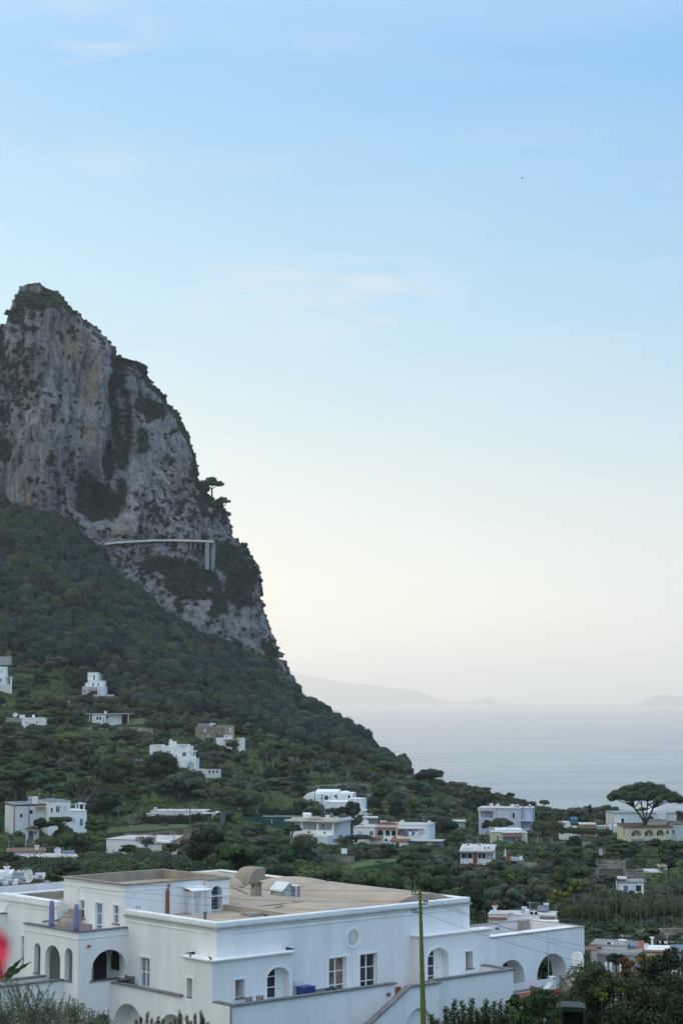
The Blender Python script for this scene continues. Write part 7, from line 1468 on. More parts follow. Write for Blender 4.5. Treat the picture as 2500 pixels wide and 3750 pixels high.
def proto(kind, v):
    if (kind, v) not in PROTO:
        tk, V_, c_, W, Hc, co_ = make_tree(kind, 100 + v * 7 + len(kind) * 13 + ord(kind[0]))
        me = bpy.data.meshes.new('trunk'); me.from_pydata(tk.v, [], tk.f); me.materials.append(MBARKP if kind == 'pine' else MBARK if kind != 'loose' else MBARKL); me.polygons.foreach_set('use_smooth', [True] * len(me.polygons))
        o = leafobj('crown', V_, c_, core=co_); PROTO[(kind, v)] = (me, o.data, W, Hc); bpy.data.objects.remove(o)
    return PROTO[(kind, v)]
def put_tree(kind, loc, w_m, h_m=None, label=None, group=None, v=None):
    v = rnd.randrange(4) if v is None else v; tme, cme, W, Hc = proto(kind, v); nm, cat, lab = TINFO[kind]
    r_ = empty(nm, loc, rnd.uniform(0, 6.28), label or lab, cat, group if group is not None or label else nm.replace('_', ' ') + 's in the hillside gardens')
    full = Hc + W * .95 if kind not in ('pine', 'cypress') else Hc + (2.8 if kind == 'pine' else 4.6); sw = w_m / (2 * W); sh = (h_m / full) if h_m else sw
    r_.scale = (sw, sw, sh)
    for nm2, me in (('trunk', tme), ('crown', cme)): o = bpy.data.objects.new(nm2, me); col.objects.link(o); o.parent = r_
    return r_
rnd = random.Random(5)
# trees one can point to in the photograph: kind, frame, x, y(base), width in zoom px, height in zoom px, distance, label
MT = [('dark', 5, 1320, 245, 235, 125, 625, 'big round dark tree standing against the sea on the crest'), ('loose', 0, 1690, 2905, 60, 48, 620, 'small ragged brown tree on the skyline right of the round one'),
      ('loose', 6, 310, 415, 90, 90, 560, 'sparse dark tree on the skyline left of the twin crowns behind the lilac villa'), ('loose', 6, 415, 430, 125, 95, 560, 'wide sparse-crowned tree right behind the lilac villa'), ('pine', 6, 198, 375, 60, 72, 585, 'small dark pine top on the skyline left of the lilac villa'),
      ('cypress', 6, 900, 480, 62, 100, 560, 'dark pointed conifer on the skyline left of the umbrella pine'), ('dark', 5, 760, 515, 145, 165, 450, 'dark bushy conifer in front of the white cube house'), ('dark', 5, 1080, 520, 140, 185, 470, 'tall dark oak right of the vaulted villa'),
      ('dark', 5, 920, 430, 120, 100, 490, 'dark tree just right of the white cube house'), ('broad', 5, 1000, 225, 190, 175, 590, 'tall brownish green tree above the stone retaining wall'), ('gold', 5, 915, 470, 110, 65, 470, 'small bright green tree behind the low grey shed'),
      ('dark', 5, 370, 920, 330, 270, 300, 'large very dark carob tree behind the villa roof'), ('broad', 5, 1190, 985, 270, 215, 262, 'large thin-leaved yellow-green tree behind the villa'), ('loose', 5, 1130, 1000, 150, 200, 258, 'loose tree with pale branches left of the yellow-green tree'),
      ('olive', 5, 1410, 900, 190, 160, 310, 'broad grey olive below the balcony house annex'), ('olive', 5, 1530, 960, 140, 160, 290, 'grey olive in the valley right of the yellow-green tree'), ('loose', 6, 620, 700, 230, 240, 400, 'big reddish brown tree in the centre of the right-hand gardens'),
      ('loose', 6, 520, 640, 120, 130, 420, 'small brown tree beside the cream bungalow'), ('broad', 6, 250, 590, 200, 115, 452, 'leafy green tree hiding the base of the lilac villa'), ('dark', 6, 160, 580, 90, 90, 458, 'dark tree at the left corner of the lilac villa'),
      ('gold', 'r', 975, 375, 120, 120, 262, 'vivid lime green tree in the valley'), ('broad', 'r', 650, 400, 185, 200, 250, 'big green bush-like tree left of the lime tree'), ('olive', 'r', 330, 380, 150, 170, 258, 'tall grey-green olive behind the arcade wing'), ('olive', 'r', 520, 400, 130, 120, 250, 'silvery low olive in front of the big green tree'),
      ('olive', 'r', 780, 285, 110, 135, 310, 'round olive below the cabin garden'), ('olive', 'r', 945, 275, 120, 110, 315, 'round olive left of the stone enclosure'), ('olive', 'r', 1130, 325, 130, 105, 296, 'spreading olive beside the blue door shed'), ('olive', 'r', 200, 270, 190, 130, 320, 'wide olive at the foot of the cabin garden'),
      ('olive', 'r', 500, 270, 150, 130, 320, 'olive under the closed parasol'), ('dark', 'r', 1040, 215, 80, 70, 335, 'small dark tree left of the stone enclosure'), ('broad', 'r', 1210, 140, 190, 85, 370, 'broad green tree around the transformer pole'), ('dark', 'r', 1480, 230, 130, 100, 330, 'dark tree at the right edge beside the shelter'),
      ('dark', 'r', 1400, 100, 130, 70, 410, 'dark oak below the umbrella pine'), ('broad', 'r', 950, 180, 110, 105, 345, 'green tree below the terracotta house'), ('broad', 'r', 1480, 95, 110, 60, 415, 'small green tree right below the yellow villa'), ('broad', 6, 990, 640, 130, 85, 440, 'green tree in front of the pale outbuilding'),
      ('olive', 'h', 1030, 790, 240, 150, 170, 'grey-blue olive above the white roofs at the right'), ('broad', 'h', 1130, 740, 290, 190, 175, 'leafy green tree behind the grey-blue olive'), ('dark', 'h', 600, 1130, 330, 200, 128, 'dark bush against the grey concrete house'), ('broad', 'h', 700, 860, 320, 150, 165, 'low green tree behind the concrete house'),
      ('loose', 'h', 1500, 800, 200, 190, 175, 'brownish sparse tree at the right edge'), ('gold', 'h', 530, 830, 110, 60, 165, 'small lime shrub behind the concrete roof'), ('broad', 'h', 600, 690, 380, 200, 190, 'pale soft-leaved tree left of the vineyard wall'), ('olive', 'h', 330, 760, 260, 190, 175, 'soft grey tree right behind the arcade wing'),
      ('pine', 4, 100, 680, 400, 225, 425, 'broad bright green pine crown at the left edge'), ('loose', 4, 530, 800, 300, 330, 430, 'large mottled tree with pinkish leaves behind the pergola villa'), ('broad', 4, 760, 620, 260, 270, 480, 'tall mid green tree in the valley wood'), ('broad', 4, 890, 580, 200, 150, 505, 'light green tree below the scalloped villa'),
      ('dark', 4, 1030, 620, 260, 280, 500, 'dark cedar-like tree in front of the scalloped villa'), ('broad', 4, 1180, 690, 330, 220, 480, 'wide green tree below the garden colonnade'), ('dark', 4, 800, 310, 190, 90, 590, 'dark bush row above the orange trees'), ('olive', 4, 170, 320, 190, 110, 580, 'grey olive under the left stone wall'),
      ('olive', 4, 300, 530, 250, 130, 500, 'spreading grey olive left of the valley wood'), ('broad', 4, 380, 880, 170, 130, 375, 'dark green tree right of the wayside shrine'), ('dark', 4, 260, 880, 120, 110, 377, 'small dark tree beside the wayside shrine'), ('broad', 4, 610, 900, 150, 130, 372, 'bushy tree at the left end of the lawn'),
      ('gold', 4, 610, 960, 120, 75, 360, 'yellow-green bush left of the ridged house'), ('loose', 4, 930, 990, 160, 110, 352, 'dark tree with a leafy crown in front of the ridged house'), ('dark', 4, 820, 1020, 130, 80, 350, 'low dark bush before the ridged house'), ('broad', 4, 1090, 1020, 140, 90, 350, 'green bush right before the ridged house'),
      ('dark', 'l', 410, 300, 230, 130, 200, 'dark palm-like bush behind the left tower'), ('broad', 'l', 360, 335, 150, 110, 190, 'green leafy bush beside the rooftop cluster'), ('dark', 'l', 60, 235, 150, 120, 240, 'dark tree at the left edge below the brown roof'), ('broad', 'l', 900, 235, 160, 165, 300, 'leafy tree in front of the ridged house roof'),
      ('broad', 'b', 620, 470, 150, 90, 590, 'round green bush left of the stone farmhouse annex'), ('dark', 'b', 790, 430, 140, 60, 602, 'dark hedge tree before the farmhouse pergola'), ('loose', 'b', 1020, 600, 110, 180, 570, 'tall ivy-brown tree in the middle slope, left one of two'), ('loose', 'b', 1120, 590, 100, 180, 575, 'tall ivy-brown tree in the middle slope, right one of two'), ('dark', 'b', 1220, 580, 80, 110, 585, 'narrow dark tree right of the brown pair'),
      ('broad', 'b', 1170, 770, 330, 110, 540, 'broad brownish green tree above the cars'), ('dark', 'b', 780, 860, 220, 180, 500, 'deep green tree left of the tall stay pole'), ('olive', 'b', 860, 840, 170, 80, 505, 'grey olive beside the tall stay pole'), ('dark', 'b', 1380, 960, 170, 110, 490, 'dark shrubbery right of the parked cars'), ('olive', 'b', 860, 560, 150, 130, 590, 'grey-green tree below the stone farmhouse'),
      ('dark', 'a', 640, 560, 180, 210, 715, 'black-green tree overlapping the stepped villa'), ('olive', 'a', 500, 330, 200, 110, 730, 'grey rounded tree left of the stepped villa'), ('broad', 'a', 470, 770, 200, 130, 632, 'green trees between the two bungalows'), ('broad', 'a', 300, 720, 180, 110, 640, 'green tree behind the low bungalow'),
      ('broad', 5, 330, 610, 160, 90, 375, 'leafy tree overlapping the left of the porch house'), ('dark', 5, 100, 600, 120, 60, 385, 'dark tree in front of the net enclosure'), ('dark', 5, 1450, 640, 190, 170, 420, 'large green tree right of the balcony house'), ('olive', 5, 1370, 520, 170, 120, 470, 'grey-green tree above the balcony house'),
      ('dark', 5, 780, 640, 320, 40, 390, 'long dark hedge mass below the balcony house') , ('broad', 5, 1240, 760, 300, 90, 350, 'thick green hedge below the red-roofed canopy'), ('dark', 5, 960, 760, 250, 100, 352, 'dark hedge left of the leaning pale pole'), ('dark', 5, 1230, 310, 130, 90, 560, 'dark tree on the slope below the crest'), ('olive', 5, 1200, 130, 0, 0, 0, '')]
for (kind, fr, x, y, wz, hz_, YY, lab) in MT:
    if not YY: continue
    o_, s_ = FR[fr][:2], FR[fr][2]; p_ = at(o_[0] + x/s_, o_[1] + y/s_, YY); k_ = YY / 6834.0; hm = hz_ / s_ * k_
    put_tree(kind, p_ - Vector((0, 0, .3)), wz / s_ * k_, hm + .3, lab, '')
for o in col.objects:
    if o.get('group') == '': del o['group']
# unnamed fill trees
def clear(px, py, w_, h_, Y):
    for (x0, x1, y0, y1, YY) in RECTS:
        if Y < YY + 8 and px + w_ * .5 > x0 and px - w_ * .5 < x1 and py > y0 - 4 and py - h_ < y1 - 8 and py < y1 + 400:
            if py - h_ < y1 - (y1 - y0) * .25: return False
    return True
cnt = dict(broad=110, dark=95, olive=80, loose=36, bush=50, gold=10); placed = []
for kind, n_ in cnt.items():
    t_ = 0
    while n_ > 0 and t_ < 9000:
        t_ += 1; Y = 190 + (790 - 190) * rnd.random() ** .75; X = (rnd.random() - .5) * 2 * (Y * .2)
        z = float(ground(np.array([X]), np.array([Y]))[0]); px, py = proj((X, Y, z)); k_ = Y / 6834
        wm = rnd.uniform(3.6, 7.8) if kind != 'bush' else rnd.uniform(1.8, 3.4); hm = wm * rnd.uniform(.8, 1.2)
        if py > 3400 or (px > 1500 and py < 2990 and Y > 560 and rnd.random() < .5): continue
        if px > 1560 and Y > 520 and hm > 4.0: wm = 4.5; hm = 3.3
        if in_poly(np.array([px]), np.array([py - 20]), FOR)[0]: continue
        if not clear(px, py, wm / k_, hm / k_, Y): continue
        if any((X - a) ** 2 + (Y - b) ** 2 < (wm * .55) ** 2 * 1.6 for a, b in placed): continue
        if any(in_poly(np.array([px]), np.array([py]), pl)[0] or in_poly(np.array([px]), np.array([py - hm / k_ * .6]), pl)[0] for pl in ([(385, 3070), (385, 3030), (505, 3015), (700, 3015), (720, 3040)], [(1190, 3240), (1190, 3165), (1300, 3145), (1470, 3140), (1470, 3165)])): continue
        placed.append((X, Y)); put_tree(kind, (X, Y, z - .2), wm, hm); n_ -= 1
# each fill tree is named by the house it grows nearest to in the view
HD = dict(porch_house='cream porch house', balcony_house='white house with laundry', lilac_villa='lilac villa', cream_bungalow='cream bungalow', red_cabin='red and white cabin', terracotta_house='terracotta house', yellow_arcade_villa='pale yellow arcaded villa',
          vaulted_villa='vaulted white villa', cube_house='plain white cube house', pergola_villa='white villa with pergola frame', wayside_shrine='small white shrine', long_bungalow='long low bungalow', ridge_house='ridged white house', stone_farmhouse='brown stone farmhouse',
          scalloped_villa='scalloped white villa', white_bungalow='white bungalow above the stone wall', low_bungalow='low bungalow at the left edge', stepped_villa='stepped white villa', edge_villa='villa cut by the left edge', striped_house='house with wavy eaves', blue_door_shed='blue-doored shed',
          terrace_roof_house='white roof terrace', red_trim_house='red-edged white house', stone_ruin='roofless stone enclosure')
HP = [(proj(o.location), HD[o.name]) for o in col.objects if o.name in HD]; GR = {}
for o in col.objects:
    if o.parent is None and str(o.get('group', '')).endswith('in the hillside gardens'):
        q = proj(o.location); (hp_, hd_) = min(HP, key=lambda h_: (h_[0][0] - q[0]) ** 2 + 2 * (h_[0][1] - q[1]) ** 2); dx_, dy_ = q[0] - hp_[0], q[1] - hp_[1]
        side = ('right of' if dx_ > 0 else 'left of') if abs(dx_) > abs(dy_) * 1.2 else ('below' if dy_ > 0 else 'above'); GR.setdefault((o['label'].split(' among')[0], side, hd_), []).append((math.hypot(dx_, dy_), o))
ORD = ['', 'second ', 'third ', 'fourth ', 'fifth ', 'sixth ', 'seventh ', 'eighth ', 'ninth ', 'tenth ', 'eleventh ', 'twelfth ']
for (lab, side, hd_), lst in GR.items():
    for i_, (_, o) in enumerate(sorted(lst, key=lambda t: t[0])): o['label'] = (ORD[min(i_, 11)] + 'nearest ' if len(lst) > 1 else '') + lab + ' ' + side + ' the ' + hd_
# pines clinging to the cliff edge
for (x, y, w_, h_, YY, lab) in ((775, 1808, 90, 78, 0, 'wind-bent pine leaning out from the cliff edge above the road'), (815, 1880, 62, 82, 0, 'second pine just below the wind-bent one on the cliff edge'), (832, 1902, 40, 45, 0, 'smallest of the pines on the cliff edge'), (35, 1160, 40, 45, 0, 'lone small pine left of the mountain summit')):
    YY = cliff_at(x - (18 if x > 100 else -10), y, 1.0); y += 14; k_ = YY / 6834; put_tree('pine', at(x, y, YY), w_ * k_, h_ * k_, lab, '')
for o in col.objects:
    if o.get('group') == '': del o['group']

# thicket hugging the cliff edge above the road
def thicket(pts, label):
    YY = [cliff_at(x - 12, y, 1.5) for x, y, _ in pts]; p0_ = at(pts[-1][0], pts[-1][1], YY[-1]); rgt = np.random.default_rng(9); cs = []; rs = []
    for (x, y, r_), Y in zip(pts, YY):
        for k in range(6): cs.append(np.array(tuple(at(x, y, Y) - p0_)) + rgt.normal(size=3) * r_ * .09); rs.append(np.ones(3) * r_ * .152 * rgt.uniform(.35, .6))
    cs, rs = np.array(cs), np.array(rs); cl = (C_DARK * .8)[None] * rgt.uniform(.7, 1.3, (len(cs), 1)); root = empty('cliff_thicket', p0_, 0, label, 'thicket'); V_, c_ = leafq(cs, rs, np.full(len(cs), 90), np.full(len(cs), .6), cl, rgt, shell=(.8, 1.15)); leafobj('foliage', V_, c_, root, core=cores(cs, rs, cl, rgt))
thicket([(738, 1772, 16), (750, 1800, 22), (765, 1828, 24), (782, 1850, 24), (800, 1872, 20), (818, 1905, 16), (745, 1850, 22), (760, 1880, 22)], 'dark thicket hugging the cliff edge around the leaning pines')
thicket([(888, 2000, 16), (900, 2030, 18), (915, 2055, 18), (872, 2010, 16), (850, 2030, 22), (935, 2090, 14)], 'dark thicket on the ridge just right of the road pier')
# ---- the umbrella pine -------------------------------------------------------------------------
rg = np.random.default_rng(77); rnd.seed(77)
PY0 = 455.0; pk = PY0 / 6834; pb_ = at(2361, 3090, PY0); up_ = empty('umbrella_pine', pb_, 0, 'great umbrella pine with a wide flat crown standing against the sea', 'pine tree')
tk = MB(); tk.tube([(0, 0, -1), (-.1, 0, 1.5), (.1, 0, 3.2), (.05, 0, 5.0)], [.75, .62, .5, .5], 10); fork = Vector((.05, 0, 4.9)); crownz = 11.2
ends = []
for (x, y, z, r_) in ((-2.6, .4, 8.7, .34), (1.9, -.4, 8.6, .34), (-.6, 1.2, 9.3, .24), (.9, 1.4, 9.0, .2)): limb(tk, fork, (x, y, z), r_, r_ * .6, .25, 6); ends.append(Vector((x, y, z)))
for k in range(26):
    a = 2 * math.pi * k / 26 + rnd.uniform(-.1, .1); rr0 = rnd.uniform(4.0, 8.0); e_ = Vector((rr0 * math.cos(a), rr0 * .8 * math.sin(a), crownz - .2 + rnd.uniform(-.4, .5) + .9 * (1 - rr0 / 8))); s_ = min(ends, key=lambda q: (q.xy - e_.xy).length); limb(tk, s_, e_, .17, .06, .5, 6)
tk.build('trunk', MBARKP, up_, smooth=True)
nb = 190; q = np.sqrt(rg.random(nb)); a = rg.uniform(0, 2*math.pi, nb); cen = np.stack([8.3 * q * np.cos(a), 7.6 * q * np.sin(a), crownz + .2 + 3.0 * (1 - q ** 2.4) - rg.random(nb) ** .8 * (.6 + 2.3 * (1 - q ** 2))], 1)
cen[:, 2] -= .25 * np.maximum(0, cen[:, 0]) * .18; s_ = rg.uniform(.9, 1.45, nb); rad = np.stack([s_, s_, s_ * .68], 1); cc = C_PINE[None] * (.7 + .6 * rg.random((nb, 1)))
V_, c_ = leafq(cen, rad, np.full(nb, 150), np.full(nb, .36), cc, rg, aspect=.45, shell=(.75, 1.08), up=.35, outw=1.4); leafobj('crown', V_, c_, up_, core=cores(cen, rad, cc, rg, .78))

# ---- bare silver tree on the lawn --------------------------------------------------------------
bt = empty('bare_tree', at(836/1.742, 2550 + 868/1.742, 401), 0, 'bare silver-grey branching tree standing on the square lawn', 'tree'); mb = MB(); limb(mb, (0, 0, -.4), (0, 0, 1.7), .2, .16, .05)
for k in range(16): a = 2*math.pi*k/16; e_ = (rnd.uniform(.9, 2.1) * math.cos(a), .8 * math.sin(a), rnd.uniform(2.6, 4.1)); limb(mb, (0, 0, 1.5), e_, .09, .035, .25)
mb.build('branches', MBARKL, bt, smooth=True)
# ---- clipped hedge -------------------------------------------------------------------------------
def hedge(fr, pts, Y, hm, label, c=C_DARK, depth=1.0, dens_=60, name='hedge', size=.34, cat='hedge', group=None, wild=.12):
    o_, s_ = FR[fr][:2], FR[fr][2]; P = [at(o_[0] + x/s_, o_[1] + y/s_, (Y[i] if isinstance(Y, (list, tuple)) else Y)) for i, (x, y) in enumerate(pts)]
    root = empty(name, P[0], 0, label, cat, group); cs = []
    for i in range(len(P) - 1):
        n_ = max(2, int((P[i+1] - P[i]).length / (hm * .55)))
        for j in range(n_ + 1): cs.append(P[i].lerp(P[i+1], j / n_) - P[0] + Vector((0, rg.uniform(-.2, .2), hm * .5 + rg.normal() * wild)))
    cs = np.array([tuple(q) for q in cs]); nb = len(cs); rad = np.tile(np.array([hm * .5, depth * .6, hm * .55]), (nb, 1)) * rg.uniform(.85, 1.15, (nb, 1))
    V_, c_ = leafq(cs, rad, np.full(nb, dens_), np.full(nb, size), c[None] * (.75 + .5 * rg.random((nb, 1))), rg, shell=(.6, 1.05)); leafobj('foliage', V_, c_, root, core=cores(cs, rad, c[None] * (.75 + .5 * rg.random((nb, 1))), rg, .85)); return root, P
hedge(4, [(930, 822), (1120, 825), (1300, 808)], 424, 2.3, 'clipped dark hedge in front of the long bungalow', dens_=110)
hedge(5, [(110, 470), (300, 470), (560, 470), (690, 460)], 455, 2.0, 'dark hedge line behind the net enclosure', C_DARK)
hedge(6, [(700, 590), (930, 600)], 445, 1.6, 'low hedge in front of the terracotta house', C_MID)
# ---- vine rows with stakes -------------------------------------------------------------------------
def vine_row(fr, x0, y0, x1, y1, Y0, Y1, hm, label, c, ns, group=None):
    root, P = hedge(fr, [(x0, y0), ((x0+x1)/2, (y0+y1)/2), (x1, y1)], [Y0, (Y0+Y1)/2, Y1], hm, label, c, .9, 70, 'vine_row', .26, 'vine row', group, .25)
    for k in range(ns):
        q = P[0].lerp(P[-1], (k + .5 + rnd.uniform(-.25, .25)) / ns) - P[0]; mb = MB(); mb.tube([(q.x, q.y - .5, q.z - 1), (q.x + rnd.uniform(-.1, .1), q.y - .5, q.z + hm * rnd.uniform(1.05, 1.5))], .045, 5); mb.build('stake', MPOLE, root)
vine_row('h', -80, 440, 1600, 440, 235, 232, 1.9, 'nearest vine row above the brown retaining wall', C_MID * .8 + C_BRN * .25, 14); vine_row('h', -80, 370, 1600, 375, 246, 243, 1.9, 'second vine row with olive-brown leaves', C_OLIV * .6 + C_BRN * .4, 12); vine_row('h', -60, 310, 1600, 320, 258, 254, 1.8, 'third vine row with many thin stakes', C_OLIV * .7 + C_BRN * .35, 14); vine_row('h', 40, 250, 1600, 262, 272, 266, 1.8, 'farthest vine row under the valley trees', C_MID, 10)
vine_row(4, 1170, 960, 1560, 950, 352, 348, 1.6, 'vine row with pale stakes right of the ridged house', C_OLIV * .6 + C_BRN * .3, 10); vine_row(4, 1190, 1010, 1560, 1000, 342, 338, 1.6, 'second vine row right of the ridged house', C_MID, 10); vine_row(5, 10, 740, 240, 735, 345, 342, 1.5, 'vine row below the blue tarpaulin', C_MID, 8); vine_row(5, 0, 690, 200, 680, 358, 356, 1.5, 'vine row above the blue tarpaulin', C_MID * .8 + C_BRN * .2, 6)
vine_row('a', 520, 610, 960, 605, 700, 698, 2.2, 'row of tall canes below the stepped villa', C_OLIV * .8 + C_BRN * .3, 14); vine_row(4, 480, 985, 660, 990, 352, 350, 1.6, 'vine row left of the ridged house', C_MID, 6); vine_row(4, 250, 950, 430, 955, 358, 356, 1.4, 'yellowing vine row right of the wayside shrine', C_YEL * .5 + C_MID * .4, 5); vine_row(4, 640, 1070, 1000, 1060, 335, 335, 1.8, 'vine row directly under the ridged house', C_MID, 10)
vine_row('b', 130, 270, 440, 258, 640, 645, 1.3, 'brown vine row left of the stone farmhouse', C_BRN * .5 + C_MID * .5, 5); vine_row('b', 120, 240, 430, 232, 655, 660, 1.2, 'upper green vine row left of the farmhouse', C_GRN * .8, 4)
vine_row('b', 60, 345, 350, 330, 612, 615, 1.5, 'silvery vegetable rows below the farmhouse terrace', C_OLIV * 1.5, 2)
vine_row('r', 790, 365, 925, 362, 262, 262, .8, 'short strip of vivid yellow flowers left of the lime tree', np.array([.17, .15, .03]), 1)

# ================================================================== FOREGROUND
# steel pole with wires
PPY = 80.0; pt_ = at(1350 + 588/3.136, 3150 + 353/3.136, PPY); pbz = -22.0
fp = empty('steel_pole', (pt_.x, PPY, pbz), 0, 'tall green stepped steel pole with three wire brackets in front of the villa', 'utility pole')
hh = pt_.z - pbz; zz = lambda y: at(1540, 3150 + y/3.136, PPY).z - pbz
mb = MB(); segs = [(-1, .125), (zz(1620), .118), (zz(1620), .108), (zz(1300), .104), (zz(1300), .096), (zz(1010), .090), (zz(1010), .083), (zz(730), .079), (zz(730), .072), (hh, .066)]
lean = (at(1350 + 625/3.136, 3150 + 1880/3.136, PPY).x - pt_.x) / (zz(1880) - hh)
mb.tube([(lean * (z - hh), 0, z) for z, _ in segs], [r_ for _, r_ in segs], 14); mb.build('pole', MGRN, fp, smooth=False)
for y, r_ in ((1620, .125), (1300, .110), (1010, .096), (730, .085)): mb = MB(); z = zz(y); mb.lathe([(r_, -.03), (r_, .03)], (lean * (z - hh), 0, z), 14); mb.build('collar', MGRN, fp)
INS = []
for (y, sgn, ln) in ((392, -1, .36), (505, 1, .30), (600, -1, .36)):
    z = zz(y); x_ = lean * (z - hh); mb = MB(); mb.bar((x_, 0, z), (x_ + sgn * ln, 0, z), .035, .05); mb.lathe([(.088, -.04), (.088, .04)], (x_, 0, z), 12); br = mb.build('bracket', MGRN, fp)
    for q in ((ln - .02, ln - .14) if ln > .32 else (ln - .02, ln - .13)):
        mb = MB(); c0 = (x_ + sgn * q, 0, z); mb.lathe([(.012, 0), (.012, .08), (.045, .085), (.055, .12), (.04, .16), (.02, .175)], c0, 10); mb.build('insulator', MGLD, br); INS.append(Vector((pt_.x + c0[0], PPY, pbz + z + .13)))
WG = 'power lines strung from the steel pole'
for i, (a, px, py, Y, sag) in enumerate(((INS[0], -60, 3205, 98, .2), (INS[2], -60, 3200, 110, .5), (INS[4], 300, 3262, 118, .4))):
    wire(a, at(px, py, Y), sag, ('upper', 'middle', 'lower')[i] + ' thin wire running left from the steel pole over the villa roof', WG, .0065, m=MWIRE)
for i, (a, px, py, Y, sag) in enumerate(((INS[1], 2560, 3560, 95, .6), (INS[2], 2560, 3505, 98, .6), (INS[4], 2560, 3590, 92, .5))):
    wire(a, at(px, py, Y), sag, ('upper', 'middle', 'lower')[i] + ' thin wire running right from the steel pole past the arcade wing', WG, .0065, m=MWIRE)
wire(at(1800 + 745/3.136, 3150 + 615/3.136, 190), at(2560, 3362, 210), 1.4, 'thin sagging cable above the vineyard from the wooden pole', None, .022, m=MWIRE)
# olive tree, bottom left
rg = np.random.default_rng(21); rnd.seed(21)
OY = 40.0; ob = at(120, 3900, OY); ot = empty('olive_tree', (ob.x, OY, ob.z - 1.2), 0, 'silvery olive tree filling the bottom left corner', 'olive tree'); oz = ob.z - 1.2; tk = MB(); Vs = []; Cs = []
limb(tk, (0, 0, gz_at(ob.x, OY) - oz - .5), (0, 0, -.9), .2, .17, .1); limb(tk, (0, 0, -1), (.05, 0, 1.2), .16, .12, .1)
tips = []
for k in range(420):
    px = rg.uniform(-140, 560); t = (px - 120) / 420; top_ = np.interp(px, [-140, 0, 60, 130, 200, 260, 330, 400, 470, 560], [3590, 3570, 3590, 3600, 3628, 3640, 3690, 3730, 3765, 3800]); py = top_ + (3900 - top_) * rg.random() ** 1.3
    tips.append(at(px, py, OY + rg.uniform(-1.2, 1.2)))
for (px, py) in ((335, 3690), (385, 3700), (400, 3694), (190, 3596), (115, 3622), (250, 3668), (15, 3570), (60, 3580), (350, 3730), (430, 3740)): tips.append(at(px, py, OY))
base = Vector((ob.x, OY, oz))
for T_ in tips:
    Lt = T_ - base; o_ = Vector((rnd.gauss(0, .12), rnd.gauss(0, .2), -.45 - .3 * rnd.random())) + Vector((-.25 * (1 if Lt.x > 0 else -1), 0, 0)); s_ = Lt + o_
    tk.tube([s_, s_.lerp(Lt, .5) + Vector((.02, 0, .03)), Lt], [.010, .007, .004], 4, cap=False)
    n_ = 34
    for j in range(n_):
        f = (j // 2) / (n_ / 2); p = s_.lerp(Lt, f); dd_ = (Lt - s_).normalized(); side = Vector((rnd.gauss(0, 1), rnd.gauss(0, 1), rnd.gauss(0, .6))); side = (side - dd_ * side.dot(dd_)).normalized(); dl = (dd_ * .75 + side * .75).normalized(); ln_ = rnd.uniform(.045, .075); wd = dl.cross(Vector((rnd.gauss(0,1), rnd.gauss(0,1), rnd.gauss(0,1)))).normalized() * ln_ * .17
        q0 = p + dl * .005; Vs += [q0, q0 + dl * ln_ * .5 + wd, q0 + dl * ln_, q0 + dl * ln_ * .5 - wd]; c = np.array([.19, .225, .115]) * rnd.uniform(.5, 1.25) if rnd.random() > .25 else np.array([.23, .25, .19]) * rnd.uniform(.8, 1.1); Cs += [c] * 4
for k in range(16): T_ = tips[rnd.randrange(len(tips))] - base; limb(tk, (.05, 0, 1.0), T_ * .8, .05, .015, .2)
tk.build('trunk', MBARK, ot, smooth=True); leafobj('crown', np.array([tuple(v) for v in Vs]), np.array(Cs), ot)
cen = np.array([tuple(at(x, y, OY + 1.2) - base) for x, y in zip(rg.uniform(-140, 380, 60), rg.uniform(3690, 3900, 60))]); V_, c_ = leafq(cen, np.full((60, 3), .28), np.full(60, 420), np.full(60, .07), np.tile([.12, .15, .075], (60, 1)) * rg.uniform(.5, 1.3, (60, 1)), rg, aspect=.28, shell=(.1, 1.1)); leafobj('inner_foliage', V_, c_, ot)
# upright leafy shrub below the villa terrace
def shoots(name, label, cat, Y, tops, n_leaf, leaf, colr, base_y=3800, width=.07, inner=True, lean_=.1):
    p0_ = at(tops[len(tops)//2][0], base_y, Y); root = empty(name, p0_, 0, label, cat); Vs = []; Cs = []; tk = MB()
    for (px, py) in tops:
        T_ = at(px, py, Y + rnd.uniform(-.8, .8)) - p0_; B_ = Vector((T_.x + rnd.gauss(0, lean_), T_.y + rnd.gauss(0, .2), -.2)); H_ = (T_ - B_).length; tk.tube([B_, B_.lerp(T_, .5), T_], [.012, .009, .004], 4, cap=False)
        m_ = int(n_leaf * H_)
        for j in range(m_):
            f = 1 - (j / m_) ** 1.0; p = B_.lerp(T_, f); a = j * 2.4 + rnd.random(); rise = .55 + .5 * rnd.random(); dl = Vector((math.cos(a), math.sin(a), rise)).normalized(); ln_ = leaf * rnd.uniform(.7, 1.2) * (1.0 if f < .93 else .7); wd = dl.cross(Vector((0, 0, 1))).normalized() * ln_ * .36
            off = dl * .01; q0 = p + off; Vs += [q0, q0 + dl * ln_ * .55 + wd, q0 + dl * ln_ - Vector((0, 0, ln_ * .15)), q0 + dl * ln_ * .55 - wd]; c = colr * rnd.uniform(.55, 1.45); Cs += [c] * 4
    limb(tk, (0, 0, gz_at(p0_.x, Y) - p0_.z - .4), (0, 0, 0), .06, .03, .2)
    tk.build('stems', MBARK, root); leafobj('leaves', np.array([tuple(v) for v in Vs]), np.array(Cs), root); return root
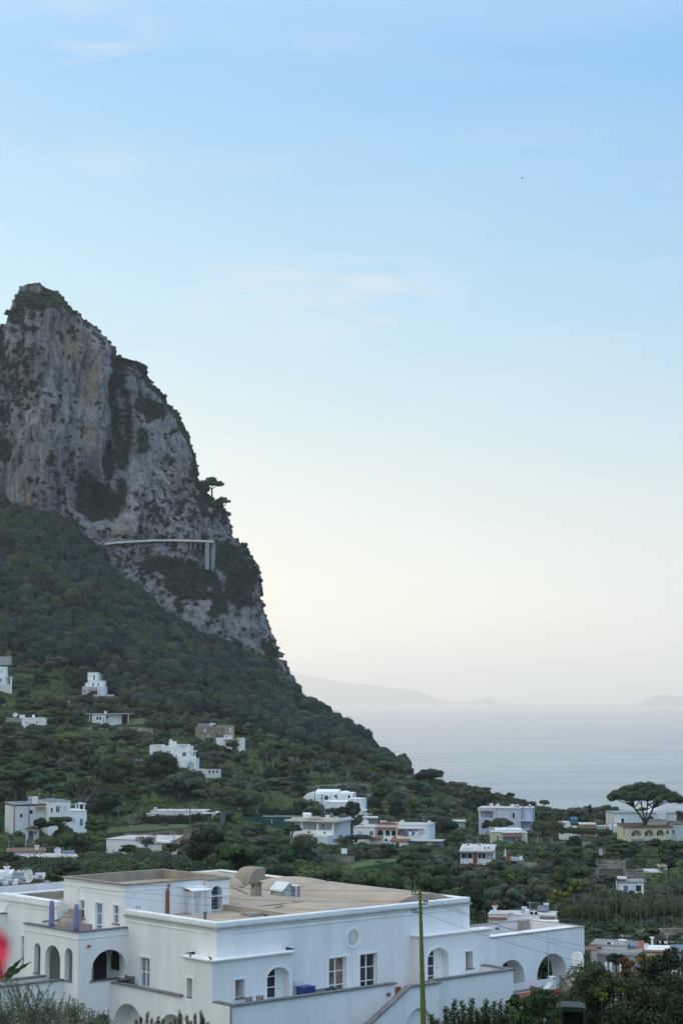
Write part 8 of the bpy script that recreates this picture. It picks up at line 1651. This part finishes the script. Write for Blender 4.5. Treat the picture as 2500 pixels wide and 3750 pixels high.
tops = [(1578, 3718), (1600, 3735), (1625, 3745), (1632, 3690), (1665, 3664), (1690, 3668), (1703, 3740), (1727, 3657), (1740, 3700), (1752, 3715), (1776, 3665), (1790, 3690), (1808, 3672), (1830, 3668), (1845, 3700), (1855, 3680), (1872, 3695), (1650, 3700), (1676, 3705), (1715, 3690), (1765, 3690), (1820, 3700), (1865, 3720), (1780, 3725), (1700, 3715), (1640, 3730), (1838, 3735)]
shoots('leafy_shrub', 'glossy green shrub with upright shoots below the right terrace', 'shrub', 58, tops, 85, .17, np.array([.085, .125, .055]))
tops = [(500, 3735), (515, 3725), (542, 3708), (555, 3730), (580, 3725), (600, 3735), (640, 3735), (658, 3702), (665, 3722), (684, 3718), (700, 3740), (715, 3712), (735, 3702), (738, 3720), (745, 3735), (760, 3745), (625, 3742), (575, 3742)]
shoots('bottom_shrub', 'reddish green shrub shoots along the bottom edge under the left terrace wall', 'shrub', 60, tops, 110, .11, np.array([.12, .12, .055]))
# bushes and autumn creeper, bottom right
rg = np.random.default_rng(31)
def bush(name, label, Y, blobs, colr, leaf=.16, n_=260, cat='bush', asp=.55, shell=(.35, 1.05), cvar=.4):
    "blobs in photo px: (x, y, radius)"
    k_ = Y / 6834; p0_ = at(blobs[0][0], max(b[1] + b[2] for b in blobs), Y); root = empty(name, p0_, 0, label, cat); cs = []; rs = []; cl = []
    for (x, y, r_) in blobs:
        for s_ in range(7): a = rg.normal(size=3) * .5; cs.append(np.array(tuple(at(x, y, Y) - p0_)) + a * r_ * k_ * np.array([1, 1.2, .8])); rs.append(np.array([1, 1, .85]) * r_ * k_ * rg.uniform(.35, .6)); cl.append(colr * rg.uniform(.55, 1.35))
    V_, c_ = leafq(np.array(cs), np.array(rs), np.full(len(cs), n_), np.full(len(cs), leaf), np.array(cl), rg, aspect=asp, shell=shell, up=.3, cvar=cvar); leafobj('foliage', V_, c_, root)
    mb = MB(); zg = min(-1, gz_at(p0_.x, Y) - p0_.z - .4)
    for (x, y, r_) in blobs[::2]: q = at(x, y, Y) - p0_; limb(mb, (q.x * .6, 0, zg), q, .05, .02, .2)
    mb.build('stems', MBARK, root); return root
bush('broom_bush', 'large dark green bush in the middle of the bottom right corner', 88, [(2150, 3640, 85), (2220, 3600, 80), (2120, 3700, 80), (2230, 3700, 110), (2330, 3660, 110), (2300, 3740, 110), (2420, 3700, 110), (2180, 3760, 90), (2080, 3680, 50), (2400, 3780, 90), (2500, 3760, 90), (2250, 3790, 100)], np.array([.046, .062, .024]), .17, 330)
bush('tall_bush', 'tall dark feathery bush at the right edge above the creeper', 92, [(2440, 3560, 75), (2490, 3600, 80), (2400, 3600, 60), (2470, 3520, 55), (2380, 3560, 45), (2510, 3660, 90), (2440, 3650, 70), (2350, 3620, 50)], np.array([.034, .046, .028]), .14, 330)
bush('autumn_creeper', 'rust and orange creeper climbing a post near the bottom right', 96, [(2285, 3530, 22), (2290, 3555, 22), (2300, 3580, 25), (2280, 3515, 14), (2240, 3585, 20), (2190, 3580, 20), (2160, 3590, 22), (2330, 3580, 25), (2260, 3600, 25)], np.array([.16, .075, .03]), .13, 260, 'creeper')
bush('yellow_creeper', 'yellow and orange vine over the pergola at the bottom right', 97, [(2360, 3520, 28), (2385, 3540, 28), (2350, 3560, 24), (2400, 3510, 22), (2370, 3590, 28), (2420, 3560, 24), (2345, 3510, 14)], np.array([.17, .13, .025]), .13, 260, 'creeper')
bush('shade_bush', 'bushes in the gap between the right terrace and the dark cover', 86, [(1915, 3680, 40), (1960, 3670, 45), (1900, 3720, 50), (1980, 3700, 45), (2030, 3690, 45), (1950, 3760, 60), (2030, 3750, 60), (1890, 3670, 25)], np.array([.045, .075, .022]), .15, 300)
bush('young_bush', 'fresh pale green sprig in the bottom right bushes', 86.5, [(2200, 3640, 16), (2205, 3655, 12), (2275, 3625, 9)], np.array([.11, .16, .03]), .10, 120)
bush('garden_bush', 'dark reddish shrub beside the right arch of the arcade wing', 118, [(2120, 3540, 18), (2112, 3520, 14), (2125, 3560, 16)], np.array([.075, .045, .035]), .13, 170)
bush('arch_bush', 'green garden bush seen through the right arch', 150, [(2005, 3530, 40), (2010, 3570, 40), (1990, 3555, 35), (2030, 3560, 30), (1850, 3535, 30), (1870, 3560, 30), (2000, 3600, 30)], np.array([.04, .065, .025]), .2, 200)
# small palm, gate, antenna, chimney and tiled lean-to by the arcade wing
pl = empty('palm_tree', at(1800 + 1075/3.136, 3580, 119), 0, 'small spiky palm beside the right end of the arcade wing', 'palm'); mb = MB(); topz = at(2143, 3522, 119).z - at(2143, 3580, 119).z; limb(mb, (0, 0, -1), (0, 0, topz), .07, .06, .05); mb.build('trunk', MBARK, pl); Vs = []; Cs = []
for k in range(70):
    a = rnd.uniform(0, 6.28); el_ = rnd.uniform(-.3, 1.3); d_ = Vector((math.cos(a) * math.cos(el_), math.sin(a) * math.cos(el_), math.sin(el_))); w_ = d_.cross(Vector((0, 0, 1))).normalized() * .035; p = Vector((0, 0, topz)); m_ = p + d_ * .45; e_ = m_ + d_ * .35 - Vector((0, 0, .22)); Vs += [p, m_ + w_, e_, m_ - w_]; Cs += [np.array([.05, .085, .035]) * rnd.uniform(.6, 1.5)] * 4
leafobj('fronds', np.array([tuple(v) for v in Vs]), np.array(Cs), pl)
gt0 = at(2088, 3600, 118); mb = MB(); mb.box(gt0.x, gt0.x + 16, 99, 124, -26, -18.05); tag(mb.build('garden_terrace', MSTONE), 'raised stone garden terrace behind the bushes at the bottom right', 'terrace', kind='structure')
g_ = empty('garden_gate', at(2112, 3592, 116), R(-40), 'small round-topped white gate with iron bars by the arcade wing', 'gate'); mb = MB(); mb.prism(arch(-.42, .42, 0, 1.75), 0, .12, 'y'); mb.build('gate_panel', MWc, g_); mb = MB(); [mb.box(-.42 + k*.14 - .012, -.42 + k*.14 + .012, -.08, -.05, -.2, .85) for k in range(7)]; mb.box(-.45, .45, -.09, -.04, .83, .88); mb.build('iron_bars', MGLD, g_)
wl_ = empty('white_garden_wall', at(2345, 3590, 101), R(-8), 'white slatted garden wall glimpsed behind the creepers', 'wall')
mb = MB(); [mb.box(-1.9 + k*.26, -1.78 + k*.26, 0, .1, -2.8, .9) for k in (0, 1, 3, 4)]; mb.build('slats', MWc, wl_)
for i, (x, y) in enumerate(((2162, 3556), (2188, 3548), (2205, 3560))):
    o = empty('blue_cloth', at(x, y, 103), R(10), ('left', 'middle', 'right')[i] + ' pale blue cloth hanging in the creeper garden', 'laundry', 'pale blue cloths in the creeper garden'); mb = MB(); w_ = (.1, .22, .14)[i]; mb.add([(-w_, 0, 0), (0, .04, -.02), (w_, 0, 0), (-w_*.7, .02, -.45 if i != 1 else -.2), (0, -.04, -.35 if i != 1 else -.25), (w_*.6, 0, -.5 if i != 1 else -.15)], [(0,1,4,3),(1,2,5,4)]); mb.build('cloth', MBLS if False else mat('pale_blue_cloth%d' % i, (.22, .38, .62), .8, .1), o)
an = pv(zE(650, 1330), -2.4); ab = vthing('roof_antenna', (an[0], -2.4, an[2]), 'tall thin television aerial in front of the right arch', 'antenna'); ah = pv(zE(632, 815), -2.4)[2] - an[2]
mb = MB(); mb.tube([(0, 0, -.3), (-.02, 0, ah)], .022, 6); mb.build('mast', MMET, ab)
for f, w_ in ((.73, .55), (.48, -.3)):
    mb = MB(); z_ = ah * f; mb.bar((0, 0, z_), (w_, 0, z_ + (.05 if w_ > 0 else .25)), .02); [mb.bar((w_ * (.15 + j*.17), -.16, z_), (w_ * (.15 + j*.17), .16, z_ + .01), .012) for j in range(6)]; mb.build('aerial', MMET, ab)
cb = pv(zE(680, 1480), -2.4); cc_ = vthing('curved_chimney', (cb[0], -2.4, cb[2]), 'white chimney with a sweeping curved foot below the right arch', 'chimney'); chh = pv(zE(680, 1335), -2.4)[2] - cb[2]
mb = MB(); prof = [(.28, 0), (.28, chh)] + [(-.08, chh), (-.08, chh * .62)] + [(-.08 - .9 * (1 - math.cos(a)), chh * .62 * (1 - math.sin(a)) + .05) for a in [math.pi/2*k/7 for k in range(1, 8)]] + [(-1.0, 0)]; mb.prism(prof, -.22, .22, 'y'); mb.build('chimney_body', MW, cc_)
for x in (.02, .18): mb = MB(); mb.box(x - .03, x + .03, -.23, -.215, chh * .78, chh * .95); mb.build('slot', MDARK, cc_)
ts = pv(zE(255, 1560), -2.2); te = pv(zE(870, 1465), -2.2); lt = vthing('tiled_leanto', (ts[0], -2.2, ts[2]), 'low building with red tile edging and grey sheet roof below the arcade wing', 'outbuilding'); ln_ = te[0] - ts[0]
mb = MB(); mb.box(-1.0, ln_, -.2, 1.3, -4, -.25); mb.box(-1.0, ln_, 1.3, 1.32, -.25, .5); mb.build('wall', MW, lt); mb = MB()
for k in range(26): x = ln_ * k / 26; mb.tube([(x + .12, -.35, -.18), (x + .12, .15, .02)], .11, 6)
mb.build('ridge_tiles', MTERRA, lt); mb = MB(); mb.add([(-1.2, -.3, -.3), (ln_ * .9, -.3, -.3), (ln_ * .75, -3.2, -1.15), (-1.2, -3.2, -1.15), (-1.2, -.3, -.36), (ln_ * .9, -.3, -.36), (ln_ * .75, -3.2, -1.21), (-1.2, -3.2, -1.21)], [(3,2,1,0),(4,5,6,7),(0,1,5,4),(2,3,7,6),(1,2,6,5),(3,0,4,7)]); mb.build('sheet_roof', mat('mauve_grey_sheet', (.20, .185, .20), .8, .25, .8), lt)
mb = MB(); mb.lathe([(.13, 0), (.19, .28), (.2, .3)], (ln_ * .46, .6, .0), 12); mb.build('flower_pot', MTERRA, lt)
mb = MB(); [mb.box(ln_ * .8 + k*.25, ln_ * .8 + k*.25 + .02, -.25, -.23, -.3, .5) for k in range(6)]; mb.box(ln_*.8, ln_*.8+1.3, -.26, -.23, .48, .51); mb.build('railing', MGLD, lt)
# dark green cover frame, bottom right
cv = empty('green_cover', at(2098, 3760, 75), R(-6), 'dark green sheeted frame with an open black front at the bottom edge', 'shelter'); ch_ = at(2098, 3692, 75).z - at(2098, 3760, 75).z; MCV = mat('dark_green_sheet', (.007, .02, .015), .55, .25, 2, bump=.6, bscale=3)
mb = MB(); mb.prism([(-.5, -1), (-.5, ch_), (-.42, ch_ + .06), (.40, ch_ + .02), (.5, ch_ - .05), (.5, -1), (.38, -1), (.38, ch_ - .16), (-.38, ch_ - .14), (-.38, -1)], 0, 1.4, 'y'); mb.build('sheet', MCV, cv); mb = MB(); mb.box(-.39, .39, 1.2, 1.3, -1, ch_ - .1); mb.build('back_panel', MDARK, cv)
# banana leaves by the left pavilion
bn_ = vthing('banana_plant', (-8.2, pu(zA(120, 1340), -8.2)[1], -5.0), 'dark banana plant with split leaves at the left by the garden walls', 'banana plant'); ml_ = []; rt = bn_.matrix_basis.inverted() if False else None
Wm = Matrix.Translation(bn_.location) @ Matrix.Rotation(bn_.rotation_euler.z, 4, 'Z'); Wi = Wm.inverted(); bY = bn_.location.y
for (x0, y0, x1, y1, x2, y2, wd) in ((60, 1380, 200, 1240, 358, 1165, .16), (30, 1350, 120, 1240, 275, 1110, .14), (45, 1360, 170, 1230, 235, 1150, .10), (20, 1370, 20, 1260, -30, 1180, .14), (265, 1200, 275, 1120, 275, 1035, .03)):
    P0, P1, P2 = [Wi @ at(*zA(a, b_), bY) for a, b_ in ((x0, y0), (x1, y1), (x2, y2))]; mb = MB(); n_ = 10; vs = []
    for i in range(n_ + 1):
        f = i / n_; p = P0.lerp(P1, f).lerp(P1.lerp(P2, f), f); d_ = (P1.lerp(P2, f) - P0.lerp(P1, f)).normalized(); s_ = Vector((-d_.z, .4, d_.x)).normalized() * wd * math.sin(math.pi * min(.97, f * .85 + .14)) * (1 if i % 3 else .55); vs += [p - s_ + Vector((0, 0, -.04)), p, p + s_ + Vector((0, 0, -.04))]
    mb.add(vs, [(3*i, 3*i+3, 3*i+4, 3*i+1) for i in range(n_)] + [(3*i+1, 3*i+4, 3*i+5, 3*i+2) for i in range(n_)]); mb.build('leaf', mat('banana_leaf', (.035, .09, .025), .45, .2, 3, spec=.5) if not ml_ else ml_[0], bn_, smooth=True)
    if not ml_: ml_.append(bpy.data.materials['banana_leaf'])
# red blossom just in front of the camera, out of focus
FY = 2.4; fb = at(-18, 3790, FY); fl_ = empty('red_blossom', fb, 0, 'blurred bright red blossom close to the lens at the left edge', 'flower'); MFL = mat('red_petal', (.9, .04, .09), .6, .15, 30)
mb = MB(); mb.tube([(0, 0, -.03), (-.004, .002, .04), (.002, 0, .11)], .0018, 6); mb.build('stem', MGRN, fl_)
for i, (px, py, rr0) in enumerate(((4, 3465, .011), (-14, 3430, .010), (12, 3500, .008), (-12, 3520, .012), (0, 3550, .008), (-25, 3480, .013), (4, 3435, .006), (-18, 3575, .008))):
    q = at(px, py, FY + rnd.uniform(-.01, .01)) - fb; mb = MB(); a = rnd.uniform(0, 6.28); vs = [q]; n_ = 9
    for k in range(n_): t_ = 2*math.pi*k/n_; vs.append(q + Vector((rr0 * math.cos(t_), rr0 * .4 * math.sin(t_ + a), rr0 * 1.1 * math.sin(t_))) * (1 + .15 * math.sin(3*t_)))
    mb.add(vs, [(0, 1 + k, 1 + (k+1) % n_) for k in range(n_)]); mb.build('petal', MFL, fl_, smooth=True)
# sailing boat and gull
sb = at(1985, 2597, 20000); sbo = empty('sailing_boat', (sb.x, sb.y, SEA), 0, 'tiny white sailing boat on the far sea', 'boat'); mb = MB(); mb.prism([(-6, 1.5), (-5, 0), (5, 0), (7, 1.8)], -1.5, 1.5, 'y'); mb.build('hull', MWc, sbo); mb = MB(); mb.prism([(-5, 3), (.3, 3), (.3, 22)], -.15, .15, 'y'); mb.build('sail', MWc, sbo); mb = MB(); mb.tube([(.6, 0, 1.5), (.6, 0, 23)], .15, 6); mb.build('mast', MMET, sbo)
gb = at(1910, 652, 240); gl = empty('gull', gb, R(30), 'tiny dark bird high in the sky right of centre', 'bird'); mb = MB(); mb.lathe([(.0, -.25), (.06, -.12), (.08, .0), (.05, .15), (.0, .25)], n=8); mb.v = [(p[0], p[2], p[1]) for p in mb.v]; mb.add([(0, -.06, .03), (0, .1, .03), (.2, .03, .07), (.36, .0, .02), (.2, -.03, .07)], [(0, 4, 2, 1), (4, 3, 2)]); mb.add([(0, -.06, .03), (0, .1, .03), (-.2, .03, .07), (-.36, .0, .02), (-.2, -.03, .07)], [(1, 2, 4, 0), (2, 3, 4)]); mb.build('body', mat('gull_grey', (.3, .3, .3), .8), gl)
# pigeons
def pigeon(p, label, rz):
    r_ = empty('pigeon', p, rz, label, 'bird'); mb = MB(); mb.lathe([(.0, -.17), (.035, -.12), (.065, -.02), (.06, .06), (.03, .12), (.028, .15), (.032, .18), (.0, .215)], n=10); M = Matrix.Rotation(R(-50), 4, 'X'); mb.v = [tuple(M @ Vector(q) + Vector((0, 0, .13))) for q in mb.v]; mb.add([(-.03, .10, .03), (.03, .10, .03), (.035, .24, -.02), (-.035, .24, -.02)], [(0,1,2,3)]); [mb.tube([(x, 0, 0), (x, 0, .08)], .006, 4) for x in (-.02, .02)]; mb.build('body', MCOP, r_, smooth=True)
pgw = VO + UV * (bk[0] + .1) + VV * (TV - .1) + Vector((0, 0, 1.12)); pigeon(pgw, 'grey pigeon perched on the brick flue of the roof tower', 1.0)
q0 = pu(zB(775, 1100), -1.05); pigeon(VO + UV * q0[0] + VV * q0[1] + Vector((0, 0, -2.0)), 'left pigeon on the cornice of the corner bay', .5); q0 = pu(zB(1020, 1140), -1.05); pigeon(VO + UV * q0[0] + VV * (q0[1] + .1) + Vector((0, 0, -2.0)), 'pigeon at the very corner of the bay cornice', 2.5)
